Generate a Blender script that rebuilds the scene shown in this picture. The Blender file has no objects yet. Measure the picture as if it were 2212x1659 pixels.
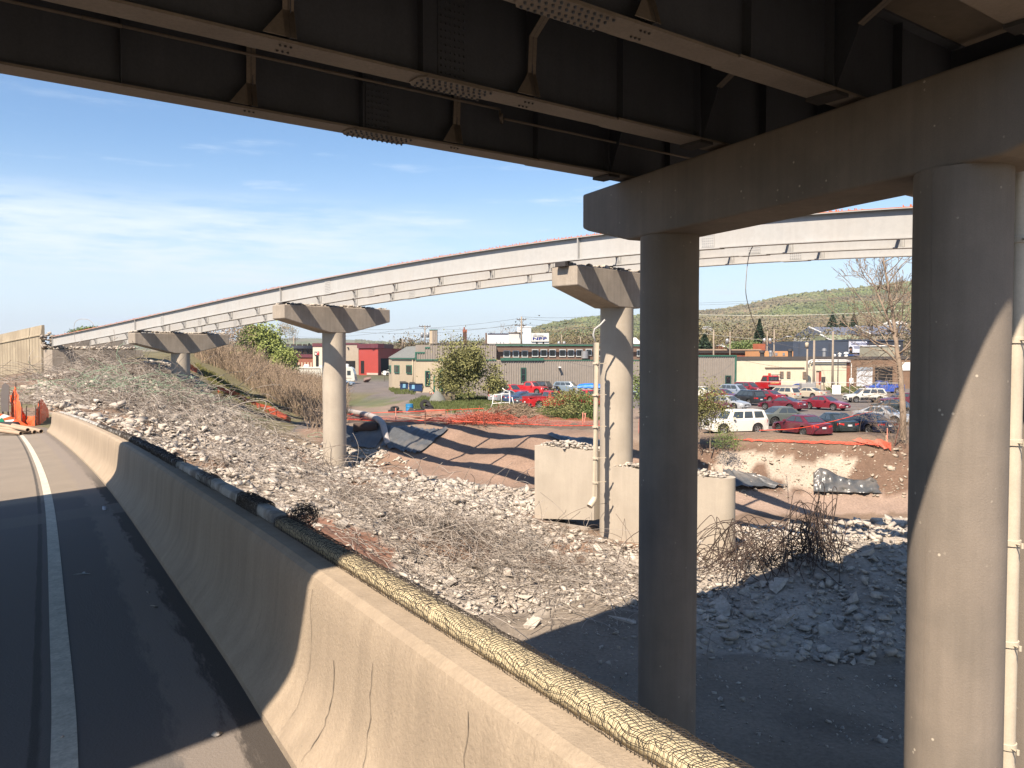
import bpy, bmesh, math, random
import numpy as np
from mathutils import Vector, Matrix
SC = bpy.context.scene
COL = SC.collection
# ------------------------------------------------------------------ camera, sky, sun, exposure
F = 1760.0; CU, CV = 1106.0, 829.5            # focal length and centre, in a 2212 x 1659 picture
TILT = math.atan(59.5 / F)
cam = bpy.data.cameras.new('camera'); camo = bpy.data.objects.new('camera', cam); COL.objects.link(camo)
cam.sensor_width = 36; cam.lens = 36 * F / 2212; cam.clip_start = 0.05; cam.clip_end = 12000
camo.location = (0, 0, 0); camo.rotation_euler = (math.pi / 2 - TILT, 0, 0)
SC.camera = camo
SUNV = Vector((-0.36, -0.77, 1.0)).normalized()      # towards the sun
sun = bpy.data.lights.new('sun', 'SUN'); suno = bpy.data.objects.new('sun', sun); COL.objects.link(suno)
sun.energy = 5.0; sun.angle = math.radians(0.5); sun.color = (1.0, 0.87, 0.72)
suno.rotation_euler = SUNV.to_track_quat('Z', 'Y').to_euler(); suno.location = (0, 0, 60)
w = bpy.data.worlds.new('World'); SC.world = w; w.use_nodes = True
nt = w.node_tree; nt.nodes.clear()
def N(nt, t, **k):
    n = nt.nodes.new(t)
    for a, b in k.items(): setattr(n, a, b)
    return n
out = N(nt, 'ShaderNodeOutputWorld'); bg = N(nt, 'ShaderNodeBackground'); sky = N(nt, 'ShaderNodeTexSky')
sky.sky_type = 'NISHITA'; sky.sun_disc = False; sky.sun_elevation = math.asin(SUNV.z)
sky.sun_rotation = math.atan2(SUNV.x, SUNV.y) % (2 * math.pi)
sky.air_density = 1.0; sky.dust_density = 0.4; sky.ozone_density = 3.0
bg.inputs[1].default_value = 0.082
tc = N(nt, 'ShaderNodeTexCoord'); sep = N(nt, 'ShaderNodeSeparateXYZ'); nt.links.new(tc.outputs['Generated'], sep.inputs[0])
def mth(nt, op, a, b=None, c=None, clamp=False):
    n = N(nt, 'ShaderNodeMath', operation=op); n.use_clamp = clamp
    for i, x in enumerate((a, b, c)):
        if x is None: continue
        if isinstance(x, (int, float)): n.inputs[i].default_value = x
        else: nt.links.new(x, n.inputs[i])
    return n.outputs[0]
az = mth(nt, 'ARCTAN2', sep.outputs[0], sep.outputs[1]); el = mth(nt, 'ARCSINE', sep.outputs[2])
cmb = N(nt, 'ShaderNodeCombineXYZ')
nt.links.new(mth(nt, 'MULTIPLY', az, 3.2), cmb.inputs[0]); nt.links.new(mth(nt, 'MULTIPLY', el, 26.0), cmb.inputs[1])
cn = N(nt, 'ShaderNodeTexNoise'); cn.inputs['Scale'].default_value = 1.6; cn.inputs['Detail'].default_value = 9; cn.inputs['Roughness'].default_value = 0.62
nt.links.new(cmb.outputs[0], cn.inputs['Vector'])
cn2 = N(nt, 'ShaderNodeTexNoise'); cn2.inputs['Scale'].default_value = 9; cn2.inputs['Detail'].default_value = 6
nt.links.new(cmb.outputs[0], cn2.inputs['Vector'])
def ramp_(nt, x, a, b):
    n = N(nt, 'ShaderNodeMapRange', interpolation_type='SMOOTHSTEP'); n.inputs[1].default_value = a; n.inputs[2].default_value = b
    nt.links.new(x, n.inputs[0]); return n.outputs[0]
# streaky cloud bank low over the horizon, thicker towards the west (left)
bank = mth(nt, 'MULTIPLY', ramp_(nt, el, 0.06, 0.115), ramp_(nt, el, 0.20, 0.145))
bank = mth(nt, 'MULTIPLY', bank, ramp_(nt, az, 0.12, -0.35))
b1 = ramp_(nt, mth(nt, 'ADD', mth(nt, 'MULTIPLY', cn.outputs[0], 0.8), mth(nt, 'MULTIPLY', cn2.outputs[0], 0.2)), 0.36, 0.58)
low = mth(nt, 'MULTIPLY', ramp_(nt, el, 0.26, -0.02), 0.78)
wis = mth(nt, 'MULTIPLY', ramp_(nt, cn.outputs[0], 0.56, 0.74), 0.45)
wis = mth(nt, 'MULTIPLY', wis, ramp_(nt, el, 0.40, 0.15))
cl = mth(nt, 'ADD', mth(nt, 'MULTIPLY', mth(nt, 'MULTIPLY', bank, b1), 0.6), mth(nt, 'ADD', low, wis), clamp=True)
mx = N(nt, 'ShaderNodeMix', data_type='RGBA'); nt.links.new(cl, mx.inputs[0])
hs = N(nt, 'ShaderNodeHueSaturation'); hs.inputs['Saturation'].default_value = 1.1; hs.inputs['Value'].default_value = 1.0
nt.links.new(sky.outputs[0], hs.inputs['Color'])
nt.links.new(hs.outputs[0], mx.inputs[6]); mx.inputs[7].default_value = (5.3, 6.0, 6.8, 1)
nt.links.new(mx.outputs[2], bg.inputs[0]); nt.links.new(bg.outputs[0], out.inputs[0])
SC.view_settings.view_transform = 'Standard'; SC.view_settings.look = 'None'; SC.view_settings.gamma = 1
SC.view_settings.exposure = 1.08; SC.view_settings.use_curve_mapping = False
SC.render.engine = 'CYCLES'; SC.cycles.use_denoising = True
SC.cycles.max_bounces = 6; SC.cycles.diffuse_bounces = 1; SC.cycles.transparent_max_bounces = 12
SC.cycles.sample_clamp_indirect = 6; SC.cycles.caustics_reflective = False; SC.cycles.caustics_refractive = False

# ------------------------------------------------------------------ helpers
R = random.Random(7)
NR = np.random.default_rng(7)
ct, st = math.cos(TILT), math.sin(TILT)
def P(u, v, Y):
    a = (u - CU) / F; b = (CV - v) / F
    dy = ct + b * st; dz = -st + b * ct
    return Vector((a / dy * Y, Y, dz / dy * Y))
LOT = -5.4
def onz(u, v, z=LOT):                     # point of the level z seen at a picture position
    p = P(u, v, 1.0); return Vector((p.x / p.z * z, z / p.z, z))
def proj(x, y, z):                        # numpy: world -> picture
    cy = y * ct - z * st; cz = y * st + z * ct
    return CU + F * x / cy, CV - F * cz / cy

def tag(o, label=None, cat=None, group=None, kind=None):
    if label: o['label'] = label
    if cat: o['category'] = cat
    if group: o['group'] = group
    if kind: o['kind'] = kind
    return o
def empty(name, loc=(0, 0, 0), rz=0.0, label=None, cat=None, group=None):
    o = bpy.data.objects.new(name, None); COL.objects.link(o)
    o.location = loc; o.rotation_euler = (0, 0, rz); o.empty_display_size = 0.3
    return tag(o, label, cat, group)
def copy_tree(o, parent=None):
    c = o.copy(); COL.objects.link(c); c.parent = parent
    for ch in o.children: copy_tree(ch, c)
    return c
class MB:
    def __init__(s, smooth=False): s.v = []; s.f = []; s.smooth = smooth; s.T = None
    def add(s, vs, fs):
        n = len(s.v)
        if s.T is not None: vs = [s.T @ Vector(p) for p in vs]
        s.v += [tuple(p) for p in vs]; s.f += [tuple(i + n for i in f) for f in fs]
        return s
    def box(s, x0, y0, z0, x1, y1, z1):
        vs = [(x0, y0, z0), (x1, y0, z0), (x1, y1, z0), (x0, y1, z0), (x0, y0, z1), (x1, y0, z1), (x1, y1, z1), (x0, y1, z1)]
        return s.add(vs, [(3, 2, 1, 0), (4, 5, 6, 7), (0, 1, 5, 4), (1, 2, 6, 5), (2, 3, 7, 6), (3, 0, 4, 7)])
    def cbox(s, x0, y0, z0, x1, y1, z1, c=0.05):        # box with chamfered vertical edges and top
        pts = [(x0 + c, y0), (x1 - c, y0), (x1, y0 + c), (x1, y1 - c), (x1 - c, y1), (x0 + c, y1), (x0, y1 - c), (x0, y0 + c)]
        m = lambda k: [((x - (x0 + x1) / 2) * k[0] + (x0 + x1) / 2, (y - (y0 + y1) / 2) * k[1] + (y0 + y1) / 2) for x, y in pts]
        k = (1 - 2 * c / max(x1 - x0, 1e-6), 1 - 2 * c / max(y1 - y0, 1e-6))
        rings = [[(x, y, z0) for x, y in pts], [(x, y, z1 - c) for x, y in pts], [(x, y, z1) for x, y in m(k)]]
        return s.rings(rings)
    def rings(s, rings, closed=True, caps=True):
        n = len(rings[0]); vs = [p for r in rings for p in r]; fs = []
        for i in range(len(rings) - 1):
            for j in range(n if closed else n - 1):
                a = i * n + j; b = i * n + (j + 1) % n
                fs.append((a, b, b + n, a + n))
        if caps and closed:
            fs.append(tuple(range(n))[::-1]); fs.append(tuple((len(rings) - 1) * n + j for j in range(n)))
        return s.add(vs, fs)
    def prism(s, poly, vec):                             # 3D polygon swept along vec
        vec = Vector(vec); a = [Vector(p) for p in poly]
        return s.rings([a, [p + vec for p in a]])
    def tube(s, pts, r, n=8, caps=True):
        pts = [Vector(p) for p in pts]; rings = []; up = None
        for i, p in enumerate(pts):
            d = (pts[min(i + 1, len(pts) - 1)] - pts[max(i - 1, 0)])
            if d.length < 1e-9: d = Vector((0, 0, 1))
            d.normalize()
            if up is None: up = Vector((0, 0, 1)) if abs(d.z) < 0.9 else Vector((1, 0, 0))
            x = d.cross(up)
            if x.length < 1e-6: x = d.orthogonal()
            x.normalize(); y = d.cross(x).normalized(); up = -y if False else up
            rr = r[i] if isinstance(r, (list, tuple)) else r
            rings.append([p + x * (math.cos(t) * rr) + y * (math.sin(t) * rr) for t in [2 * math.pi * k / n for k in range(n)]])
        return s.rings(rings, caps=caps)
    def cyl(s, p0, p1, r, n=16, r1=None): return s.tube([p0, p1], [r, r if r1 is None else r1], n)
    def lathe(s, prof, n=24, c=(0, 0, 0), axis='Z'):     # prof: (radius, height)
        rings = []
        for r, h in prof:
            ring = []
            for k in range(n):
                t = 2 * math.pi * k / n; a, b = r * math.cos(t), r * math.sin(t)
                ring.append((c[0] + a, c[1] + b, c[2] + h) if axis == 'Z' else (c[0] + a, c[1] - h, c[2] + b) if axis == 'Y' else (c[0] + h, c[1] + a, c[2] + b))
            rings.append(ring)
        return s.rings(rings)
    def build(s, name, mat, parent=None):
        me = bpy.data.meshes.new(name); me.from_pydata(s.v, [], s.f); me.validate(); 
        if s.smooth:
            me.shade_smooth()
        return link(name, me, mat, parent)
def link(name, me, mat, parent=None):
    o = bpy.data.objects.new(name, me); COL.objects.link(o)
    if mat is not None:
        for m in (mat if isinstance(mat, (list, tuple)) else [mat]): me.materials.append(m)
    if parent is not None: o.parent = parent
    return o
def npmesh(name, V, Fc, mat, parent=None, smooth=False, attrs=None):
    V = np.asarray(V, dtype=np.float32); Fc = np.asarray(Fc, dtype=np.int32)
    me = bpy.data.meshes.new(name); me.vertices.add(len(V)); me.vertices.foreach_set('co', V.ravel())
    k = Fc.shape[1]; me.loops.add(Fc.size); me.loops.foreach_set('vertex_index', Fc.ravel())
    me.polygons.add(len(Fc)); me.polygons.foreach_set('loop_start', np.arange(0, Fc.size, k, dtype=np.int32))
    try: me.polygons.foreach_set('loop_total', np.full(len(Fc), k, dtype=np.int32))
    except Exception: pass
    for an, (tp, arr) in (attrs or {}).items():
        a = me.attributes.new(an, tp, 'POINT')
        a.data.foreach_set('color' if tp == 'FLOAT_COLOR' else 'value', np.asarray(arr, dtype=np.float32).ravel())
    me.update(calc_edges=True)
    if smooth: me.shade_smooth()
    return link(name, me, mat, parent)
def bev(o, wd=0.03, seg=2):
    m = o.modifiers.new('bevel', 'BEVEL'); m.width = wd; m.segments = seg; m.limit_method = 'ANGLE'; m.angle_limit = math.radians(40)
    return o
def autosmooth(o, deg=40):
    me = o.data; me.shade_smooth()
    try: me.set_sharp_from_angle(angle=math.radians(deg))
    except Exception: pass
    return o

# ------------------------------------------------------------------ materials
def M(name, base, rough=0.85, var=0.15, scale=1.5, fine=0.08, fscale=30, bump=0.0, bscale=25, metal=0.0, spec=0.4,
      streak=0.0, speck=0.0, speckc=(0.8, 0.78, 0.7), spscale=14, tint=None, tvar=0.0, tscale=0.6, coat=0.0, attr=None, coord='Object', corr=0.0):
    m = bpy.data.materials.new(name); m.use_nodes = True; nt = m.node_tree; L = nt.links
    bs = nt.nodes['Principled BSDF']; bs.inputs['Roughness'].default_value = rough; bs.inputs['Metallic'].default_value = metal
    bs.inputs['Specular IOR Level'].default_value = spec
    if coat: bs.inputs['Coat Weight'].default_value = coat; bs.inputs['Coat Roughness'].default_value = 0.08
    tc = N(nt, 'ShaderNodeTexCoord'); co = tc.outputs[coord]
    def noise(sc, det=5, rgh=0.6, vec=None):
        n = N(nt, 'ShaderNodeTexNoise'); n.inputs['Scale'].default_value = sc; n.inputs['Detail'].default_value = det
        n.inputs['Roughness'].default_value = rgh; L.new(vec or co, n.inputs['Vector']); return n.outputs[0]
    def mixc(f, a, b, bt='MIX'):
        n = N(nt, 'ShaderNodeMix', data_type='RGBA', blend_type=bt)
        for i, x in ((0, f), (6, a), (7, b)):
            if isinstance(x, (int, float)): n.inputs[i].default_value = x
            elif isinstance(x, tuple): n.inputs[i].default_value = (x[0], x[1], x[2], 1)
            else: L.new(x, n.inputs[i])
        return n.outputs[2]
    if attr:
        a = N(nt, 'ShaderNodeAttribute', attribute_name=attr); c = a.outputs['Color']
    else:
        c = mixc(0.0, base, base)
    def scalec(c, f):           # multiply colour by a value socket
        n = N(nt, 'ShaderNodeVectorMath', operation='SCALE'); L.new(c, n.inputs[0]); L.new(f, n.inputs['Scale']); return n.outputs[0]
    def rng(x, lo, hi, a=0.3, b=0.7):
        n = N(nt, 'ShaderNodeMapRange'); n.inputs[1].default_value = a; n.inputs[2].default_value = b
        n.inputs[3].default_value = lo; n.inputs[4].default_value = hi; L.new(x, n.inputs[0]); return n.outputs[0]
    if var: c = scalec(c, rng(noise(scale), 1 - var, 1 + var))
    if fine: c = scalec(c, rng(noise(fscale, 3), 1 - fine, 1 + fine))
    if tint: c = mixc(mth(nt, 'MULTIPLY', ramp_(nt, noise(tscale, 4), 0.42, 0.66), tvar), c, tint)
    if streak:
        mp = N(nt, 'ShaderNodeMapping'); mp.inputs['Scale'].default_value = (1, 1, 0.06); L.new(co, mp.inputs[0])
        c = scalec(c, rng(noise(5.5, 4, 0.6, mp.outputs[0]), 1 - streak, 1 + streak * 0.5))
    if speck:
        vo = N(nt, 'ShaderNodeTexVoronoi'); vo.inputs['Scale'].default_value = spscale; L.new(co, vo.inputs['Vector'])
        s1 = ramp_(nt, vo.outputs['Distance'], 0.16, 0.10)
        s2 = ramp_(nt, noise(spscale * 0.35, 3), 0.56, 0.66)
        c = mixc(mth(nt, 'MULTIPLY', mth(nt, 'MULTIPLY', s1, s2), speck), c, speckc)
    L.new(c, bs.inputs['Base Color'])
    h = None
    if bump:
        h = noise(bscale, 6, 0.65)
        bn = N(nt, 'ShaderNodeBump'); bn.inputs['Strength'].default_value = bump; bn.inputs['Distance'].default_value = 0.03
        L.new(h, bn.inputs['Height']); L.new(bn.outputs[0], bs.inputs['Normal'])
    if corr:                    # ribbed sheet metal: ribs every corr metres along the wall (UV x)
        uv = N(nt, 'ShaderNodeSeparateXYZ'); L.new(tc.outputs['UV'], uv.inputs[0])
        fr = mth(nt, 'FRACT', mth(nt, 'DIVIDE', uv.outputs[0], corr))
        rib = mth(nt, 'MULTIPLY', ramp_(nt, fr, 0.0, 0.12), ramp_(nt, fr, 0.42, 0.30))
        bn = N(nt, 'ShaderNodeBump'); bn.inputs['Strength'].default_value = 1.0; bn.inputs['Distance'].default_value = 0.08
        L.new(rib, bn.inputs['Height']); L.new(bn.outputs[0], bs.inputs['Normal'])
    return m
MAT = {}
def flat(name, c, rough=0.6, metal=0.0, var=0.08, **k):
    if name not in MAT: MAT[name] = M(name, c, rough, var, 2.0, 0.04, 40, metal=metal, **k)
    return MAT[name]
conc = M('weathered_concrete', (0.34, 0.29, 0.235), 0.9, 0.12, 0.7, 0.10, 22, 0.25, 30, streak=0.14, tint=(0.22, 0.19, 0.155), tvar=0.5, tscale=0.5)
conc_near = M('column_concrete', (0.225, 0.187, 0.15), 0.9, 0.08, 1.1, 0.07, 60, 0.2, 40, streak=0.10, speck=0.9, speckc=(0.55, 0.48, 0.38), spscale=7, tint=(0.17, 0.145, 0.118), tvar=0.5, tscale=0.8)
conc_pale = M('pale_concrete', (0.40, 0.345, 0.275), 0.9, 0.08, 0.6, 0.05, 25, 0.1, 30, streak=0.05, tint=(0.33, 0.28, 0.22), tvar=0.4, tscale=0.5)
conc_broken = M('broken_concrete', (0.40, 0.355, 0.30), 0.95, 0.28, 2.2, 0.15, 12, 0.3, 14)
conc_wall = M('old_cream_concrete', (0.36, 0.30, 0.215), 0.9, 0.12, 0.5, 0.08, 12, 0.2, 20, streak=0.22, tint=(0.26, 0.21, 0.15), tvar=0.6, tscale=0.35)
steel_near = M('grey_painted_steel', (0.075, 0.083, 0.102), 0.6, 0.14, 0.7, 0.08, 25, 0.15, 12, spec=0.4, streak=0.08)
steel_flange = M('pale_flange_steel', (0.22, 0.185, 0.155), 0.7, 0.14, 1.2, 0.10, 20, 0.15, 20)  # bottom flanges, strips and conduit, paler in colour than the webs
bolt_m = M('dark_bolt_steel', (0.045, 0.04, 0.038), 0.6, 0.1, 5, 0.05)
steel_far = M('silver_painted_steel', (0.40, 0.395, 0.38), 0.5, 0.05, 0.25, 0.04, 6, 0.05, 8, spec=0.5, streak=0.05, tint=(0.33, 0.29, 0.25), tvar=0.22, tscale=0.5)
orange_m = flat('orange_primer', (0.48, 0.17, 0.09), 0.8)
rust_m = M('rusty_rebar', (0.345, 0.30, 0.255), 0.85, 0.35, 0.8, 0.2, 9)
rust_mid = M('brown_rebar', (0.17, 0.135, 0.108), 0.85, 0.3, 0.8, 0.2, 9)
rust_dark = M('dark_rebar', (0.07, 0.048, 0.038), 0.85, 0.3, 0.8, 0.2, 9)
black_m = flat('black_rubber', (0.018, 0.018, 0.02), 0.7)
white_p = flat('white_paint', (0.75, 0.74, 0.70), 0.5)
grey_p = flat('grey_metal', (0.33, 0.33, 0.33), 0.45, 0.5)
green_tr = flat('green_trim', (0.035, 0.115, 0.08), 0.5)
glass_m = M('dark_glass', (0.02, 0.024, 0.028), 0.08, 0.1, 1, 0, spec=0.8)
wood_m = M('weathered_wood', (0.24, 0.185, 0.14), 0.9, 0.2, 1.5, 0.1, 30, 0.2, 20, streak=0.25)
hulls = []
def make_hulls(n=14):
    for i in range(n):
        bm = bmesh.new(); rr = random.Random(100 + i)
        for k in range(rr.choice((8, 9, 10))):
            v = Vector((rr.gauss(0, 1), rr.gauss(0, 1), rr.gauss(0, 1))).normalized()
            mxc = max(abs(v.x), abs(v.y), abs(v.z)); v = v / (mxc ** 0.95)
            bm.verts.new((v.x * 0.5 * rr.uniform(0.85, 1.1), v.y * 0.5 * rr.uniform(.8, 1.1), v.z * 0.36 * rr.uniform(.8, 1.1)))
        bmesh.ops.convex_hull(bm, input=bm.verts)
        bmesh.ops.triangulate(bm, faces=bm.faces)
        bmesh.ops.delete(bm, geom=[v for v in bm.verts if not v.link_faces], context='VERTS')
        bm.verts.index_update()
        hulls.append((np.array([v.co[:] for v in bm.verts]), np.array([[v.index for v in f.verts] for f in bm.faces])))
        bm.free()
make_hulls()
def rotm(n, tiltmax=3.14):
    a = NR.uniform(0, 2 * np.pi, n); t = NR.uniform(-tiltmax, tiltmax, n); ca, sa, c2, s2 = np.cos(a), np.sin(a), np.cos(t), np.sin(t)
    m = np.zeros((n, 3, 3)); m[:, 0, 0] = ca; m[:, 0, 1] = -sa * c2; m[:, 0, 2] = sa * s2; m[:, 1, 0] = sa; m[:, 1, 1] = ca * c2; m[:, 1, 2] = -ca * s2; m[:, 2, 1] = s2; m[:, 2, 2] = c2
    return m
def rubble_mesh(name, pos, size, mat, parent=None, tilt=0.8):
    pos = np.asarray(pos); size = np.asarray(size); n = len(pos); which = NR.integers(0, len(hulls), n)
    Rm = rotm(n, tilt); Vs = []; Fs = []; off = 0
    st3 = NR.uniform(0.7, 1.35, (n, 3)) * size[:, None]; st3[:, 2] *= NR.uniform(0.4, 1.05, n)
    for h, (hv, hf) in enumerate(hulls):
        idx = np.where(which == h)[0]
        if not len(idx): continue
        v = np.einsum('nij,nkj->nki', Rm[idx], hv[None] * st3[idx][:, None, :]) + pos[idx][:, None, :]
        f = hf[None] + (np.arange(len(idx)) * len(hv))[:, None, None] + off
        Vs.append(v.reshape(-1, 3)); Fs.append(f.reshape(-1, 3)); off += len(idx) * len(hv)
    return npmesh(name, np.concatenate(Vs), np.concatenate(Fs), mat, parent)
# ------------------------------------------------------------------ ramp path
TOE = [(2.9, -3.2), (0.85, 0.5), (-1.2, 4.175), (-2.65, 6.74), (-7.87, 15.72), (-13.7, 25.2), (-20.1, 35.2), (-26.5, 44.8)]
def catmull(pts, n=12):
    pts = [Vector(p) for p in pts]; out = []
    for i in range(len(pts) - 1):
        p0 = pts[max(i - 1, 0)]; p1 = pts[i]; p2 = pts[i + 1]; p3 = pts[min(i + 2, len(pts) - 1)]
        for k in range(n):
            t = k / n
            out.append(0.5 * ((2 * p1) + (p2 - p0) * t + (2 * p0 - 5 * p1 + 4 * p2 - p3) * t * t + (3 * p1 - p0 - 3 * p2 + p3) * t ** 3))
    out.append(pts[-1]); return out
toe = catmull([(x, y, 0) for x, y in TOE], 14)
toe = [Vector((p.x, p.y, -(1.89 + 0.04 * p.y))) for p in toe]
def frames(path):
    out = []
    for i, p in enumerate(path):
        d = path[min(i + 1, len(path) - 1)] - path[max(i - 1, 0)]; d.z = 0; d.normalize()
        out.append((p, d, Vector((d.y, -d.x, 0))))           # point, forward, right
    return out
TF = frames(toe)
def road_pt(i, q):                                            # q metres right (+) of the toe of the barrier
    p, d, r = TF[i]; return p + r * q + Vector((0, 0, 0.067 * min(q, 0.0)))
sarc = [0.0]
for i in range(1, len(toe)): sarc.append(sarc[-1] + (toe[i] - toe[i - 1]).length)
def at_s(s):
    for i in range(1, len(sarc)):
        if sarc[i] >= s: break
    t = (s - sarc[i - 1]) / (sarc[i] - sarc[i - 1]); a, b = TF[i - 1], TF[i]
    return a[0].lerp(b[0], t), a[1].lerp(b[1], t).normalized(), a[2].lerp(b[2], t).normalized()
END_S = next(sarc[i] for i in range(len(toe)) if toe[i].y > 35.3)

# ------------------------------------------------------------------ noise and terrain
def vnoise(x, y, seed=0):
    xi = np.floor(x).astype(np.int64); yi = np.floor(y).astype(np.int64); xf = x - xi; yf = y - yi
    def h(a, b):
        n = (a * 374761393 + b * 668265263 + seed * 974711) & 0x7fffffff; n = ((n ^ (n >> 13)) * 1274126177) & 0x7fffffff
        return ((n ^ (n >> 16)) & 0xffff) / 65535.0
    u = xf * xf * (3 - 2 * xf); v = yf * yf * (3 - 2 * yf)
    return (h(xi, yi) * (1 - u) + h(xi + 1, yi) * u) * (1 - v) + (h(xi, yi + 1) * (1 - u) + h(xi + 1, yi + 1) * u) * v
def fbm(x, y, oct=4, seed=0):
    s = 0; a = 0.5; t = 0
    for o in range(oct): s = s + a * vnoise(x * 2 ** o, y * 2 ** o, seed + o); t += a; a *= 0.5
    return s / t
def inpoly(u, v, poly):
    poly = np.array(poly, float); ins = np.zeros(u.shape, bool); j = len(poly) - 1
    for i in range(len(poly)):
        a, b = poly[i], poly[j]
        c = ((a[1] > v) != (b[1] > v)) & (u < (b[0] - a[0]) * (v - a[1]) / (b[1] - a[1] + 1e-9) + a[0]); ins ^= c; j = i
    return ins
CT = [(0,815,95),(0,860,60),(0,900,45),(100,812,85),(100,860,58),(110,885,46),(200,797,79),(250,802,77),(330,797,75),(300,830,65),(200,850,58),(250,900,45),(150,872,50),
 (400,850,70),(400,908,55),(450,830,78),(500,870,72),(560,905,66),(640,935,62),(700,965,58),(722,1012,56.2),(440,760,95),(440,785,86),(520,800,92),(560,815,90),(520,850,80),(620,850,84),(600,885,76),(680,905,72),(300,765,93),
 (850,925,61.5),(850,975,59.5),(850,1020,54),(1000,925,61.5),(1000,985,58),(1000,1050,50),(1150,935,59),(1150,948,56),(1150,1040,52),(760,925,62),(760,975,60),(1300,945,54.5),(1500,950,52.8),
 (1300,1010,51),(1400,1050,48),(1700,955,51.4),(1900,956,51.2),(2200,955,51.2),(1600,1050,48.5),(1750,1075,48.4),(1900,1072,48.4),(2200,1070,48.5),(1700,1000,50.3),(1550,985,51),(1750,1150,41),(1600,1130,42.5),(1900,1140,42),(1650,1215,33.5),
 (1750,1200,32.5),(1900,1190,32),(2200,1190,32),(1650,1300,29.3),(1800,1400,24.7),(2200,1400,24.7),(1380,1300,27.5),(1115,1390,24.7),(1250,1200,34.6),(1150,1150,38),(1000,1150,36),(900,1250,30.5),(850,1150,33),(1000,1085,42),
 (700,1055,44),(600,1000,48),(500,960,50),(400,950,44),(600,1080,34),(480,1010,40),(300,930,42),(700,1150,30),(800,1230,28.5),(900,1325,26),(1200,1500,20.5),(1500,1600,18.5),(1900,1600,18.5),(1000,1230,31),(1160,1118,42.2),(1380,1182,37.5)]
ctrl = [tuple(P(*c)) for c in CT]
ctrl += [(5, 5, -8.8), (15, 5, -8.8), (25, 18, -8.8), (1, 13, -8.5), (-4, 17, -7.3), (8, 12, -8.8), (0, 4, -8.6), (-10, 25, -5.6), (40, 30, -8.8), (40, 45, -8.6), (40, 51, -5.4),
         (-60, 70, -3.2), (-60, 95, -2.4), (-60, 45, -3.5), (-45, 30, -4.2), (-40, 10, -5), (-20, 5, -4), (-45, 95, .5), (-40, 104, -.5), (-50, 115, -3), (-22, 86, LOT), (-26, 100, LOT)]
for y in (62.5, 66, 72, 78): 
    for x in (-14, -6, 4, 14, 26, 38, 50): ctrl.append((x, y, LOT))
for y in (52.5, 56, 60): 
    for x in (12, 20, 28, 38, 50): ctrl.append((x, y, LOT))
ctrl = np.array(ctrl); PX, PZ = ctrl[:, :2], ctrl[:, 2]
def kern(d): return np.sqrt(d * d + 0.6)
A_ = kern(np.linalg.norm(PX[:, None] - PX[None], axis=2)) + np.eye(len(PX)) * -0.15
W_ = np.linalg.solve(np.block([[A_, np.ones((len(PX), 1))], [np.ones((1, len(PX))), np.zeros((1, 1))]]), np.append(PZ - LOT, 0))
toeA = np.array([p[:] for p in toe]); rgtA = np.array([t[2][:] for t in TF])
RUBPOLY = [(104,812),(150,797),(230,800),(330,785),(372,786),(420,812),(462,862),(500,902),(590,945),(690,968),(800,955),(880,1000),(900,1030),(1160,1062),(1165,1115),(1290,1160),(1600,1140),(1955,1120),(2300,1120),(2300,1400),(1900,1430),(1500,1410),(1385,1330),(1250,1290),(1150,1330),(1000,1330),(830,1250),(700,1230),(400,1040),(250,950),(100,890),(60,850)]
def hgt(x, y, rough=True):
    x = np.asarray(x, float); y = np.asarray(y, float); sh = x.shape; xf = x.ravel(); yf = y.ravel(); z = np.empty(xf.shape)
    for k in range(0, len(xf), 20000):
        q = np.stack([xf[k:k + 20000], yf[k:k + 20000]], 1); d = kern(np.linalg.norm(q[:, None] - PX[None], axis=2)); z[k:k + 20000] = d @ W_[:-1] + W_[-1] + LOT
    lotm = np.clip((yf - 64) / 8, 0, 1) * np.clip((xf + 20) / 6, 0, 1); z = z * (1 - lotm) + LOT * lotm
    # away from the site everything is level
    dx = np.maximum(np.maximum(-62 - xf, xf - 50), 0); dy = np.maximum(np.maximum(-5 - yf, yf - 100), 0); far = np.clip(np.hypot(dx, dy) / 25, 0, 1)
    z = z * (1 - far) + LOT * far
    if rough:
        u, v = proj(xf, np.maximum(yf, 1.0), z); rub = inpoly(u, v, RUBPOLY) & (yf > 12)
        site = (z < LOT - 0.25) | (xf < -22)
        amp = np.where(rub & (xf < -14) & (yf > 38), 0.62, np.where(rub, 0.34, np.where(site & (far < 1), 0.14, 0.0)))
        z = z + amp * (fbm(xf * 0.9, yf * 0.9, 4, 3) - 0.5) * 2
    j = np.argmin((xf[:, None] - toeA[None, ::3, 0]) ** 2 + (yf[:, None] - toeA[None, ::3, 1]) ** 2, axis=1) * 3
    q = (xf - toeA[j, 0]) * rgtA[j, 0] + (yf - toeA[j, 1]) * rgtA[j, 1]
    rz = toeA[j, 2] + 0.067 * np.minimum(q, 0)
    under = (q < 0.62) & (q > -15) & (yf < 37.5) & (yf > -12)
    z = np.where(under, np.minimum(z, rz - 0.3), z)
    near = (q >= 0.62) & (q < 6) & (yf < 40) & (yf > -12)          # the spoil never stands above the barrier
    z = np.where(near, np.minimum(z, rz + 0.35 - (q - 0.5) * 0.12), z)
    return z.reshape(sh)
def axis(lo, hi, step, ends):
    a = list(np.arange(lo, hi + 1e-6, step)); l = lo; s = step
    while l > ends[0]: s *= 1.35; l -= s; a.insert(0, l)
    h = hi; s = step
    while h < ends[1]: s *= 1.35; h += s; a.append(h)
    return np.array(a)
gx = axis(-50, 46, 0.36, (-5000, 5000)); gy = axis(8, 76, 0.36, (-3000, 7000))
GX, GY = np.meshgrid(gx, gy); GZ = hgt(GX, GY)
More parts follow.
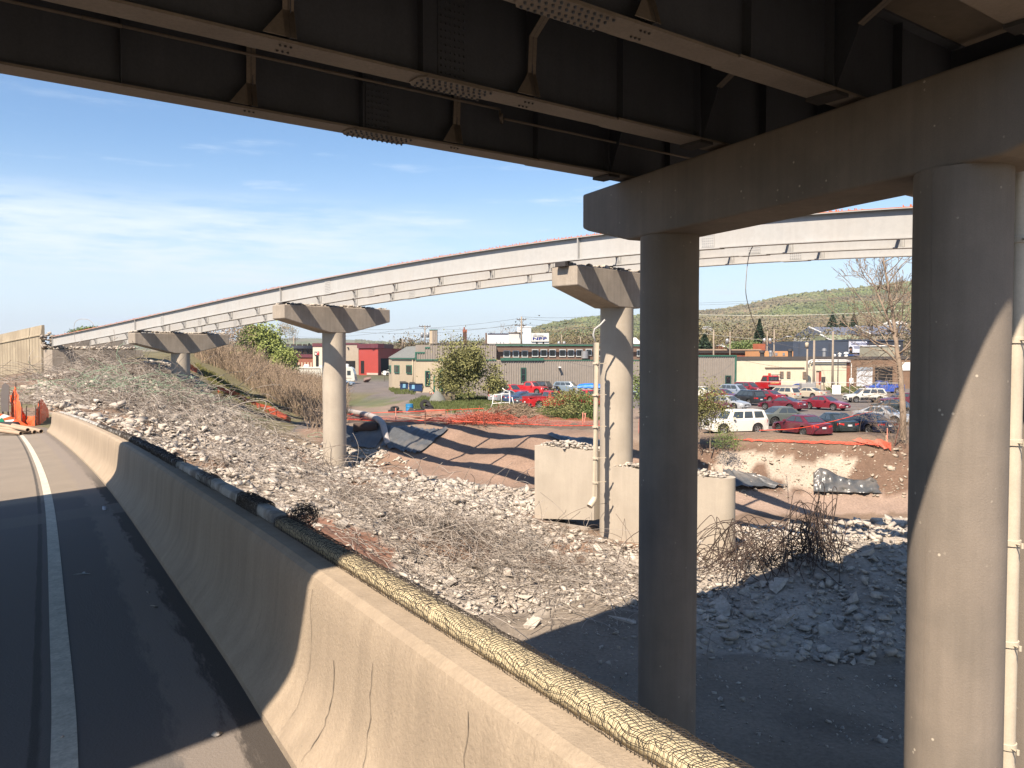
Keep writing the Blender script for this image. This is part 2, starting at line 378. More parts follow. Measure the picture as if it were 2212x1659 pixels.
def hq(x, y):                          # fast lookup in the built grid
    x = np.atleast_1d(np.asarray(x, float)); y = np.atleast_1d(np.asarray(y, float))
    i = np.clip(np.searchsorted(gx, x) - 1, 0, len(gx) - 2); j = np.clip(np.searchsorted(gy, y) - 1, 0, len(gy) - 2)
    fx = (x - gx[i]) / (gx[i + 1] - gx[i]); fy = (y - gy[j]) / (gy[j + 1] - gy[j])
    return (GZ[j, i] * (1 - fx) + GZ[j, i + 1] * fx) * (1 - fy) + (GZ[j + 1, i] * (1 - fx) + GZ[j + 1, i + 1] * fx) * fy
def ground(u, v, Y0=18, Y1=140):       # where the line of sight through a picture position meets the ground
    Ys = np.linspace(Y0, Y1, 1200); p = P(u, v, 1.0); z = p.z * Ys; g = hq(p.x * Ys, Ys); k = np.argmax(z <= g)
    if not (z <= g).any(): k = len(Ys) - 1
    return Vector((p.x * Ys[k], Ys[k], float(g[k])))
def hz(x, y): return float(hq(x, y)[0])
xf, yf, zf = GX.ravel(), GY.ravel(), GZ.ravel()
gu, gv = proj(xf, np.maximum(yf, 1.0), zf); nz = fbm(xf * 0.45, yf * 0.45, 4, 11) - 0.5; nz2 = fbm(xf * 0.12, yf * 0.12, 3, 31) - 0.5
gu = gu + nz * 40; gv = gv + nz * 22
C = np.zeros((len(xf), 3)); 
def paint(mask, col, k=1.0): C[mask] = C[mask] * (1 - k) + np.array(col) * k
ASPH, DIRT, RED, GRAV, DUST, GRASS, OLIVE = (0.13, 0.11, 0.098), (0.165, 0.115, 0.08), (0.19, 0.105, 0.068), (0.185, 0.152, 0.118), (0.33, 0.285, 0.235), (0.085, 0.105, 0.035), (0.12, 0.105, 0.055)
paint(np.ones(len(xf), bool), ASPH)
paint((yf > 190) | (yf < -30) | (np.abs(xf) > 160), (0.09, 0.085, 0.045))
paint((yf < 60) & (yf > -30) & (xf > -70) & (xf < 60), DIRT)
paint((xf < -17 - (yf - 60) * 0.05) & (yf > 40) & (yf < 115), OLIVE)
paint(inpoly(gu, gv, [(700, 875), (1120, 862), (1200, 885), (1500, 880), (1510, 960), (1150, 940), (690, 930)]) & (yf > 50) & (yf < 110), (0.20, 0.15, 0.112))
paint(inpoly(gu, gv, [(880, 866), (1010, 858), (1110, 868), (1150, 892), (1000, 886), (890, 884)]) & (yf > 60) & (yf < 130), GRASS)
paint(inpoly(gu, gv, [(1150, 884), (1280, 880), (1290, 905), (1180, 903)]) & (yf > 60), GRASS)
paint(inpoly(gu, gv, [(740, 862), (860, 866), (870, 874), (745, 880)]) & (yf > 60), GRASS, 0.7)
paint(inpoly(gu, gv, [(640, 925), (900, 918), (1150, 925), (1320, 940), (1400, 1000), (1400, 1060), (1160, 1060), (900, 1035), (700, 1000)]) & (yf > 45), (0.205, 0.138, 0.10))
paint(inpoly(gu, gv, [(1505, 1060), (1960, 1065), (2300, 1065), (2300, 1120), (1960, 1110), (1505, 1110)]) & (yf > 36) & (yf < 50), (0.25, 0.18, 0.138))
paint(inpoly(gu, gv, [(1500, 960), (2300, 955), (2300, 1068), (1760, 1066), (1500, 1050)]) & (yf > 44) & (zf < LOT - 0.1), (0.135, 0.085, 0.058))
rockm = inpoly(gu, gv, [(1540, 1050), (1560, 985), (1640, 975), (1740, 1000), (1850, 985), (1960, 1010), (2300, 1010), (2300, 1062), (1760, 1060)]) & (yf > 44) & (nz > -0.06)
paint(rockm, (0.345, 0.285, 0.225))
rub = inpoly(gu, gv, RUBPOLY) & (yf > 12) & (yf < 96)
paint(rub, DUST)
paint(rub & (nz2 + nz * 0.6 > 0.20), (0.20, 0.13, 0.09))
TANG = [(110, 800), (250, 770), (400, 800), (430, 880), (400, 925), (300, 915), (150, 885)]
paint(inpoly(gu, gv, TANG) & (yf > 30) & (yf < 96), (0.13, 0.10, 0.078))  # shade between the tangled bars, put into the ground colour for depth
paint((yf < 32) & (yf > -30) & (xf > -12) & (zf < -6.5) & ~rub, GRAV)
paint(inpoly(gu, gv, [(0, 800), (110, 800), (250, 870), (420, 960), (560, 1040), (500, 1060), (250, 960), (100, 900), (0, 960)]) & (yf < 92) & (nz > -0.1), (0.17, 0.115, 0.08))
paint(inpoly(gu, gv, [(600, 1100), (720, 1120), (850, 1180), (840, 1240), (760, 1240), (640, 1180)]), (0.20, 0.105, 0.07))
paint(inpoly(gu, gv, [(560, 930), (640, 930), (700, 960), (640, 975), (560, 950)]), (0.22, 0.17, 0.11), 0.6)
ny, nx = GX.shape; ii = np.arange(ny * nx).reshape(ny, nx)
GF = np.stack([ii[:-1, :-1], ii[:-1, 1:], ii[1:, 1:], ii[1:, :-1]], -1).reshape(-1, 4)
ground_m = M('earth_and_gravel', (0.2, 0.15, 0.1), 0.95, 0.22, 0.35, 0.20, 9, 0.7, 5, attr='Col', speck=0.35, speckc=(0.42, 0.37, 0.30), spscale=2.2)
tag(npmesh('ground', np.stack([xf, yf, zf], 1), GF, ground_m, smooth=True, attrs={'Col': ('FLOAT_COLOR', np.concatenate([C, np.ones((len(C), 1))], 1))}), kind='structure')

# ------------------------------------------------------------------ ramp pavement
def strip(path_i, qs, name, mat, lift=0.0, kind='structure', parent=None, jit=None):
    V = []; U = []; n = len(qs)
    for i in path_i:
        for q in qs:
            p = road_pt(i, q(sarc[i]) if callable(q) else q); V.append((p.x, p.y, p.z + lift)); U.append(q(sarc[i]) if callable(q) else q)
    Fc = []; m = len(path_i)
    for a in range(m - 1):
        for b in range(n - 1): Fc.append((a * n + b, (a + 1) * n + b, (a + 1) * n + b + 1, a * n + b + 1)[::-1])
    S = [sarc[i] for i in path_i for q in qs]
    o = npmesh(name, V, Fc, mat, parent, attrs={'across': ('FLOAT', U), 'along': ('FLOAT', S)})
    if kind: o['kind'] = kind
    return o
rm = M('worn_pavement', (0.205, 0.17, 0.132), 0.92, 0.10, 0.8, 0.14, 45, 0.35, 60); nt = rm.node_tree
bs = nt.nodes['Principled BSDF']; src = bs.inputs['Base Color'].links[0].from_socket
aq = N(nt, 'ShaderNodeAttribute', attribute_name='across').outputs['Fac']; asx = N(nt, 'ShaderNodeAttribute', attribute_name='along').outputs['Fac']
tcr = N(nt, 'ShaderNodeTexCoord')
cv = N(nt, 'ShaderNodeCombineXYZ'); nt.links.new(mth(nt, 'MULTIPLY', asx, 1.1), cv.inputs[0]); nt.links.new(mth(nt, 'MULTIPLY', aq, 7.0), cv.inputs[1])
n1 = N(nt, 'ShaderNodeTexNoise'); n1.inputs['Scale'].default_value = 1.6; n1.inputs['Detail'].default_value = 8; n1.inputs['Roughness'].default_value = 0.7; nt.links.new(cv.outputs[0], n1.inputs['Vector'])
wob = mth(nt, 'MULTIPLY', mth(nt, 'SUBTRACT', n1.outputs[0], 0.5), 0.42)
qq = mth(nt, 'ADD', aq, wob)
def mixn(f, a, b):
    n = N(nt, 'ShaderNodeMix', data_type='RGBA')
    nt.links.new(f, n.inputs[0])
    for i, x in ((6, a), (7, b)):
        if isinstance(x, tuple): n.inputs[i].default_value = (*x, 1)
        else: nt.links.new(x, n.inputs[i])
    return n.outputs[2]
c = src
tb = mth(nt, 'MULTIPLY', ramp_(nt, asx, 17.0, 21.0), 1.0)                                  # bridge shade deepened in the lane's own colour
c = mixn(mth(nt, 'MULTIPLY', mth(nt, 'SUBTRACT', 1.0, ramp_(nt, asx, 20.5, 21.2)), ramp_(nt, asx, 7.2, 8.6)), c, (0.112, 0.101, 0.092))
gut = mth(nt, 'MULTIPLY', ramp_(nt, qq, -0.50, -0.40), ramp_(nt, aq, -0.0, -0.12))
c = mixn(mth(nt, 'MULTIPLY', gut, 0.85), c, (0.19, 0.16, 0.135))
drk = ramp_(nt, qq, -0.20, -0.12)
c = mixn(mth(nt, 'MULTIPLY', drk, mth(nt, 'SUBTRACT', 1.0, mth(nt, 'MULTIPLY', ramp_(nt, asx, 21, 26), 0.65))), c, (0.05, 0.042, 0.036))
sm = mth(nt, 'MULTIPLY', ramp_(nt, mth(nt, 'ADD', aq, mth(nt, 'MULTIPLY', wob, 0.12)), -1.17, -1.155), ramp_(nt, mth(nt, 'ADD', aq, mth(nt, 'MULTIPLY', wob, 0.12)), -1.10, -1.125))
c = mixn(mth(nt, 'MULTIPLY', sm, 0.8), c, (0.035, 0.033, 0.03))
jt = mth(nt, 'MULTIPLY', ramp_(nt, mth(nt, 'ABSOLUTE', mth(nt, 'SUBTRACT', mth(nt, 'ADD', asx, mth(nt, 'MULTIPLY', wob, 0.5)), 18.6)), 0.65, 0.5), 0.7)
c = mixn(jt, c, (0.15, 0.13, 0.11))
nt.links.new(c, bs.inputs['Base Color'])
ridx = [i for i in range(len(toe)) if toe[i].y < 41]
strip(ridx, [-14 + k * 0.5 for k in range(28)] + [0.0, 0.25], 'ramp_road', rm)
line_m = M('worn_white_line', (0.50, 0.46, 0.37), 0.85, 0.12, 3, 0.2, 40, tint=(0.34, 0.31, 0.25), tvar=0.5, tscale=9)
strip([i for i in ridx if toe[i].y < 38], [-1.055, -0.925], 'road_marking', line_m, 0.004)

# ------------------------------------------------------------------ hills and far woods
def hills():
    us = np.linspace(-700, 3400, 420); ts = np.linspace(0, 1, 46)
    hu = [-700, 330, 560, 600, 660, 745, 850, 930, 1050, 1100, 1147, 1200, 1240, 1287, 1350, 1430, 1509, 1540, 1613, 1701, 1824, 1958, 2100, 2300, 2800, 3400]
    hv = [745, 742, 734, 731, 730, 733, 741, 744, 738, 726, 711, 698, 690, 686, 684, 680, 672, 671, 658.6, 639, 624, 611, 600, 590, 600, 640]
    rY = np.interp(us, [-700, 700, 900, 1120, 3400], [4200, 4200, 3000, 1700, 1500])
    rv = np.interp(us, hu, hv) + (vnoise(us / 9, us * 0, 5) - .5) * 2.0
    V = []; Cc = []
    for t in ts:
        Y = 420 + (rY - 420) * t; b = (CV - rv) / F; zr = rY * (-st + b * ct) / (ct + b * st)
        z = LOT + (zr - LOT) * (t ** 1.25) * (0.93 + 0.07 * t) ; x = (us - CU) / F * Y * 1.0
        z = z + (fbm(x / 90, Y / 90 + 0 * x, 4, 8) - 0.5) * 0.10 * zr * (t > 0.05) * (t < 0.97)
        V.append(np.stack([x, Y, z], 1))
        g = fbm(x / 160, Y / 240, 4, 21); g2 = fbm(x / 35, Y / 60, 3, 77)
        k = np.clip((g - 0.40) * 5, 0, 1)[:, None]; k2 = np.clip((g2 - 0.35) * 3, 0, 1)[:, None]
        low = np.clip((0.42 - t) * 4, 0, 1)
        green = np.array([0.125, 0.145, 0.060]); brown = np.array([0.165, 0.14, 0.085])
        c = green * k + brown * (1 - k); c = c * (1 - low) + np.array([0.175, 0.125, 0.07]) * low; c = c * (0.8 + 0.4 * k2)
        Cc.append(c)
    V2 = [V[-1] + np.array([0, 500, -400.0])]; V += V2; Cc.append(Cc[-1])
    V = np.concatenate(V); Cc = np.concatenate(Cc); n = len(us); m = len(ts) + 1
    ii = np.arange(n * m).reshape(m, n); Fc = np.stack([ii[:-1, :-1], ii[:-1, 1:], ii[1:, 1:], ii[1:, :-1]], -1).reshape(-1, 4)
    hm = M('wooded_hillside', (0.1, 0.1, 0.05), 1.0, 0.35, 0.02, 0.3, 0.09, 0.0, attr='Col')
    tag(npmesh('hills', V, Fc, hm, smooth=True, attrs={'Col': ('FLOAT_COLOR', np.concatenate([Cc, np.ones((len(Cc), 1))], 1))}), kind='structure')
    # tree crowns over the slopes
    G = V[:n * len(ts)].reshape(len(ts), n, 3); K = 42000
    a = NR.uniform(0.5, len(ts) - 1.01, K); b = NR.uniform(150, n - 60, K); i0 = a.astype(int); j0 = b.astype(int); fa = (a - i0)[:, None]; fb = (b - j0)[:, None]
    p = (G[i0, j0] * (1 - fa) + G[i0 + 1, j0] * fa) * (1 - fb) + (G[i0, j0 + 1] * (1 - fa) + G[i0 + 1, j0 + 1] * fa) * fb
    CG = Cc[:n * len(ts)].reshape(len(ts), n, 3)[i0, j0] * NR.uniform(0.88, 1.12, (K, 1)) * (1 + NR.normal(0, 0.03, (K, 3)))
    dark = NR.random(K) < 0.03; CG[dark] = np.array([0.03, 0.045, 0.02])
    sz = NR.uniform(3.2, 6.0, K) * np.clip(p[:, 1] / 1300, 0.7, 1.6); p[:, 2] += sz * 0.15
    hv_, hf_ = hulls[0][0], hulls[0][1]; Vs = []; Fs = []; Cs = []; off = 0
    which = NR.integers(0, len(hulls), K)
    for h, (hv_, hf_) in enumerate(hulls):
        idx = np.where(which == h)[0]; v = hv_[None] * sz[idx][:, None, None] * np.array([1, 1, 1.35]) + p[idx][:, None]
        Vs.append(v.reshape(-1, 3)); Fs.append((hf_[None] + (np.arange(len(idx)) * len(hv_))[:, None, None] + off).reshape(-1, 3)); off += len(idx) * len(hv_)
        Cs.append(np.repeat(CG[idx], len(hv_), axis=0))
    Cs = np.concatenate(Cs)
    fm = M('far_crowns', (0.1, 0.1, 0.05), 1.0, 0.2, 0.3, 0.1, 2, attr='Col')
    tag(npmesh('forest', np.concatenate(Vs), np.concatenate(Fs), fm, attrs={'Col': ('FLOAT_COLOR', np.concatenate([Cs, np.ones((len(Cs), 1))], 1))}), kind='stuff')
hills()
# ------------------------------------------------------------------ concrete barrier with the wrapped timbers on it
BP = [(0.0, -0.02), (0.0, 0.045), (0.02, 0.075), (0.085, 0.15), (0.135, 0.23), (0.168, 0.31), (0.185, 0.40), (0.196, 0.53), (0.206, 0.68), (0.213, 0.79), (0.235, 0.845), (0.275, 0.872), (0.58, 0.872), (0.59, 0.55), (0.60, -1.6)]
HB = 0.872
def barrier_pt(s, k, off=0.0):
    p, d, r = at_s(s); q, h = BP[k]
    return p + r * q + Vector((0, 0, h))
def top_pt(s, q, h=0.872):
    p, d, r = at_s(s); return p + r * q + Vector((0, 0, h))
bar = MB(); ss = np.arange(0.3, END_S, 0.35)
rings = [[barrier_pt(s, k) for k in range(len(BP))] for s in ss]
p, d, r = at_s(END_S)
for t, f in ((0.12, 0.93), (0.22, 0.80), (0.28, 0.60)):        # the far end is rounded off
    rings.append([at_s(END_S + t)[0] + r * (BP[k][0] * f + 0.26 * (1 - f)) + Vector((0, 0, BP[k][1] * (f if BP[k][1] > 0 else 1))) for k in range(len(BP))])
bar.rings(rings)
bar_m = M('barrier_concrete', (0.335, 0.265, 0.19), 0.92, 0.09, 0.9, 0.09, 55, 0.35, 45, streak=0.16, tint=(0.26, 0.205, 0.15), tvar=0.55, tscale=0.9, speck=0.7, speckc=(0.15, 0.12, 0.09), spscale=34)
bo = bar.build('concrete_barrier', bar_m)
tag(bo, 'long tan concrete road barrier curving beside the ramp, half in shadow', 'barrier')
autosmooth(bo, 20)
crack_m = flat('crack_stain', (0.15, 0.12, 0.092), 0.95)
for s0, w0, k0, k1 in ((7.55, .010, 1, 8), (6.72, .009, 2, 9), (6.2, .006, 2, 7), (8.6, .008, 2, 9), (8.15, .016, 2, 7), (9.75, .007, 1, 9), (10.6, .008, 2, 8), (11.35, .007, 1, 9), (11.9, .012, 2, 8), (13.1, .007, 2, 10), (13.9, .010, 2, 8), (15.3, .008, 2, 8), (16.2, .010, 2, 9), (17.5, .008, 2, 8),
                       (19.5, .01, 2, 8), (21.2, .01, 2, 7), (22.4, .012, 2, 8), (24.6, .01, 2, 7), (26.0, .012, 2, 7), (28.5, .012, 2, 7), (30.5, .012, 2, 7)):
    m = MB(); rr = random.Random(int(s0 * 100)); j = 0; L_, R_ = [], []
    for k in range(k0, k1 + 1):
        for t in (0, .33, .66):
            if k == k1 and t: break
            q = BP[k][0] * (1 - t) + BP[min(k + 1, k1)][0] * t; h = BP[k][1] * (1 - t) + BP[min(k + 1, k1)][1] * t
            j += rr.uniform(-.022, .022); sl = (h - .5) * 0.12
            tw = w0 * 0.26 * rr.uniform(.4, 1.2) * (1 if 0 < (k - k0) else .4)
            for lst, e in ((L_, -tw), (R_, tw)):
                p, d, r = at_s(s0 + j + sl + e); lst.append(p + r * (q - 0.004) + Vector((0, 0, h + 0.002)))
    n = len(L_); m.add(L_ + R_, [(i, i + 1, n + i + 1, n + i) for i in range(n - 1)])
    m.build('crack', crack_m, bo)

def log(s0, s1, q0, wd, ht, step=0.12, seed=1):
    rr = random.Random(seed); m = MB(True); rings = []; s = s0
    prof = [(0.0, 0.003), (-0.003, ht * .5), (0.004, ht * .86), (0.016, ht), (wd * .5, ht * 1.03), (wd - .016, ht), (wd, ht * .8), (wd, 0.003)]
    while s <= s1:
        e = [(rr.uniform(-.004, .004), rr.uniform(-.003, .003)) for _ in prof]
        rings.append([top_pt(s, q0 + a + e[i][0], HB + b + (e[i][1] if b > .01 else 0)) for i, (a, b) in enumerate(prof)]); s += step
    m.rings(rings); return m
def netting(name, parent, s0, s1, q0, wd, ht, cell, r, seed, mat, loose=0.0):
    rr = random.Random(seed); V = []; E = []; prof = [(-.012, -.02), (-.012, ht * .5), (-.002, ht + .006), (wd * .33, ht * 1.08 + .008), (wd * .66, ht * 1.08 + .008), (wd + .01, ht + .004), (wd + .014, 0.0), (wd + .02, -.05)]
    arc = [0.0]
    for a, b in zip(prof, prof[1:]): arc.append(arc[-1] + math.hypot(b[0] - a[0], b[1] - a[1]))
    def on(a, s):
        a = max(0, min(arc[-1] - 1e-4, a)); i = next(i for i in range(1, len(arc)) if arc[i] > a); t = (a - arc[i - 1]) / (arc[i] - arc[i - 1])
        return top_pt(max(.1, s), q0 + prof[i - 1][0] * (1 - t) + prof[i][0] * t, HB + prof[i - 1][1] * (1 - t) + prof[i][1] * t + rr.uniform(0.001, .004 + loose))
    m = MB(); na = int(arc[-1] / cell); ns = int((s1 - s0) / cell)
    P_ = {}
    for i in range(ns + 1):
        wv = 0.35 * math.sin(i * 0.21 + seed) + 0.2 * math.sin(i * .53)
        for j in range(na + 1):
            P_[i, j] = on((j + rr.uniform(-.22, .22) + wv) * arc[-1] / na, s0 + (i + rr.uniform(-.22, .22) + 0.9 * math.sin(j * .35 + i * .05)) * cell)
    for (i, j), p in P_.items():
        for q in ((i + 1, j), (i, j + 1), (i + 1, j + 1) if rr.random() < .12 else None):
            if q in P_: m.tube([p, P_[q]], r * rr.uniform(.7, 1.3), 3, caps=False)
    return m.build(name, mat, parent)
net_m = flat('black_netting', (0.035, 0.028, 0.022), 0.6)
tan_log = M('straw_foam', (0.52, 0.43, 0.27), 0.9, 0.12, 3, 0.12, 60, 0.4, 40)
white_log = M('weathered_white_timber', (0.40, 0.385, 0.35), 0.85, 0.25, 3, 0.2, 30, 0.4, 25, tint=(0.12, 0.10, 0.085), tvar=0.8, tscale=2.6)
def su(u, q=.45):
    return min(np.arange(1, 44, .03), key=lambda s: abs(proj(*top_pt(s, q, .9))[0] - u) + (1e4 if top_pt(s, q).y < .6 else 0))
Q0 = .395
cover = log(0.4, su(612), Q0, .115, .055, seed=3).build('wrapped_timber', tan_log)
tag(cover, 'yellowish timber wrapped in black netting along the near end of the barrier top', 'timber', 'timbers laid along the barrier top')
netting('netting', cover, 3.6, 5.6, Q0, .115, .055, .019, .0010, 5, net_m); netting('netting', cover, 5.6, 7.4, Q0, .115, .055, .019, .0012, 7, net_m); netting('netting', cover, 7.4, su(612), Q0, .115, .055, .022, .0015, 6, net_m, .004)
def white(u0, u1, lab, ht=.075, seed=2, wd=.12):
    o = log(su(u0), su(u1), Q0, wd, ht, .2, seed).build('timber', white_log); bev(o, .01)
    tag(o, lab, 'timber', 'timbers laid along the barrier top'); return o
w1 = white(603, 393, 'dirty white timber in shadow on the barrier top, ending beside a ball of netting', .08, 8)
netting('netting', w1, su(572), su(528), Q0, .12, .08, .018, .0024, 9, net_m, .012); netting('netting', w1, su(470), su(440), Q0, .12, .08, .05, .002, 10, net_m, .01)
w2 = white(389, 270, 'darker netted timber on the barrier top at the edge of the bridge shadow', .065, 12)
netting('netting', w2, su(391), su(268), Q0, .12, .065, .045, .0035, 13, net_m, .02)
w3 = white(267, 192, 'cracked white timber with dark netting on the sunlit barrier top', .055, 14)
netting('netting', w3, su(267), su(215), Q0, .12, .055, .08, .004, 15, net_m, .015)
w4 = white(190, 118, 'thin white timber on the far sunlit end of the barrier top', .055, 16)
# ball of netting behind the barrier
def scribble(name, c, rad, n, r, mat, parent=None, seed=1, seg=26, kind=None):
    rr = random.Random(seed); m = MB()
    for _ in range(n):
        a = rr.uniform(0, 6.28); b = rr.uniform(-1, 1); pts = []; R0 = rad * rr.uniform(.45, 1.0)
        ax = Vector((rr.gauss(0, 1), rr.gauss(0, 1), rr.gauss(0, 1))).normalized(); u = ax.orthogonal().normalized(); v = ax.cross(u)
        ph = rr.uniform(0, 6.28); ln = rr.uniform(2, 6)
        for k in range(seg):
            t = ph + ln * k / seg; pp = (u * math.cos(t) + v * math.sin(t)) * R0 + ax * (rad * .4 * math.sin(t * 1.7 + a))
            pts.append(Vector(c) + Vector((pp.x, pp.y, pp.z * .8)) + Vector((rr.uniform(-1, 1),) * 3) * rad * .03)
        m.tube(pts, r, 3, caps=False)
    return m.build(name, mat, parent)
p, d, r = at_s(su(618) + .1)
tag(scribble('netting_ball', p + r * .60 + Vector((0, 0, 0.93)), .12, 55, .0022, net_m, seed=4), 'crumpled ball of black netting behind the barrier top', 'netting')
m = MB(); rr = random.Random(77)
for i in range(26):                                           # loose net hanging off the outer face
    for j in range(9):
        s = 2.2 + i * .11 + rr.uniform(-.03, .03); a = top_pt(s, .60 + j * .028, .87 - j * .05 + .03 * math.sin(i * .8 + j)); b = top_pt(s + .11 + rr.uniform(-.03, .03), .60 + j * .028, .87 - j * .05 + .03 * math.sin((i + 1) * .8 + j))
        c_ = top_pt(s + rr.uniform(-.02, .02), .60 + (j + 1) * .028, .87 - (j + 1) * .05 + .03 * math.sin(i * .8 + j + 1))
        m.tube([a, b], .0010, 3, False); m.tube([a, c_], .0010, 3, False)
ln = m.build('loose_netting', M('glossy_netting', (0.05, 0.045, 0.04), 0.12, 0.1, 2, 0, spec=1.0)); tag(ln, 'loose black netting hanging off the outer side of the near barrier', 'netting')

# ------------------------------------------------------------------ the bridge overhead
P0 = Vector((1.93, 17.5, 0)); D = Vector((math.sin(math.radians(53.7)), math.cos(math.radians(53.7)), 0)); CD = Vector((0.44, -0.898, 0)).normalized()
ZB = 3.85; GH = 1.5
def gp(n_i, t, z=0.0, off=0.0):                               # point on girder line n_i (0 = outer), t along, off towards us
    b = P0 + CD * (3.0 * n_i) ; return b + D * t + Vector((D.y, -D.x, 0)) * off + Vector((0, 0, z))
overpass = empty('overpass', (0, 0, 0), 0, 'dark steel girder road bridge crossing overhead in shadow', 'bridge')
NEAR = Vector((D.y, -D.x, 0))                                  # towards the camera side
def nd(t, n): return D * t + Vector((-D.y, D.x, 0)) * n       # from bridge coordinates
m = MB()
T0, T1 = -60, 60
far_n = 13.7
def nn(t): return 1.51 + (t + 3.9) * .114
TE = P0.dot(D) + 6.7; far2 = 12.1
quad = [nd(T0, far_n), nd(TE, far_n), nd(TE, far2), nd(T1, far2), nd(T1, nn(22)), nd(22, nn(22)), nd(-16, nn(-16)), nd(T0, nn(-16))]
m.prism([q + Vector((0, 0, ZB + GH)) for q in quad][::-1], (0, 0, .26))
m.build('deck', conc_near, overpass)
m = MB(); zz_ = Vector((0, 0, ZB + GH + .262))
m.prism([nd(T0, far_n) + zz_, nd(TE, far_n) + zz_, nd(TE, far_n - .35) + zz_, nd(T0, far_n - .35) + zz_], (0, 0, .85)); m.prism([nd(TE + .01, far2) + zz_, nd(T1, far2) + zz_, nd(T1, far2 - .35) + zz_, nd(TE + .01, far2 - .35) + zz_], (0, 0, .85))
m.build('parapet', conc_near, overpass)
q = [nd(T0, nn(-16)), nd(-16, nn(-16)), nd(22, nn(22)), nd(T1, nn(22))]
m = MB()
for a, b in zip(q, q[1:]):
    z = Vector((0, 0, ZB + GH + .264)); o_ = Vector((-D.y, D.x, 0)) * .3; m.prism([a + z, b + z, b + z + o_, a + z + o_], (0, 0, .85))
m.build('parapet', conc_near, overpass)
def plate(m, A, B, dirw, w, th):                               # flat bar from A to B
    dirw = Vector(dirw); m.prism([A - dirw * w / 2, B - dirw * w / 2, B + dirw * w / 2, A + dirw * w / 2], Vector((0, 0, th)))
def bolt(m, c, ax, r=.02, h=.022):
    ax = Vector(ax).normalized(); m.cyl(c, Vector(c) + ax * h, r, 6, r * .8)
GT0 = [-40, -40, -40, -26]; NG = 4
SPL = [-5.3, -5.1, -4.92, -4.8]
for gi in range(NG):
    g = MB(); w_ = .42
    GE = 6.4 if gi == 0 else 40
    g.prism([gp(gi, -40, ZB + .04, -.008), gp(gi, GE, ZB + .04, -.008), gp(gi, GE, ZB + .04, .008), gp(gi, -40, ZB + .04, .008)], (0, 0, GH - .08))
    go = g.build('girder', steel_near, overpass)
    g = MB()
    for t0_, t1_, ww in ((-40, -1.9 - .15 * gi, w_), (-1.9 - .15 * gi, GE, w_ * 1.16)):
        g.prism([gp(gi, t0_, ZB, -ww / 2), gp(gi, t1_, ZB, -ww / 2), gp(gi, t1_, ZB, ww / 2), gp(gi, t0_, ZB, ww / 2)], (0, 0, .037))
    g.build('bottom_flange', steel_flange, go)
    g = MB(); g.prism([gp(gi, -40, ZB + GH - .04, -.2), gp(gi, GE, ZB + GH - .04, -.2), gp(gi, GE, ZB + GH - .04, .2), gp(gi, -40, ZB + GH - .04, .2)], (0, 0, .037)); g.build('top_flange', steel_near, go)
    for k in range(-7, 8):
        t = -1.88 + k * 3.78 / 2 * 1.0; st_ = MB()
        if t > GE: continue
        for sg in (1,): st_.prism([gp(gi, t, ZB + .04, sg * .009), gp(gi, t + .012, ZB + .04, sg * .009), gp(gi, t + .012, ZB + .04, sg * .16), gp(gi, t, ZB + .04, sg * .16)], (0, 0, GH - .09))
        st_.build('stiffener', steel_near, go)
    # splice
    c0 = SPL[gi]; sp = MB(); bl = MB(); L2 = .62; W2 = w_ / 2 + .015
    sp.prism([gp(gi, c0 - L2, ZB - .022, -W2 * .55), gp(gi, c0 - L2 + .09, ZB - .022, -W2), gp(gi, c0 + L2 - .09, ZB - .022, -W2), gp(gi, c0 + L2, ZB - .022, -W2 * .55), gp(gi, c0 + L2, ZB - .022, W2 * .55), gp(gi, c0 + L2 - .09, ZB - .022, W2), gp(gi, c0 - L2 + .09, ZB - .022, W2), gp(gi, c0 - L2, ZB - .022, W2 * .55)], (0, 0, .020))
    sp2 = MB(); sp2.prism([gp(gi, c0 - .24, ZB + .10, .010), gp(gi, c0 + .24, ZB + .10, .010), gp(gi, c0 + .24, ZB + .10, .024), gp(gi, c0 - .24, ZB + .10, .024)], (0, 0, GH - .22))
    so = sp.build('splice_plate', steel_flange, go); sp2.build('web_splice', steel_near, go)
    for i in range(12):
        for j in (-1.5, -.55, .55, 1.5):
            bolt(bl, gp(gi, c0 - .53 + i * .096 + (.03 if abs(j) > 1 else 0), ZB - .022, j * .115), (0, 0, -1), .021, .026)
    for i in range(6):
        for j in range(13): bolt(bl, gp(gi, c0 - .19 + i * .076 + (0.0 if i < 3 else 0.0), ZB + .16 + j * .1, .024), NEAR, .017, .022)
    bl.build('bolts', steel_near, so)
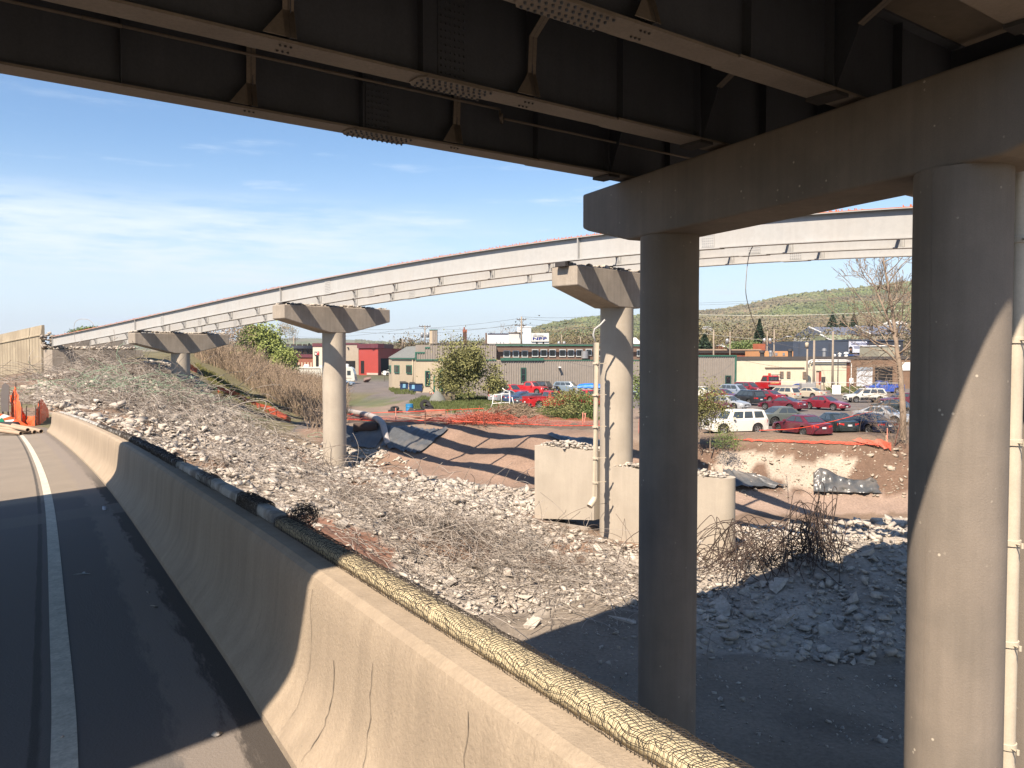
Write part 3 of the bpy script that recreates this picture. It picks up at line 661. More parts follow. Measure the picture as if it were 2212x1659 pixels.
# cross frames between the girders
def cross(gi, t, at_cap=False):
    m = MB(); fl = MB(); bl = MB()
    A = gp(gi, t); B = gp(gi + 1, t); ax = (B - A); L = ax.length; ax.normalize(); th = D * .014
    def q(x, z): return A + ax * x + Vector((0, 0, ZB + z))
    if at_cap:
        prof = [(.12, .05), (.55, .85), (1.1, 1.05), (L - 1.1, 1.05), (L - .55, .85), (L - .12, .05)]
    else:
        prof = [(.02, .04), (.30, .04), (.15, .42), (.20, .95), (.62, 1.12), (L - .62, 1.12), (L - .20, .95), (L - .15, .42), (L - .30, .04), (L - .02, .04)]
    poly = [q(x, z) for x, z in prof] + [q(L - .02, GH - .06), q(.02, GH - .06)]
    m.prism(poly, th); o = m.build('cross_frame', steel_near, overpass)
    for (x0, z0), (x1, z1) in zip(prof[1:-1], prof[2:-1]):
        a, b = q(x0, z0), q(x1, z1); e = (b - a).normalized(); nrm = e.cross(D).normalized() * .012
        fl.prism([a - D * .065, b - D * .065, b + D * .08, a + D * .08], nrm)
    if not at_cap:
        for xa_, xb_ in ((.30, .15), (L - .30, L - .15)):
            a0 = q(xa_ , .04); a1 = q(xb_, .42); e = (a1 - a0).normalized(); nr = e.cross(D).normalized() * .012
            fl.prism([a0 - D * .34, a0 + D * .085, a1 + D * .085, a1 - D * .066], nr * (1 if xa_ < 1 else -1))
    fl.build('frame_flange', steel_flange, o)
    if not at_cap:
        for x_ in (.10, L - .10):
            for k in range(3): bolt(bl, q(x_, .12 + k * .1) + th, D, .018, .02); bolt(bl, q(x_, .12 + k * .1), -D, .018, .02)
            for k in range(3): bolt(bl, q(x_, 0) + Vector((0, 0, -.001)) + D * (-.09 + .07 * k), (0, 0, -1), .018, .02)
        bl.build('bolts', bolt_m, o)
for gi in range(NG - 1):
    for t in (-18.9, -15.1, -11.3, -7.55, -3.75, 3.8):
        cross(gi, t)
    cross(gi, 0.15, True)
cp = MB(True)
for a, b in ((-26, -9.9), (-9.9, -2.9)): cp.cyl(gp(0, a, 4.66, .30), gp(0, b, 4.66, .30), .024, 8)
cp.cyl(gp(0, -2.9, 4.66, .30), gp(0, -2.9, 4.5, .30), .024, 8); cp.box(*(gp(0, -2.95, 4.44, .36)), *(gp(0, -2.75, 4.56, .20)))
cp.cyl(gp(0, -2.8, 4.5, .30), gp(0, 6, 4.5, .30), .024, 8)
for t in (-9.95, -6.4, -13.5): cp.cyl(gp(0, t, 4.66, .30), gp(0, t + .5, 4.66, .30), .031, 8)
cp.build('conduit', steel_flange, overpass)
# bearings
m = MB()
for gi in range(NG): m.T = Matrix.Translation(gp(gi, 0.1, ZB - .001)) @ Matrix.Rotation(-math.radians(53.7) + math.pi / 2, 4, 'Z'); m.box(-.16, -.25, -.055, .16, .25, -.003); m.T = None
m.build('bearing', bolt_m, overpass)

# pier under it
def column(x, y, z0, z1, r, mat, parent, joints=()):
    m = MB(True); prof = [(r, z0 + (z1 - z0) * k / 24) for k in range(25)]
    m.lathe(prof, 64, (x, y, 0)); o = m.build('column', mat, parent); autosmooth(o, 50); return o
C1 = Vector((3.31, 17.2, 0)); C2 = Vector((6.15, 11.2, 0)); PERP = Vector((-CD.y, CD.x, 0)) * -1
npier = empty('bridge_pier', (C1.x, C1.y, -8.8), 0, 'concrete pier in bridge shadow, wide cap on two round columns, nearest the camera', 'pier', 'concrete bridge piers')
def undo(o, root): o.location = Vector(o.location) - Vector(root.location); return o
def kf(r_, z, side): return C1 - CD * r_ + Vector((D.y, -D.x, 0)) * 0 + Vector((-CD.y, CD.x, 0)) * side + Vector((0, 0, z))
prof = [(-2.55, 3.79), (-2.55, 3.0), (-2.35, 2.92), (-.72, 2.50), (.8, 2.50), (5.8, 2.50), (7.5, 2.50), (9.6, 3.05), (9.6, 3.79)]
def cappt(k, z, side): return C1 + CD * k + Vector((-CD.y, CD.x, 0)) * side + Vector((0, 0, z))
m = MB(); m.rings([[cappt(k, z, s_) for k, z in prof] for s_ in (.6, -.6)])
cpo = m.build('pier_cap', conc_near, npier); undo(cpo, npier); bev(cpo, .05, 3)
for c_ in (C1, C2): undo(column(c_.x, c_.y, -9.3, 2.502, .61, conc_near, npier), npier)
m = MB(); a_ = math.atan2(-C2.y, -C2.x) - .62; q_ = C2 + Vector((math.cos(a_), math.sin(a_), 0)) * .609; m.T = Matrix.Translation(q_) @ Matrix.Rotation(a_, 4, 'Z'); m.box(-.004, -.006, -9.2, .006, .006, 2.48); m.T = None; undo(m.build('form_seam', conc_near, npier), npier)
# neighbouring pier at the right edge
p2 = empty('bridge_pier', (8.35, 12.6, -8.8), 0, 'round concrete column at the right edge, just behind the clamped white pipe', 'pier', 'concrete bridge piers')
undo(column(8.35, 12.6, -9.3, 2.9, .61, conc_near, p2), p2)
m = MB()
for z in (1.55, .95): m.lathe([(.612, z), (.628, z + .01), (.628, z + .05), (.612, z + .06)], 48, (8.35, 12.6, 0))
undo(m.build('form_ring', conc_near, p2), p2)
m = MB(); m.T = Matrix.Translation((8.75, 12.9, 0)) @ Matrix.Rotation(math.radians(-10), 4, 'Z')
m.rings([[(-.5, s_ * .5, 2.0), (2.5, s_ * .5, 2.0), (2.5, s_ * .5, 3.8), (.55, s_ * .5, 3.8), (.4, s_ * .5, 2.75)] for s_ in (-1, 1)]); m.T = None
undo(m.build('pier_cap', conc_near, p2), p2)
m = MB(); m.prism([(7.3, 16.0, 3.45), (12, 18.5, 3.45), (12, 18.5, 3.47), (7.3, 16.0, 3.47)], (0, .4, 0)); a, b = Vector((7.35, 16.2, 3.47)), Vector((12, 18.7, 3.47))
m.prism([a, b, b + Vector((0, .02, 0)), a + Vector((0, .02, 0))], (0, 0, .8)); m.prism([a + Vector((0, -.2, .8)), b + Vector((0, -.2, .8)), b + Vector((0, .2, .8)), a + Vector((0, .2, .8))], (0, 0, .03))
tag(m.build('steel_girder', steel_near), 'short stretch of dark girder seen right of the nearest column', 'girder')

def drainpipe(name, x, y, z0, z1, r, brz, bx, lab, mat, foot=None, btop=None):
    root = empty(name, (x, y, z0), 0, lab, 'drainpipe'); m = MB(True); pts = [(0, 0, 0), (0, 0, z1 - z0)]
    if foot: pts = [(foot[0], foot[1], -.30), (foot[0] * .35, foot[1] * .35, -.06), (0, 0, .12), (0, 0, z1 - z0)]
    m.tube(pts, r, 20)
    o = m.build('pipe', mat, root); autosmooth(o, 50)
    for z in brz:
        b = MB(); b.lathe([(r + .002, -.045), (r + .018, -.04), (r + .018, .04), (r + .002, .045)], 24, (0, 0, z - z0))
        d = Vector(bx); n = Vector((-d.y, d.x, 0)).normalized() * .035
        b.prism([Vector((0, 0, z - z0 - .02)) + n, d + Vector((0, 0, z - z0 - .02)) + n, d + Vector((0, 0, z - z0 - .02)) - n, Vector((0, 0, z - z0 - .02)) - n], (0, 0, .04))
        s_ = n * 3.2 + Vector((0, -r - .02, 0)); b.cyl(s_ + Vector((0, 0, z - z0 + .0)), -n * 3.2 + Vector((0, -r - .02, z - z0)), .014, 6)
        b.cyl(n * 3.0 + Vector((0, -r - .025, z - z0 + .035)), n * 3.0 + Vector((0, -r - .025, z - z0 - .035)), .022, 6); b.cyl(-n * 3.0 + Vector((0, -r - .025, z - z0 + .035)), -n * 3.0 + Vector((0, -r - .025, z - z0 - .035)), .022, 6)
        b.build('bracket', mat, root)
    return root
pipe_m = M('painted_pipe', (0.50, 0.43, 0.33), 0.5, 0.10, 2, 0.05, 30, 0.05, 20, streak=0.08)
bz = [P(2187, v, 11.4).z for v in (735, 955, 1171, 1388, 1608)] + [P(2187, v, 11.4).z for v in (520,)]
drainpipe('drainpipe', P(2187, 1000, 11.4).x, 11.4, -8.9, 3.4, .112, bz, (-.42, -.05, 0), 'pale clamped drainpipe at the right edge beside the nearest column', pipe_m)

# ------------------------------------------------------------------ stripped far bridge
def FY(u): return 1.0 / (.0101 + 1.4e-5 * u)
smp = [(115, 728), (200, 709), (300, 689), (450, 655.5), (611, 622.5), (705, 603), (850, 572.5), (980, 548), (1100, 531), (1257, 513.5), (1400, 499), (1600, 479), (1800, 462), (1960, 449), (2200, 433)]
Q = [P(u, v, FY(u)) for u, v in smp]
FA = P(2400, 430, FY(2400)); FB = P(115, 728, FY(115)); FA.z = FB.z = 0; FD = (FB - FA).normalized(); FN = Vector((-FD.y, FD.x, 0)); FN = FN if FN.y > 0 else -FN
FL = (FB - FA).length
pf = np.polyfit([(q - FA).dot(FD) for q in Q], [q.z for q in Q], 4)
def fz(s): return float(np.polyval(pf, s))
def fp(s, n=0.0, dz=0.0): return FA + FD * s + FN * n + Vector((0, 0, fz(s) + dz))
def s_of(u): q = P(u, 700, FY(u)); q.z = 0; return (q - FA).dot(FD)
fbr = empty('girder_bridge', (0, 0, 0), 0, 'long sunlit bridge of silver girders with its concrete deck stripped off', 'bridge')
NS = 90; SS = [-14 + (FL + 14) * k / NS for k in range(NS + 1)]
SPC = 2.95
cap_s = [s_of(1257) + .1, s_of(611), s_of(295)]
for gi in range(3):
    off = gi * SPC; web = MB(); s_list = SS if gi == 0 else [s for s in SS if s < FL - 1.5 * gi] 
    web.rings([[fp(s, off - .012, -.96), fp(s, off - .012, -.03), fp(s, off + .012, -.03), fp(s, off + .012, -.96)] for s in s_list])
    go = web.build('girder', steel_far, fbr)
    f = MB(); f.rings([[fp(s, off - .17, -1.0), fp(s, off - .17, -.962), fp(s, off + .17, -.962), fp(s, off + .17, -1.0)] for s in s_list]); f.build('bottom_flange', steel_far, go)
    f = MB(); f.rings([[fp(s, off - .17, -.034), fp(s, off - .17, -.006), fp(s, off + .17, -.006), fp(s, off + .17, -.034)] for s in s_list]); f.build('top_flange', steel_far, go)
    f = MB(); f.rings([[fp(s, off - .172, -.004), fp(s, off - .172, .018), fp(s, off + .172, .018), fp(s, off + .172, -.004)] for s in s_list]); f.build('primer_coat', orange_m, go)
    if gi == 0:
        f = MB(); s = 0.2; rr = random.Random(5)
        while s < FL - .5:
            cl_ = vnoise(np.array([s / 3.1]), np.array([0.5]), 9)[0]
            if cl_ > .30:
                for o_ in (-.11, 0, .11):
                    if rr.random() < .8: f.cyl(fp(s, o_, -.01), fp(s, o_ + rr.uniform(-.03, .03), rr.uniform(.05, .12)), .018, 5)
            s += .22
        f.build('studs', orange_m, go)
    stf = MB()
    for cs in cap_s:
        for dd in (0,):
            for sg in (-1, 1): stf.prism([fp(cs + dd - .02, off + sg * .013, -.96), fp(cs + dd + .02, off + sg * .013, -.96), fp(cs + dd + .02, off + sg * .16, -.96), fp(cs + dd - .02, off + sg * .16, -.96)], (0, 0, .92))
    e = s_list[-1]; stf.prism([fp(e - .05, off - .013, -.96), fp(e - .01, off - .013, -.96), fp(e - .01, off - .16, -.96), fp(e - .05, off - .16, -.96)], (0, 0, .92))
    stf.build('stiffener', steel_far, go)
    for us_ in (710, 815, 905, 352) if gi == 0 else (1555, 1600) if gi == 1 else ():
        pass
    spo = [(s_of(1530), 0), (s_of(710), 0), (s_of(352), 0)]
    for cs, _ in spo:
        cs2 = cs + gi * -0.4; pl = MB(); bl = MB()
        pl.prism([fp(cs2 - .28, off - .014, -.93), fp(cs2 + .28, off - .014, -.93), fp(cs2 + .28, off - .030, -.93), fp(cs2 - .28, off - .030, -.93)], (0, 0, .86))
        for sg in (0,): pl.prism([fp(cs2 - .6, off - .19, -1.02), fp(cs2 + .6, off - .19, -1.02), fp(cs2 + .6, off + .19, -1.02), fp(cs2 - .6, off + .19, -1.02)], (0, 0, .018))
        po = pl.build('splice_plate', steel_far, go)
        for i in range(6):
            for j in range(9): bolt(bl, fp(cs2 - .22 + i * .088, off - .030, -.88 + j * .098), -FN, .016, .022)
        bl.build('bolts', grey_p, po)
# diaphragms
sp0 = (cap_s[1] - cap_s[0]) / 6
dsl = [cap_s[0] + sp0 * k for k in range(-5, 17) if abs(k) % 6 != 99]
for k, s in enumerate(dsl):
    if s > FL - 2: continue
    for gi in (0, 1):
        A = fp(s, gi * SPC, -1.0); B = fp(s, (gi + 1) * SPC, -1.0); ax = B - A; L = ax.length; ax.normalize()
        q = lambda x, z: A + ax * x + Vector((0, 0, z))
        pr = [(.015, .04), (.16, .04), (.20, .34), (.34, .52), (.75, .60), (L - .75, .60), (L - .34, .52), (L - .20, .34), (L - .16, .04), (L - .015, .04)]
        m = MB(); m.prism([q(*x) for x in pr] + [q(L - .015, .94), q(.015, .94)], FD * .014); o = m.build('cross_frame', steel_far, fbr)
        fl = MB()
        for (x0, z0), (x1, z1) in zip(pr[1:-2], pr[2:-1]):
            a, b = q(x0, z0), q(x1, z1); e = (b - a).normalized(); fl.prism([a - FD * .07, b - FD * .07, b + FD * .085, a + FD * .085], e.cross(FD).normalized() * .012)
        for x_ in (.05, L - .05): fl.prism([q(x_ - .03, .05) - FD * .10, q(x_ + .03, .05) - FD * .10, q(x_ + .03, .05) + FD * .10, q(x_ - .03, .05) + FD * .10], (0, 0, .88))
        fl.build('frame_flange', steel_far, o)

# piers of the far bridge
FNN = FN
def far_pier(u, Y, zb, lab, vtop, hl=4.25, seed=1, thick=1.5, capang=0.0, r=.80, drop=1.75, endh=.9):
    c = P(u, 800, Y); c.z = 0; root = empty('bridge_pier', (c.x, c.y, zb), 0, lab, 'pier', 'concrete bridge piers')
    ax = Matrix.Rotation(capang, 3, 'Z') @ FNN; fd = Vector((-ax.y, ax.x, 0))
    s = (c - FA).dot(FD); zt = fz(s) - 1.02 - .16
    pr = [(-hl, 0), (-hl, -endh), (-r * 1.02, -drop), (r * 1.02, -drop), (hl, -endh), (hl, 0)]
    m = MB(); m.rings([[Vector((0, 0, zt - zb + z)) + ax * x + fd * sg for x, z in pr] for sg in (thick / 2, -thick / 2)])
    co_ = m.build('pier_cap', conc, root); bev(co_, .05, 2)
    m = MB(True); m.lathe([(r, -1.2 + (zt - drop - zb + 1.2) * k / 16) for k in range(17)], 48)
    autosmooth(m.build('column', conc_pale, root), 50)
    n = 260; rr = np.random.default_rng(seed); x = rr.uniform(-hl + .1, hl - .1, n); y = rr.uniform(-.62, .62, n) * (1 - .0 * x)
    hz_ = .02 + .16 * vnoise(x * 1.3 + 7 * seed, y * .5, seed); pos = np.array([[*(ax * a + fd * b)][:2] + [zt - zb + c_ - .02] for a, b, c_ in zip(x, y, hz_)])
    b = rubble_mesh('broken_concrete', pos, rr.uniform(.10, .34, n), conc_broken, root, .5)
    # bearing pads that carry the girders
    m = MB()
    for gi in range(3):
        q = FA + FD * s + FN * (gi * SPC); d_ = Vector((q.x - c.x, q.y - c.y, 0)); x_ = d_.dot(ax)
        m.T = Matrix.Translation(ax * x_ + Vector((0, 0, zt - zb))) @ Matrix.Rotation(math.atan2(ax.y, ax.x), 4, 'Z'); m.box(-.28, -.30, -.05, .28, .30, .155); m.T = None
    m.build('bearing', bolt_m, root)
    return root
far_pier(1332, 39.6, -8.8, 'concrete hammerhead pier just left of the near dark column, its cap in shade', 0, 3.95, 1)
far_pier(722, 56.2, -7.8, 'tall hammerhead pier with diagonal shadow bands, standing mid picture', 0, 4.25, 2)
far_pier(390.5, 73.0, -5.6, 'farthest hammerhead pier rising out of the rubble and rebar at left', 0, 4.25, 3)

# crash wall at the foot of the nearest far pier
wl0 = P(1155, 962, 42.3); wl1 = P(1571, 1045, 34.6); wd_ = wl1 - wl0; wd_.z = 0; WL = wd_.length; wd_.normalize(); wn = Vector((-wd_.y, wd_.x, 0)); wn = wn if wn.y > 0 else -wn
def wq(x, n, z): b = Vector((wl0.x, wl0.y, 0)) + wd_ * x + wn * n; return Vector((b.x, b.y, z))
ztop = -4.62
def wallpiece(x0, x1, zt, zb0, zb1, lab, rnd=False, seed=1, th=1.15, base=None):
    pl = [wq(x0, 0, 0), wq(x1, 0, 0), wq(x1, th, 0), wq(x0, th, 0)]
    if rnd:
        pl = [wq(x0, 0, 0)] + [wq(x1 - th / 2 + th / 2 * math.sin(a), th / 2 - th / 2 * math.cos(a), 0) for a in [math.pi * k / 14 for k in range(15)]] + [wq(x0, th, 0)]
    def zb(p):
        t = ((p - Vector((wl0.x, wl0.y, 0))).dot(wd_) - x0) / (x1 - x0); return zb0 * (1 - t) + zb1 * t
    n = len(pl); lv = [0, .06, 1]
    rg = [[Vector((p.x, p.y, zb(p))) for p in pl], [Vector((p.x, p.y, zt)) for p in pl]]
    m = MB(); m.rings(rg); o = m.build('crash_wall', conc_pale); tag(o, lab, 'wall', 'broken pieces of the crash wall'); autosmooth(o, 40)
    k = int(34 * (x1 - x0)); rr = np.random.default_rng(seed); x = rr.uniform(x0 + .1, x1 - (.35 if rnd else .1), k); y = rr.uniform(.08, th - .08, k)
    h = .22 * np.sin(np.clip((x - x0) / (x1 - x0), 0, 1) * np.pi) * np.sin(y / th * np.pi) * (.6 + .8 * rr.random(k))
    pos = np.array([[*wq(a, b, zt + c_ + .02)] for a, b, c_ in zip(x, y, h)])
    rubble_mesh('broken_concrete', pos, rr.uniform(.12, .36, k), conc_broken, o, .5)
    return o
xa = lambda u: next(x for x in np.arange(0, WL + 1, .02) if proj(*wq(x, 0, ztop))[0] >= u)
x1 = xa(1283); x2 = xa(1322)
wallpiece(0, x1, ztop, -8.45, -8.0, 'pale broken wall block with rubble on top, left of the pier foot', seed=4)
wallpiece(x2, WL, -5.25, -9.3, -9.3, 'pale wall length with rounded end and rubble on top, behind the near column', True, 5)
m = MB(); m.rings([[wq(x, n_, z) for x, n_ in ((0.1, .12), (x1 - .5, .12), (x1 - .5, 1.0), (0.1, 1.0))] for z in (-9.4, -8.47)]); tag(m.build('wall_footing', conc), 'dark gap footing under the lifted broken wall block', 'footing')
px, py = P(1287, 900, 37.5).x, 37.5
drainpipe('drainpipe', px, py, P(1287, 1078, 37.5).z, P(1287, 740, 37.5).z, .145, [P(1287, v, 37.5).z for v in (785, 853, 922, 990, 1042)], (.5, .25, 0), 'tall white drainpipe clamped to the pier left of the near dark column', pipe_m, foot=(-.30, -.25))
m = MB(True); tp = P(1287, 740, 37.5); m.tube([tp, tp + Vector((-.12, 0, .35)), tp + Vector((-.05, 0, .62)), tp + Vector((.2, 0, .8)), tp + Vector((.42, 0, 1.05))], .045, 8); tag(m.build('hose', steel_far), 'short bent hose sticking out of the drainpipe top on the pier', 'hose')

# abutment and wing wall at the far left end
E = fp(FL); Ez = FA + FD * FL
ab = MB()
def aq(s, n, z): b = FA + FD * (FL + s) + FN * n; return Vector((b.x, b.y, z))
zt = fz(FL) - 1.0
ab.rings([[aq(-1.6, -.6, z), aq(-1.6, 8.5, z), aq(1.2, 8.5, z), aq(1.2, -.6, z)] for z in (-3.5, zt - .35)])
abo = ab.build('abutment', conc); tag(abo, 'grey concrete abutment under the left end of the silver girders', 'abutment')
ab = MB(); ab.rings([[aq(0.25, .1, z), aq(.25, 8.3, z), aq(1.1, 8.3, z), aq(1.1, .1, z)] for z in (zt - .345, zt + 1.0)]); ab.build('back_wall', conc, abo)
rr = np.random.default_rng(9); n = 150; pos = np.array([[*aq(a, b, zt - .25 + .25 * c_)] for a, b, c_ in zip(rr.uniform(-1.5, .9, n), rr.uniform(-.5, 8, n), rr.random(n))]); rubble_mesh('broken_concrete', pos, rr.uniform(.15, .5, n), conc_broken, abo, .6)
# wing walls: two lengths with a ragged joint
def wing(s0, s1, lab, seed):
    def ztop_(s): return P(max(-400, CU + F * aq(s, -1, 0).x / aq(s, -1, 0).y), 0, 1).z * 0 + 3.35 + .02 * 0 - (s - .5) * .045
    m = MB(); rr = random.Random(seed); Sx = np.linspace(s0, s1, 8)
    m.rings([[aq(s, -.75, -4.0), aq(s, -.75, ztop_(s) - 1.12), aq(s, -.84, ztop_(s) - 1.10), aq(s, -.84, ztop_(s) - .98), aq(s, -.75, ztop_(s) - .92), aq(s, -.66, ztop_(s)), aq(s, -.40, ztop_(s)), aq(s, -.32, -4.0)] for s in Sx])
    o = m.build('retaining_wall', conc_wall); tag(o, lab, 'wall', 'cream retaining wall lengths at far left')
    g = MB(); k = s0 + .8
    while k < s1 - .3: g.prism([aq(k, -.752, -2.4), aq(k + .05, -.752, -2.4), aq(k + .05, -.760, -2.4), aq(k, -.760, -2.4)], (0, 0, ztop_(k) - 1.2 + 2.4)); k += 1.05
    g.build('groove', flat('groove_shadow', (0.16, 0.13, 0.10), 0.95), o)
    return o
wa = wing(1.4, 5.3, 'short cream retaining wall length with a broken end beside the girders', 3)
wing(5.55, 34, 'long cream grooved retaining wall running off the left edge', 4)
rr = np.random.default_rng(19); n = 90; a = rr.uniform(.2, 1.5, n); z = rr.uniform(zt - .3, zt + 1.6, n); pos = np.array([[*aq(a_, b, z_)] for a_, b, z_ in zip(a, rr.uniform(-.9, .5, n), z)]); 
keep = (pos[:, 2] < zt + 1.9 - (1.5 - a) * 1.2); rubble_mesh('broken_end', pos[keep], rr.uniform(.25, .6, keep.sum()), conc, wa, 1.0)
# ------------------------------------------------------------------ rubble
def scatter(n, xr, yr, poly, pred=None):
    out = []; tot = 0
    while tot < n:
        x = NR.uniform(*xr, 4 * n); y = NR.uniform(*yr, 4 * n); z = hq(x, y); u, v = proj(x, y, z)
        j = fbm(x * .5, y * .5, 3, 5) * 34 - 17
        ok = inpoly(u + j, v + j * .7, poly)
        if pred is not None: ok &= pred(x, y, u, v)
        out.append(np.stack([x[ok], y[ok], z[ok]], 1)); tot += ok.sum()
    return np.concatenate(out)[:n]
def bare(x, y, u=None, v=None):                    # soil shows between the spoil here and there
    return (fbm(x * .12, y * .12, 3, 31) - .5 + (fbm(x * .45, y * .45, 4, 11) - .5) * .6) < .28
col_c = [(c[0], c[1]) for c in ((5.08, 39.6), (-12.2, 56.2), (-29.7, 73.0))]
def clear(x, y):
    ok = np.ones(x.shape, bool)
    for a, b in col_c: ok &= (x - a) ** 2 + (y - b) ** 2 > .6
    t = (x - wl0.x) * wd_.x + (y - wl0.y) * wd_.y; n_ = (x - wl0.x) * wn.x + (y - wl0.y) * wn.y
    ok &= ~((t > -.3) & (t < WL + .2) & (n_ > -.15) & (n_ < 1.3))
    return ok
def offroad(x, y):
    j = np.argmin((x[:, None] - toeA[None, ::2, 0]) ** 2 + (y[:, None] - toeA[None, ::2, 1]) ** 2, axis=1) * 2
    q = (x - toeA[j, 0]) * rgtA[j, 0] + (y - toeA[j, 1]) * rgtA[j, 1]
    return (q > .95) | (y > 41)
allp = lambda x, y, u, v: bare(x, y) & clear(x, y) & offroad(x, y)
p = scatter(30000, (-48, 30), (18, 95), RUBPOLY, allp)
brownp = inpoly(*proj(p[:, 0], p[:, 1], p[:, 2]), [(600, 1100), (720, 1120), (850, 1180), (840, 1240), (760, 1240), (640, 1180)]); p = p[~brownp | (NR.random(len(p)) < .15)]; tg = inpoly(*proj(p[:, 0], p[:, 1], p[:, 2]), TANG); p = p[~tg | (NR.random(len(p)) < .35)]
sz = np.clip(NR.lognormal(-1.75, .66, len(p)), .05, .58) * np.clip(p[:, 1] / 42, .8, 1.08)
nearp = (p[:, 1] < 34); sz[nearp] *= .85
pk = vnoise(p[:, 0] * .35, p[:, 1] * .35, 44); p[:, 2] += sz * .10 + np.clip(pk - .45, 0, 1) * .5 * NR.random(len(p))
dust_c = M('rubble_concrete', (0.42, 0.372, 0.315), 0.95, 0.25, 0.9, 0.2, 7, 0.22, 16, tint=(0.34, 0.28, 0.22), tvar=0.5, tscale=0.35)
tag(rubble_mesh('rubble', p, sz, dust_c, None, .7), kind='stuff')
# smaller grit and stray stones on the bare ground
p = scatter(2600, (-6, 30), (15, 34), [(850, 1180), (1400, 1250), (2300, 1330), (2300, 1620), (1500, 1620), (1000, 1420), (860, 1300)], lambda x, y, u, v: clear(x, y) & offroad(x, y))
tag(rubble_mesh('stones', p + [0, 0, .01], np.clip(NR.lognormal(-3.0, .6, len(p)), .03, .3), dust_c, None, 3), kind='stuff')
p = scatter(1500, (4, 60), (45, 53), [(1500, 962), (2300, 962), (2300, 1075), (1500, 1070)], None)
rock_m = M('pale_rock', (0.36, 0.30, 0.235), 0.95, 0.3, 0.8, 0.2, 9, 0.5, 12)
tag(rubble_mesh('rocks', p, np.clip(NR.lognormal(-2.2, .6, len(p)), .05, .45), rock_m, None, 1), kind='stuff')
# the 300 largest blocks, each an object
hm_ = []
for i, (hv_, hf_) in enumerate(hulls):
    me = bpy.data.meshes.new('concrete_block'); me.from_pydata([tuple(a) for a in hv_], [], [tuple(int(k) for k in f) for f in hf_]); me.materials.append(dust_c); hm_.append(me)
pb = scatter(285, (-44, 30), (19, 80), RUBPOLY, allp); NR.shuffle(pb)
special = [((1012, 1160), .7, .35), ((1020, 1120), .6, .3), ((905, 1168), .6, .2), ((1235, 1215), .9, .25), ((1300, 1245), .8, .2), ((1100, 1245), .7, .2), ((1345, 1340), .75, .05), ((1150, 1352), .55, .05), ((1372, 1240), .8, .1), ((1700, 1345), .7, .1), ((1780, 1370), .9, .1), ((1845, 1300), .8, .1), ((1680, 1270), .8, .1), ((1560, 1320), .8, .1), ((1620, 1265), .6, .1)]
for i in range(285 + len(special)):
    o = bpy.data.objects.new('concrete_block', hm_[i % len(hm_)]); COL.objects.link(o)
    if i < 285:
        q = pb[i]; s = R.uniform(.34, .68) * (1.0 if q[1] > 45 else .9); lift = .12
        o.location = (q[0], q[1], q[2] + s * lift)
    else:
        (u, v), s, lift = special[i - 285]; g = ground(u, v, 16, 60); o.location = (g.x, g.y, g.z + s * lift)
    o.scale = (s * R.uniform(.8, 1.5), s * R.uniform(.7, 1.2), s * R.uniform(.5, 1.1)); o.rotation_euler = (R.uniform(-.6, .6), R.uniform(-.6, .6), R.uniform(0, 6.28))
    tag(o, 'jagged pale block of broken concrete lying in the demolition rubble', 'concrete block', 'large concrete blocks in the rubble')
# long slabs lying at the foot of the embankment
for (u0, v0, u1, v1, w_, lab) in ((408, 872, 520, 905, .55, 'long pale broken beam lying on the rubble right of the farthest pier'),):
    a, b = ground(u0, v0, 30, 80), ground(u1, v1, 30, 80); d = (b - a).normalized(); n_ = Vector((-d.y, d.x, 0)); m = MB(); m.prism([a, b, b + n_ * w_, a + n_ * w_ * 1.3], (0, 0, .45)); o = m.build('broken_beam', conc_broken); bev(o, .05); tag(o, lab, 'broken beam')

# ------------------------------------------------------------------ reinforcing bars
def tubes(name, PTS, r, mat, n=3, parent=None, col=None):
    PTS = np.asarray(PTS, float); K, S, _ = PTS.shape
    T = np.gradient(PTS, axis=1); T /= np.linalg.norm(T, axis=2, keepdims=True) + 1e-9
    ref = np.where(np.abs(T[..., 2:3]) < .9, np.array([0, 0, 1.0]), np.array([1.0, 0, 0])); X = np.cross(T, ref); X /= np.linalg.norm(X, axis=2, keepdims=True) + 1e-9; Y = np.cross(T, X)
    r = np.broadcast_to(np.asarray(r, float).reshape(-1, 1) if np.ndim(r) == 1 else np.asarray(r, float), (K, S))[..., None]
    V = np.stack([PTS + r * (X * math.cos(2 * math.pi * k / n) + Y * math.sin(2 * math.pi * k / n)) for k in range(n)], 2)
    idx = np.arange(K * S * n).reshape(K, S, n); a = idx[:, :-1]; b = idx[:, 1:]
    Fc = np.stack([a, np.roll(a, -1, 2), np.roll(b, -1, 2), b], -1).reshape(-1, 4)
    return npmesh(name, V.reshape(-1, 3), Fc, mat, parent)
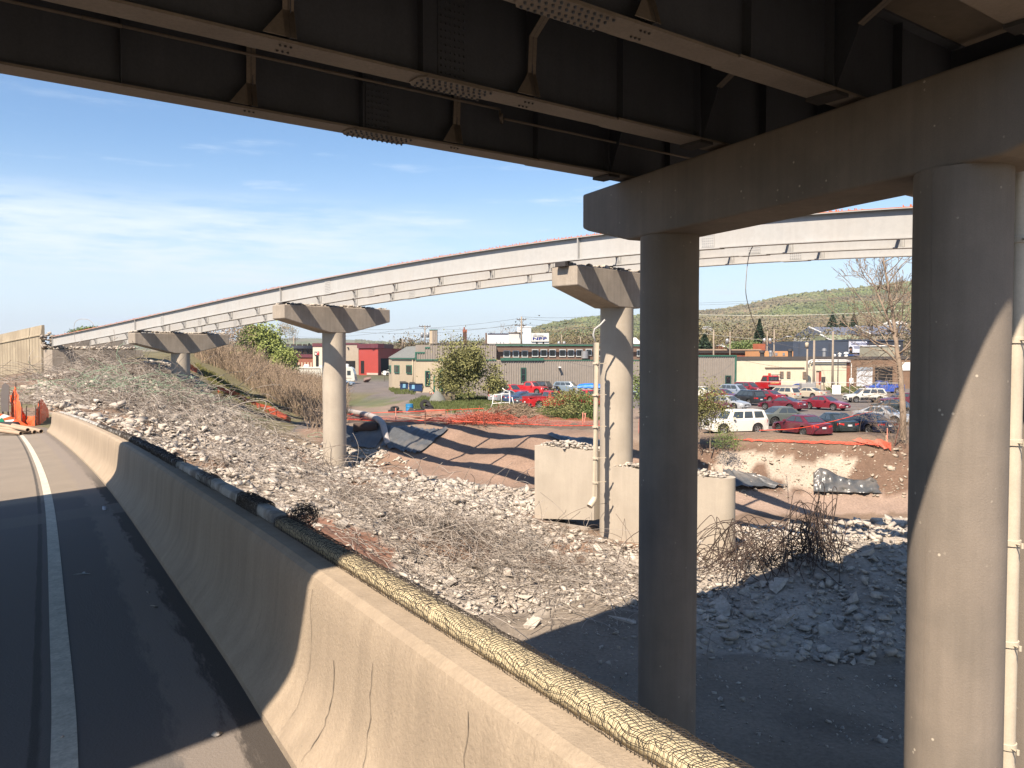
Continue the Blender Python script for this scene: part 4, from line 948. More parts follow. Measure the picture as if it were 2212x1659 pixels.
def bars(c, spread, n, L=(1.5, 4.5), up=0.35, curl=0.65, S=16, bund=None, lift=.15, rs=NR):
    """bent bars rising from and falling back to the spoil"""
    N_ = n; x = rs.normal(c[0], spread[0], N_); y = rs.normal(c[1], spread[1], N_)
    th = rs.uniform(0, 2 * np.pi, N_) if bund is None else rs.normal(bund, .5, N_)
    Ln = rs.uniform(*L, N_); phi = rs.normal(up, .35, N_); k1 = rs.normal(0, curl, N_) / 1.0; kz = -np.abs(rs.normal(.55, .5, N_)); wob = rs.uniform(0, 6.28, N_)
    z = hq(x, y) + rs.uniform(-.1, lift, N_); out = np.zeros((N_, S, 3)); z = z + .1; out[:, 0] = np.stack([x, y, z], 1); ds = Ln / (S - 1)
    for s in range(1, S):
        th = th + (k1 + .5 * np.sin(wob + s * 1.1)) * ds * 1.1; phi = np.clip(phi + kz * ds * .9, -1.3, 1.5)
        out[:, s, 0] = out[:, s - 1, 0] + np.cos(th) * np.cos(phi) * ds; out[:, s, 1] = out[:, s - 1, 1] + np.sin(th) * np.cos(phi) * ds
        out[:, s, 2] = out[:, s - 1, 2] + np.sin(phi) * ds
        g = hq(out[:, s, 0], out[:, s, 1]) + .05; lowm = out[:, s, 2] < g; out[lowm, s, 2] = g[lowm] + rs.uniform(0, .05, lowm.sum()); phi[lowm] = np.abs(phi[lowm]) * .25
    q = out.reshape(-1, 3); ok = (offroad(q[:, 0], q[:, 1])).reshape(N_, S).all(1)
    return out[ok]
clus = [ # u, v, spread, count, length, up
 (190, 800, (3.2, 3), 260, (2, 5), .5), (270, 800, (4, 3), 260, (2, 5), .45), (330, 840, (4, 4), 300, (2, 5.5), .4), (180, 850, (4, 3.5), 240, (2, 4.5), .35), (400, 860, (3, 4), 220, (2, 5), .5),
 (300, 890, (4, 4), 320, (2, 4.5), .3), (430, 915, (4, 4), 300, (1.5, 4.5), .35), (520, 960, (4, 4), 300, (1.5, 4), .3), (620, 1010, (4, 4), 260, (1.5, 4), .25), (500, 1010, (4, 3), 240, (1.5, 4), .25), (640, 1060, (3, 3), 240, (1.5, 4), .25),
 (730, 1060, (4, 3), 240, (1.5, 3.5), .25), (850, 1100, (4, 3), 230, (1.5, 3.5), .25), (980, 1150, (2.6, 2.2), 420, (1.4, 4), .5), (1080, 1190, (2.4, 2), 260, (1.4, 3.8), .3), (1180, 1230, (2.6, 2), 250, (1.4, 3.5), .25), (1300, 1260, (2.6, 2), 240, (1.4, 3.5), .25), (900, 1200, (2, 2), 140, (1.4, 3), .3),
 (1250, 1300, (2.5, 1.8), 70, (1.4, 3.5), .15), (1000, 1060, (3, 3), 120, (1.5, 3), .3), (1180, 1150, (2.5, 2), 120, (1.4, 3), .3), (780, 1150, (2, 2), 120, (1.4, 3), .25)]
rb = []; ind = []
for (u, v, sp, n, L, up) in clus:
    g = ground(u, v, 20, 95); b = bars(g, sp, int(n * (1.35 if u < 600 else .85)), L, up, .6 if up > .3 else .45, bund=None if R.random() < .4 else R.uniform(0, 6.28)); rb.append(b[14:]); ind.append(b[:14])
rb = np.concatenate(rb)
def arcs(c, n, w, h, rs, r, S=20):
    PT = np.zeros((n, S, 3))
    for k in range(n):
        cx = c[0] + rs.normal(0, w * .35); cy = c[1] + rs.normal(0, .8); a = rs.uniform(0, 6.28); ww = rs.uniform(.3, 1) * w; hh = rs.uniform(.25, 1) * h; t = np.linspace(0, 1, S); sk = rs.normal(0, .35)
        d = (t - .5) * ww * 1.6; PT[k, :, 0] = cx + np.cos(a) * d + .12 * np.sin(t * 9 + a) + sk * np.sin(np.pi * t); PT[k, :, 1] = cy + np.sin(a) * d * .6 + .1 * np.sin(t * 7 + k)
        PT[k, :, 2] = hq(PT[k, :, 0], PT[k, :, 1]) + hh * np.sin(np.pi * np.clip(t, .02, .97)) ** .8 + .05 * np.sin(t * 13 + k)
    return PT
la = []
for (u, v, n, w_, h_) in ((200, 800, 70, 3.2, 2.2), (290, 815, 60, 3.0, 1.6), (150, 830, 50, 2.6, 1.3), (370, 840, 60, 3.0, 1.5), (420, 890, 50, 3.0, 1.2), (300, 880, 60, 3.4, 1.2), (520, 940, 50, 3.0, 1.0), (980, 1160, 70, 2.0, 1.1), (1060, 1190, 40, 2.0, .8), (760, 1080, 40, 2.6, .7), (1230, 1250, 40, 2.2, .7), (640, 1010, 40, 2.8, .9)):
    g_ = ground(u, v, 20, 95); la.append(arcs((g_.x, g_.y), n, w_, h_, NR, 0, 16))
la = np.concatenate(la); q_ = la.reshape(-1, 3); la = la[offroad(q_[:, 0], q_[:, 1]).reshape(len(la), -1).all(1)]
rb = np.concatenate([rb, la]); rr_ = np.clip(.0105 * (rb[:, 0, 1] / 30) ** .6, .009, .0165)
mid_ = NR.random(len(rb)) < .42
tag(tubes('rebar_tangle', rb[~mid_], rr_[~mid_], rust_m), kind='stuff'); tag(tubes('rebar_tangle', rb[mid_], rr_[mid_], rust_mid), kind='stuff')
gb = bars(ground(285, 830, 20, 95), (3.6, 2.6), 260, (2, 5), .45, .7)
green_rb = M('green_coated_rebar', (0.24, 0.34, 0.22), 0.7, 0.3, 1, 0.1)
tag(tubes('coated_rebar_tangle', gb, .017, green_rb), kind='stuff')
ind = np.concatenate(ind)[:285]; order = np.argsort(ind[:, 0, 1])
for b in ind:
    c0 = b[0].copy(); o = tubes('bent_rebar', (b - c0)[None], .013 * (c0[1] / 30) ** .55, rust_m, 4); o.location = tuple(c0)
    tag(o, 'rusty reinforcing bar bent out of the broken concrete', 'rebar', 'single bent reinforcing bars')
def bar_uv(pts, r, lab, mat=rust_m, dens=10):
    q = catmull([P(*p_) for p_ in pts], dens); c0 = q[0]; m = MB(); m.tube([a - c0 for a in q], r, 5); o = m.build('bent_rebar', mat); o.location = c0; tag(o, lab, 'rebar'); return o
bar_uv([(487, 907, 58), (495, 885, 58), (530, 869, 58), (573, 867.5, 58), (568, 890, 58)], .03, 'long pale bar arching over the foot of the embankment, its tip hooked down')
bar_uv([(165, 760, 79), (160, 705, 79), (172, 690, 79), (195, 693, 79), (203, 712, 79), (190, 745, 79)], .02, 'tall loop of rebar standing over the abutment rubble')
bar_uv([(63, 795, 82), (68, 777, 82), (80, 770, 82), (93, 777, 82), (102, 795, 82)], .018, 'low arch of wire in front of the cream wall end')
# dark tangle standing up in the bridge shadow
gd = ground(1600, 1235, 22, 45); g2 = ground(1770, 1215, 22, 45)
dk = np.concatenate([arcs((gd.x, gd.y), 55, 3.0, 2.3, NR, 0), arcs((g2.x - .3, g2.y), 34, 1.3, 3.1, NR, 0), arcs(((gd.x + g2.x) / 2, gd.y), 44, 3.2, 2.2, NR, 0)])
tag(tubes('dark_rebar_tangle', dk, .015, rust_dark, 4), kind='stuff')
for (u, v, s) in ((1640, 1165, .42), (1513, 1172, .26)):
    q = P(u, v, gd.y); o = bpy.data.objects.new('concrete_block', hm_[3]); COL.objects.link(o); o.location = q; o.scale = (s, s, s); tag(o, 'small lump of concrete caught up in the dark rebar tangle', 'concrete block', 'lumps caught in the dark rebar')

# ------------------------------------------------------------------ plastic sheets, nets, hose
def net_mat(name, col, alpha, sc=30):
    m = bpy.data.materials.new(name); m.use_nodes = True; nt = m.node_tree; L = nt.links; b = nt.nodes['Principled BSDF']; b.inputs['Base Color'].default_value = (*col, 1); b.inputs['Roughness'].default_value = .6
    tc = N(nt, 'ShaderNodeTexCoord'); n = N(nt, 'ShaderNodeTexNoise'); n.inputs['Scale'].default_value = sc; n.inputs['Detail'].default_value = 3; L.new(tc.outputs['Object'], n.inputs['Vector'])
    t = N(nt, 'ShaderNodeBsdfTransparent'); mx = N(nt, 'ShaderNodeMixShader'); L.new(ramp_(nt, n.outputs[0], .5 + (alpha - .5) * .5 + .04, .5 + (alpha - .5) * .5 - .04), mx.inputs[0])
    L.new(t.outputs[0], mx.inputs[1]); L.new(b.outputs[0], mx.inputs[2]); L.new(mx.outputs[0], nt.nodes['Material Output'].inputs[0]); return m
net_o = net_mat('orange_net', (0.46, 0.085, 0.045), .66, 18); net_thin = net_mat('thin_orange_net', (0.46, 0.10, 0.055), .44, 18)
tarp_m = M('black_plastic_sheet', (0.075, 0.079, 0.082), 0.32, 0.2, 1, 0.1, 8, 0.5, 3, spec=0.6, tint=(0.16, 0.14, 0.12), tvar=.6, tscale=.8)
def drape(name, TL, TR, BR, BL, nu, nv, mat, lab, cat, group=None, lift=.08, fold=.1, Yr=(20, 90), seed=1, kind=None, ragged=0):
    V = []; rr = np.random.default_rng(seed)
    for i in range(nv + 1):
        for j in range(nu + 1):
            a, b = j / nu, i / nv; u = (TL[0] * (1 - a) + TR[0] * a) * (1 - b) + (BL[0] * (1 - a) + BR[0] * a) * b; v = (TL[1] * (1 - a) + TR[1] * a) * (1 - b) + (BL[1] * (1 - a) + BR[1] * a) * b
            if ragged and i in (0, nv): v += rr.uniform(-1, 1) * ragged
            g = ground(u, v, *Yr); h = lift + fold * (1.8 * float(vnoise(np.array([j * .55 + i * .3]), np.array([i * .45 + seed]), seed)[0]) + .35 * rr.random()); V.append((g.x, g.y, g.z + h))
    n = nu + 1; Fc = [(i * n + j, i * n + j + 1, (i + 1) * n + j + 1, (i + 1) * n + j) for i in range(nv) for j in range(nu)]
    o = npmesh(name, V, Fc, mat, smooth=True); tag(o, lab, cat, group); return o
drape('plastic_sheet', (745, 925), (845, 925), (810, 972), (690, 968), 26, 8, tarp_m, 'wrinkled dark plastic sheet on the cut slope right of the mid pier', 'plastic sheet', fold=.10, Yr=(50, 70), seed=2)
drape('plastic_sheet', (846, 925), (968, 931), (905, 984), (822, 968), 40, 12, tarp_m, 'grey plastic sheet on the slope below the pile of lumber', 'plastic sheet', fold=.10, Yr=(50, 70), seed=3, ragged=3)
drape('plastic_sheet', (1180, 942), (1300, 955), (1290, 975), (1215, 962), 20, 5, tarp_m, 'shiny dark sheet behind the broken wall block', 'plastic sheet', fold=.12, Yr=(48, 70), seed=4)
drape('plastic_sheet', (1560, 1020), (1610, 1028), (1700, 1058), (1580, 1062), 22, 6, tarp_m, 'grey crumpled sheet behind the rounded wall end', 'plastic sheet', fold=.18, Yr=(42, 56), seed=5)
# sheet hung over a heap on the right bank
V = []; nu, nv = 34, 9
for i in range(nv + 1):
    for j in range(nu + 1):
        a, b = j / nu, i / nv; u = 1757 + (1912 - 1757) * a; vt = float(np.interp(a, [0, .08, .2, .35, .55, .72, .8, .9, 1], [1024, 1010, 1014, 1028, 1036, 1037, 1030, 1040, 1062])); vb = 1062 + 4 * a
        v = vt + (vb - vt) * b; V.append(tuple(P(u, v, 49.2 - .9 * b + .42 * (float(vnoise(np.array([j * .6 + i * .5]), np.array([i * .5 - j * .12]), 71)[0]) - .5) + .10 * (float(vnoise(np.array([j * 1.7]), np.array([i * 1.1]), 72)[0]) - .5))))
n = nu + 1; o = npmesh('plastic_sheet', V, [(i * n + j, i * n + j + 1, (i + 1) * n + j + 1, (i + 1) * n + j) for i in range(nv) for j in range(nu)], tarp_m, smooth=True)
so = o.modifiers.new('thick', 'SOLIDIFY'); so.thickness = .02
tag(o, 'upright dark plastic sheet bunched against the pale rock bank', 'plastic sheet')
drape('orange_net', (1575, 951), (1925, 958), (1922, 966), (1610, 955), 44, 3, net_o, 'bright orange net lying along the edge of the car park', 'safety net', fold=.04, lift=.04, Yr=(48, 62), seed=6, ragged=1)
drape('orange_net', (1840, 958), (1925, 962), (1925, 980), (1890, 972), 14, 4, net_o, 'crumpled orange net heaped by the stake at right', 'safety net', fold=.15, Yr=(48, 62), seed=7, ragged=2)
drape('orange_net', (750, 901), (1040, 903), (1045, 921), (750, 911), 44, 4, net_thin, 'faded orange net lying round the lumber pile', 'safety net', fold=.12, Yr=(55, 90), seed=8, ragged=1)
drape('orange_net', (1045, 903), (1320, 915), (1320, 932), (1045, 921), 40, 4, net_thin, 'orange net tangled with brush below the white gate', 'safety net', fold=.22, Yr=(52, 90), seed=9, ragged=2)
drape('orange_net', (1380, 905), (1400, 905), (1400, 945), (1378, 940), 6, 6, net_thin, 'orange net glimpsed between the pier and the near column', 'safety net', Yr=(52, 90), seed=10)
def strap(pts, r, lab, mat=None):
    q = catmull([ground(u, v, 48, 90) + Vector((0, 0, h)) for u, v, h in pts], 8); m = MB(); m.tube(q, r, 5); tag(m.build('net_edge', mat or flat('orange_edge', (0.7, .07, .03), .6)), lab, 'safety net')
strap([(750, 909, .1), (850, 917, .25), (918, 917, .3), (1045, 922, .35), (1200, 922, .1), (1320, 928, .3)], .035, 'rolled red edge of the fallen net above the dark sheets')
strap([(750, 900, .2), (830, 898, .3), (918, 900, .5), (1000, 896, .5), (1045, 899, .7)], .03, 'upper cord of the fallen net behind the stakes')
strap([(1640, 950, .6), (1720, 946, .6), (1792, 941, .9), (1850, 935, 1.2), (1885, 930, 1.4)], .022, 'thin red cord stretched in front of the parked cars')
# fence of orange net on the embankment
def netfence(pts, h, lab, mat, seed=1, Yr=(40, 95), post=None, sag=.25):
    rr = random.Random(seed); top = []; bot = []; q = []
    for (u, v, hh) in pts: q.append((ground(u, v, *Yr), hh))
    V = []; M_ = 5; K = []
    for (a, h0), (b, h1) in zip(q, q[1:]):
        for k in range(8): t = k / 8; g = a.lerp(b, t); K.append((g, h0 * (1 - t) + h1 * t))
    K.append(q[-1]); 
    for g, hh in K:
        for i in range(M_ + 1):
            t = i / M_; V.append((g.x + rr.uniform(-.03, .03), g.y + rr.uniform(-.06, .06), hz(g.x, g.y) + hh * t * (1 - rr.uniform(0, sag * .3))))
    n = M_ + 1; Fc = [(i * n + j, i * n + j + 1, (i + 1) * n + j + 1, (i + 1) * n + j) for i in range(len(K) - 1) for j in range(M_)]
    o = npmesh('safety_fence', V, Fc, mat, smooth=True); tag(o, lab, 'safety net')
    if post:
        for k in post:
            m = MB(); g = q[k][0]; m.cyl(Vector((g.x, g.y, hz(g.x, g.y) - .1)), Vector((g.x + .05, g.y, hz(g.x, g.y) + max(q[k][1], .9) + .1)), .022, 6); m.build('post', flat('dark_post', (.06, .05, .045), .8), o)
    return o
netfence([(470, 849, .6), (505, 862, .8), (545, 880, .6), (590, 896, .7), (628, 912, .4)], 1, 'orange mesh fence running down the brushy embankment', net_o, 3)
netfence([(409, 798, .7), (426, 806, .5)], 1, 'scrap of orange mesh on the embankment beside the farthest pier', net_o, 4)
netfence([(24, 918, 1.5), (34, 922, 2.1), (46, 922, 1.1), (56, 920, .5), (76, 920, .5), (84, 918, 1.15), (92, 914, 1.3), (106, 900, .3)], 1, 'tall torn orange mesh fence at the far end of the ramp', net_mat('bright_orange_net', (.85, .13, .04), .74, 16), 5, (34, 48), post=[1, 2, 3, 4, 5])
hose_m = M('grey_hose', (0.34, 0.31, 0.29), 0.6, 0.1, 1, 0.05)
q = catmull([ground(745, 895, 50, 95) + Vector((0, 0, .35)), ground(770, 900, 50, 95) + Vector((0, 0, .35)), ground(800, 910, 50, 90) + Vector((0, 0, .45)), ground(824, 925, 50, 90) + Vector((0, 0, .45)), ground(832, 945, 50, 90) + Vector((0, 0, .3)), ground(838, 960, 50, 90)], 10)
m = MB(True); m.tube(q, .24, 12); tag(m.build('hose', hose_m), 'fat grey discharge hose running over the edge of the cut', 'hose')
g = ground(790, 932, 50, 80); m = MB(True); m.lathe([(.0, -.9), (.35, -.9), (.38, 0), (.35, .9), (0, .9)], 14, (0, 0, .3), 'X'); o = m.build('rusty_pipe', flat('rusty_iron', (.07, .045, .035), .9)); o.location = g; tag(o, 'short rusty pipe lying below the grey hose', 'pipe')
# ------------------------------------------------------------------ buildings
class Fac:
    def __init__(s, u0, Y0, u1, Y1):
        s.A = P(u0, 800, Y0); s.B = P(u1, 800, Y1); s.A.z = s.B.z = 0; s.d = (s.B - s.A); s.L = s.d.length; s.d.normalize(); s.n = Vector((s.d.y, -s.d.x, 0))
        if s.n.y > 0: s.n = -s.n                    # towards the camera
    def x(s, u):                                    # metres along the wall at picture column u
        k = (u - CU) / F; return (k * s.A.y - s.A.x) / (s.d.x - k * s.d.y)
    def z(s, u, v): q = s.A + s.d * s.x(u); return P(u, v, q.y).z
    def pt(s, x, z, off=0.0): return s.A + s.d * x + s.n * off + Vector((0, 0, z))
    def block(s, m, x0, x1, z0, z1, o0, o1):
        m.rings([[s.pt(x0, z, o0), s.pt(x1, z, o0), s.pt(x1, z, o1), s.pt(x0, z, o1)] for z in (z0, z1)]); return m
    def uvb(s, m, u0, v0, u1, v1, o0, o1):          # block given by picture corners on the wall plane
        um = (u0 + u1) / 2; return s.block(m, s.x(u0), s.x(u1), s.z(um, v1), s.z(um, v0), o0, o1)
    def panel(s, u0, v0, u1, v1, mat, name, parent, o0=-.05, o1=.06): return s.uvb(MB(), u0, v0, u1, v1, o0, o1).build(name, mat, parent)
    def window(s, u0, v0, u1, v1, fm, pm, parent, fr=.09, bars=0, name='window'):
        x0, x1 = s.x(u0), s.x(u1); um = (u0 + u1) / 2; z0, z1 = s.z(um, v1), s.z(um, v0); m = MB()
        s.block(m, x0, x1, z0, z0 + fr, -.05, .15); s.block(m, x0, x1, z1 - fr, z1, -.05, .15); s.block(m, x0, x0 + fr, z0 + fr, z1 - fr, -.05, .15); s.block(m, x1 - fr, x1, z0 + fr, z1 - fr, -.05, .15)
        for k in range(bars): zz = z0 + (z1 - z0) * (k + 1) / (bars + 1); s.block(m, x0 + fr, x1 - fr, zz - .04, zz + .04, -.05, .145)
        w_ = m.build(name, fm, parent); m = MB(); s.block(m, x0 + fr, x1 - fr, z0 + fr, z1 - fr, -.04, .125); m.build('pane', pm, w_); return w_
    def ribs(s, x0, x1, z0, z1, mat, name, parent, pitch=.36, off=.02):
        V = []; k = 0; x = x0; prof = []
        while x < x1: prof += [(x, off), (x + pitch * .60, off), (x + pitch * .70, off + .09), (x + pitch * .90, off + .09)]; x += pitch
        prof.append((x1, off)); prof = [p_ for p_ in prof if p_[0] <= x1]
        zf = (lambda x: z1) if not callable(z1) else z1
        V = [s.pt(a, z0, b) for a, b in prof] + [s.pt(a, zf(a), b) for a, b in prof]; n = len(prof)
        return MB().add(V, [(i, i + 1, n + i + 1, n + i) for i in range(n - 1)]).build(name, mat, parent)
def broot(name, f, lab, cat='building', group=None):
    return empty(name, (0, 0, 0), 0, lab, cat, group)
rib_m = flat('taupe_ribbed_metal', (0.27, 0.235, 0.20), .55, .1); tan_w = M('tan_stucco', (0.43, 0.355, 0.255), .9, .06, .5, .05, 10, streak=.06)
shin = M('grey_shingles', (0.15, 0.155, 0.145), .9, .15, 2, .15, 14); brick_b = M('brown_brick', (0.145, 0.095, 0.072), .9, .15, .8, .2, 8); dark_in = flat('dark_interior', (.012, .012, .013), .9)
f = Fac(898, 122, 1587, 127); wz = LOT - .1
wh = broot('warehouse', f, 'long taupe corrugated metal warehouse with a brick upper storey and green trim')
m = MB(); f.block(m, 0, f.x(1480), wz, -.55, 0, -22); m.build('wall', tan_w, wh)
m = MB(); f.block(m, f.x(1480) + .01, f.L, wz, .05, 0, -22); m.build('wall', rib_m, wh)
f.ribs(f.x(966), f.x(1480), wz, -.62, rib_m, 'metal_siding', wh); f.ribs(f.x(1480) + .02, f.L, wz, 0.0, rib_m, 'metal_siding', wh)
m = MB(); f.block(m, f.x(1480) + .02, f.L + .2, .0, .22, .2, -.3); f.block(m, f.L - .02, f.L + .28, wz, .2, .14, -.3); m.build('trim', green_tr, wh)
m = MB(); f.block(m, 0, f.x(1072), -.54, 1.72, 0, -20); m.build('upper_wall', rib_m, wh)
def stepz(x): u = 898 + (1072 - 898) * x / f.x(1072); return .45 if u < 918 else 1.2 if u < 929 else 1.80
f.ribs(.02, f.x(1072), -.5, stepz, rib_m, 'metal_siding', wh)
m = MB(); f.block(m, 0, f.x(1072), -.62, -.42, .14, .02); f.block(m, f.x(898), f.x(918), .45, .68, .12, -.2); f.block(m, f.x(918) + .02, f.x(929), 1.2, 1.42, .12, -.2); f.block(m, -.1, .12, -.5, .68, .14, -.2); m.build('trim', green_tr, wh)
m = MB(); f.block(m, f.x(929), f.x(1400), 1.82, 1.95, .14, -.3); m.build('roof_edge', flat('roof_edge', (.10, .085, .07), .8), wh)
m = MB(); f.block(m, f.x(1072) + .02, f.x(1480), -.54, 1.60, -1.2, -20); m.build('clerestory', brick_b, wh)
f2 = Fac(898, 122, 1587, 127); f2.A = f.A - f.n * 1.2; f2.B = f.B - f.n * 1.2
m = MB(); f2.block(m, f.x(1072), f.x(1480), 1.62, 1.84, .18, -.3); m.build('trim', green_tr, wh)
for z in (792.6,): pass
for x0, x1, y0, y1 in ((770, 865, 825, 935), (915, 1005, 825, 935), (1055, 1145, 825, 935), (1215, 1308, 805, 925), (1350, 1445, 805, 925), (1487, 1580, 805, 925), (1645, 1738, 805, 925), (1775, 1868, 805, 925), (1907, 2000, 805, 925), (2057, 2145, 800, 905)):
    cu = lambda x: 982 + .13779 * x; cv_ = lambda y: 643.4 + .13779 * y
    f2.window(cu(x0 - 6), cv_(y0), cu(x1 + 4), cv_(y1), flat('window_frame', (.42, .44, .43), .5), glass_m, wh, .12)
for u0, u1 in ((1290, 1300), (1310, 1320), (1375, 1382)): f2.window(u0, 755, u1, 770, flat('window_frame', (.42, .44, .43), .5), glass_m, wh, .12)
m = MB(); f.block(m, f.x(1081), f.x(1174), f.z(1120, 779), f.z(1120, 773.5), .3, .0); m.build('gutter', green_tr, wh)
m = MB(); f.block(m, f.x(1174) + .02, f.x(1480), -.64, -.50, .12, .02); m.build('trim', green_tr, wh)
f.window(1124.5, 794, 1136.5, 825, flat('green_frame', (.03, .08, .06), .5), glass_m, wh, .16, 1)
f.window(1566, 811, 1579, 830, flat('green_frame', (.03, .08, .06), .5), glass_m, wh, .14)
m = MB(); f.uvb(m, 1205.5, 792, 1210, 794.5, .06, .9); m.build('wall_lamp', white_p, wh)
m = MB(); m.lathe([(.55, 0), (.55, 1.1)], 20, f.pt(f.x(1265), f.z(1265, 774), -.7)); m.build('roof_vent', grey_p, wh)
gl = flat('green_door', (.025, .12, .085), .5)
f.window(918, 801, 928.5, 833.5, gl, glass_m, wh, .12)
for u0, u1, v0, v1 in ((948, 957, 797, 850),): f.panel(u0, v0, u1, v1, gl, 'door', wh)
f.panel(936, 811, 939.5, 849.5, gl, 'door_post', wh)
# vent tower and chimney on its roof
fb = Fac(900, 131, 1100, 132)
m = MB(); fb.block(m, fb.x(928), fb.x(945), -2, fb.z(936, 713), 0, -1.6); tw = m.build('vent_tower', tan_w); tag(tw, 'square tan corrugated vent tower standing on the warehouse roof', 'vent tower')
fb.ribs(fb.x(933.5), fb.x(945), -2, fb.z(936, 713) - .05, rib_m, 'metal_siding', tw, .3)
m = MB(); fb.block(m, fb.x(927.4), fb.x(945.6), fb.z(936, 713), fb.z(936, 711.8), .08, -1.7); m.build('cap', green_tr, tw)
m = MB(); fb.block(m, fb.x(1000), fb.x(1008.5), -2, fb.z(1004, 713), 0, -.7); ch = m.build('chimney', M('dark_brick', (.095, .05, .04), .9, .2, 1, .2, 9)); tag(ch, 'tall dark brick chimney rising behind the warehouse roof', 'chimney')
m = MB(); fb.block(m, fb.x(999.6), fb.x(1009), fb.z(1004, 718), fb.z(1004, 712), .05, -.75); m.lathe([(.12, 0), (.12, .4)], 10, fb.pt(fb.x(1003), fb.z(1004, 712), -.3)); m.build('chimney_top', flat('red_brick', (.25, .09, .055), .9), ch)

# tan office at the left end
of = broot('office_building', None, 'tan stucco office with grey shingle roof at the left end of the warehouse')
fo = Fac(847, 134, 897.6, 122.6); fs = Fac(840, 141, 846.8, 134.1)
zt_ = fo.z(870, 773)
a, b, c_, d_ = fo.pt(0, 0), fo.pt(fo.L, 0), fo.pt(fo.L, 0, -12), fs.pt(0, 0)
m = MB(); m.rings([[Vector((p_.x, p_.y, z)) for p_ in (d_, a, b, c_)] for z in (wz, zt_)]); m.build('wall', tan_w, of)
m = MB(); zr = zt_ + 1.9
up = [Vector((p_.x, p_.y, zt_ + .002)) for p_ in (fs.pt(-.1, 0, .15), fo.pt(-.1, 0, .2), fo.pt(fo.L - .05, 0, .2), fo.pt(fo.L - .05, 0, -11))]
tp_ = [Vector((p_.x, p_.y, zr)) for p_ in (fs.pt(.6, 0, -3), fo.pt(.3, 0, -3.2), fo.pt(fo.L - .05, 0, -3.2), fo.pt(fo.L - .05, 0, -11))]
m.rings([up, tp_]); m.build('roof', shin, of)
m = MB(); fo.block(m, -.3, fo.L, zt_ - .22, zt_ - .02, .2, .02); m.build('eave', green_tr, of)
cu = lambda x: 812.8 + .1531 * x; cv_ = lambda y: 711.2 + .1531 * y
for x0, x1, y0, y1 in ((262, 330, 507, 618), (432, 508, 507, 625)): fo.window(cu(x0), cv_(y0), cu(x1), cv_(y1), gl, glass_m, of, .13)
fs.window(841.6, 789, 844.8, 804, gl, glass_m, of, .1)
m = MB(True); q = fo.pt(fo.x(893), 0, .12); m.cyl(Vector((q.x, q.y, wz)), Vector((q.x, q.y, zt_ - .3)), .07, 8); m.build('downpipe', tan_w, of)
# ---- yellow block building
yel = M('cream_painted_block', (0.62, 0.555, 0.41), .9, .05, .5, .04, 8, streak=.07, tint=(.45, .33, .22), tvar=.25, tscale=.5)
fy = Fac(1590, 131, 1828.5, 134.5); yb = broot('block_building', None, 'cream painted block building with a flat dark roof behind the car park')
zy = fy.z(1700, 777.5); m = MB(); fy.block(m, 0, fy.L, wz, zy, 0, -18); m.build('wall', yel, yb)
m = MB(); fy.block(m, -.15, fy.L + .1, zy, fy.z(1700, 770), .12, -18); m.build('roof', flat('dark_roofing', (.075, .065, .06), .9), yb)
cz = lambda x: 1456.2 + .24494 * x; cw = lambda y: 609.6 + .24494 * y
tanf = flat('brown_frame', (.22, .15, .10), .8)
for x0, x1, y0, y1 in ((932, 962, 787, 843), (993, 1022, 787, 843), (1133, 1165, 790, 850)): fy.window(cz(x0), cw(y0), cz(x1), cw(y1), tanf, flat('boarded_pane', (.16, .13, .11), .7), yb, .12, 1)
fy.panel(cz(1253), cw(783), cz(1298), cw(915), dark_in, 'door_recess', yb, -.05, .012)
fy.panel(cz(1280), cw(790), cz(1297), cw(905), flat('red_door', (.30, .055, .035), .6), 'door', yb, .014, .05); fy.panel(cz(1253), cw(795), cz(1276), cw(905), flat('pink_wall', (.50, .33, .26), .8), 'door_reveal', yb, .014, .04)
fy.panel(cz(800), cw(750), cz(1146), cw(759), flat('old_beam', (.20, .14, .10), .9), 'ledge', yb, .0, .15)
fy.panel(cz(1248), cw(905), cz(1305), cw(945), tan_w, 'steps', yb, .0, .9)
m = MB(True); q = [fy.pt(fy.x(cz(a)), fy.z(cz(a), cw(b)), .25) for a, b in ((1180, 730), (1180, 695), (1200, 688), (1500, 688), (1545, 692))]; m.tube(q, .10, 8); q = [fy.pt(fy.x(cz(a)), fy.z(cz(a), cw(b)), .32) for a, b in ((1195, 712), (1205, 702), (1545, 702))]; m.tube(q, .09, 8); m.build('roof_duct', white_p, yb)
for cx, r_, h_ in ((982, .35, .9), (1470, .38, 1.3), (1610, .35, .5), (1670, .42, .65), (1565, .28, .25), (905, .5, .9), (1160, .5, 1.2)):
    q = fy.pt(fy.x(cz(cx)), fy.z(1700, 770), -5); m = MB(True); m.lathe([(r_ * .7, -.3), (r_ * .7, h_ * .7), (r_, h_ * .72), (r_ * .9, h_), (.05, h_ + .15)], 16, q); o = m.build('roof_vent', grey_p if cx in (982, 1470) else white_p if cx > 1500 else bolt_m, yb); autosmooth(o, 40)
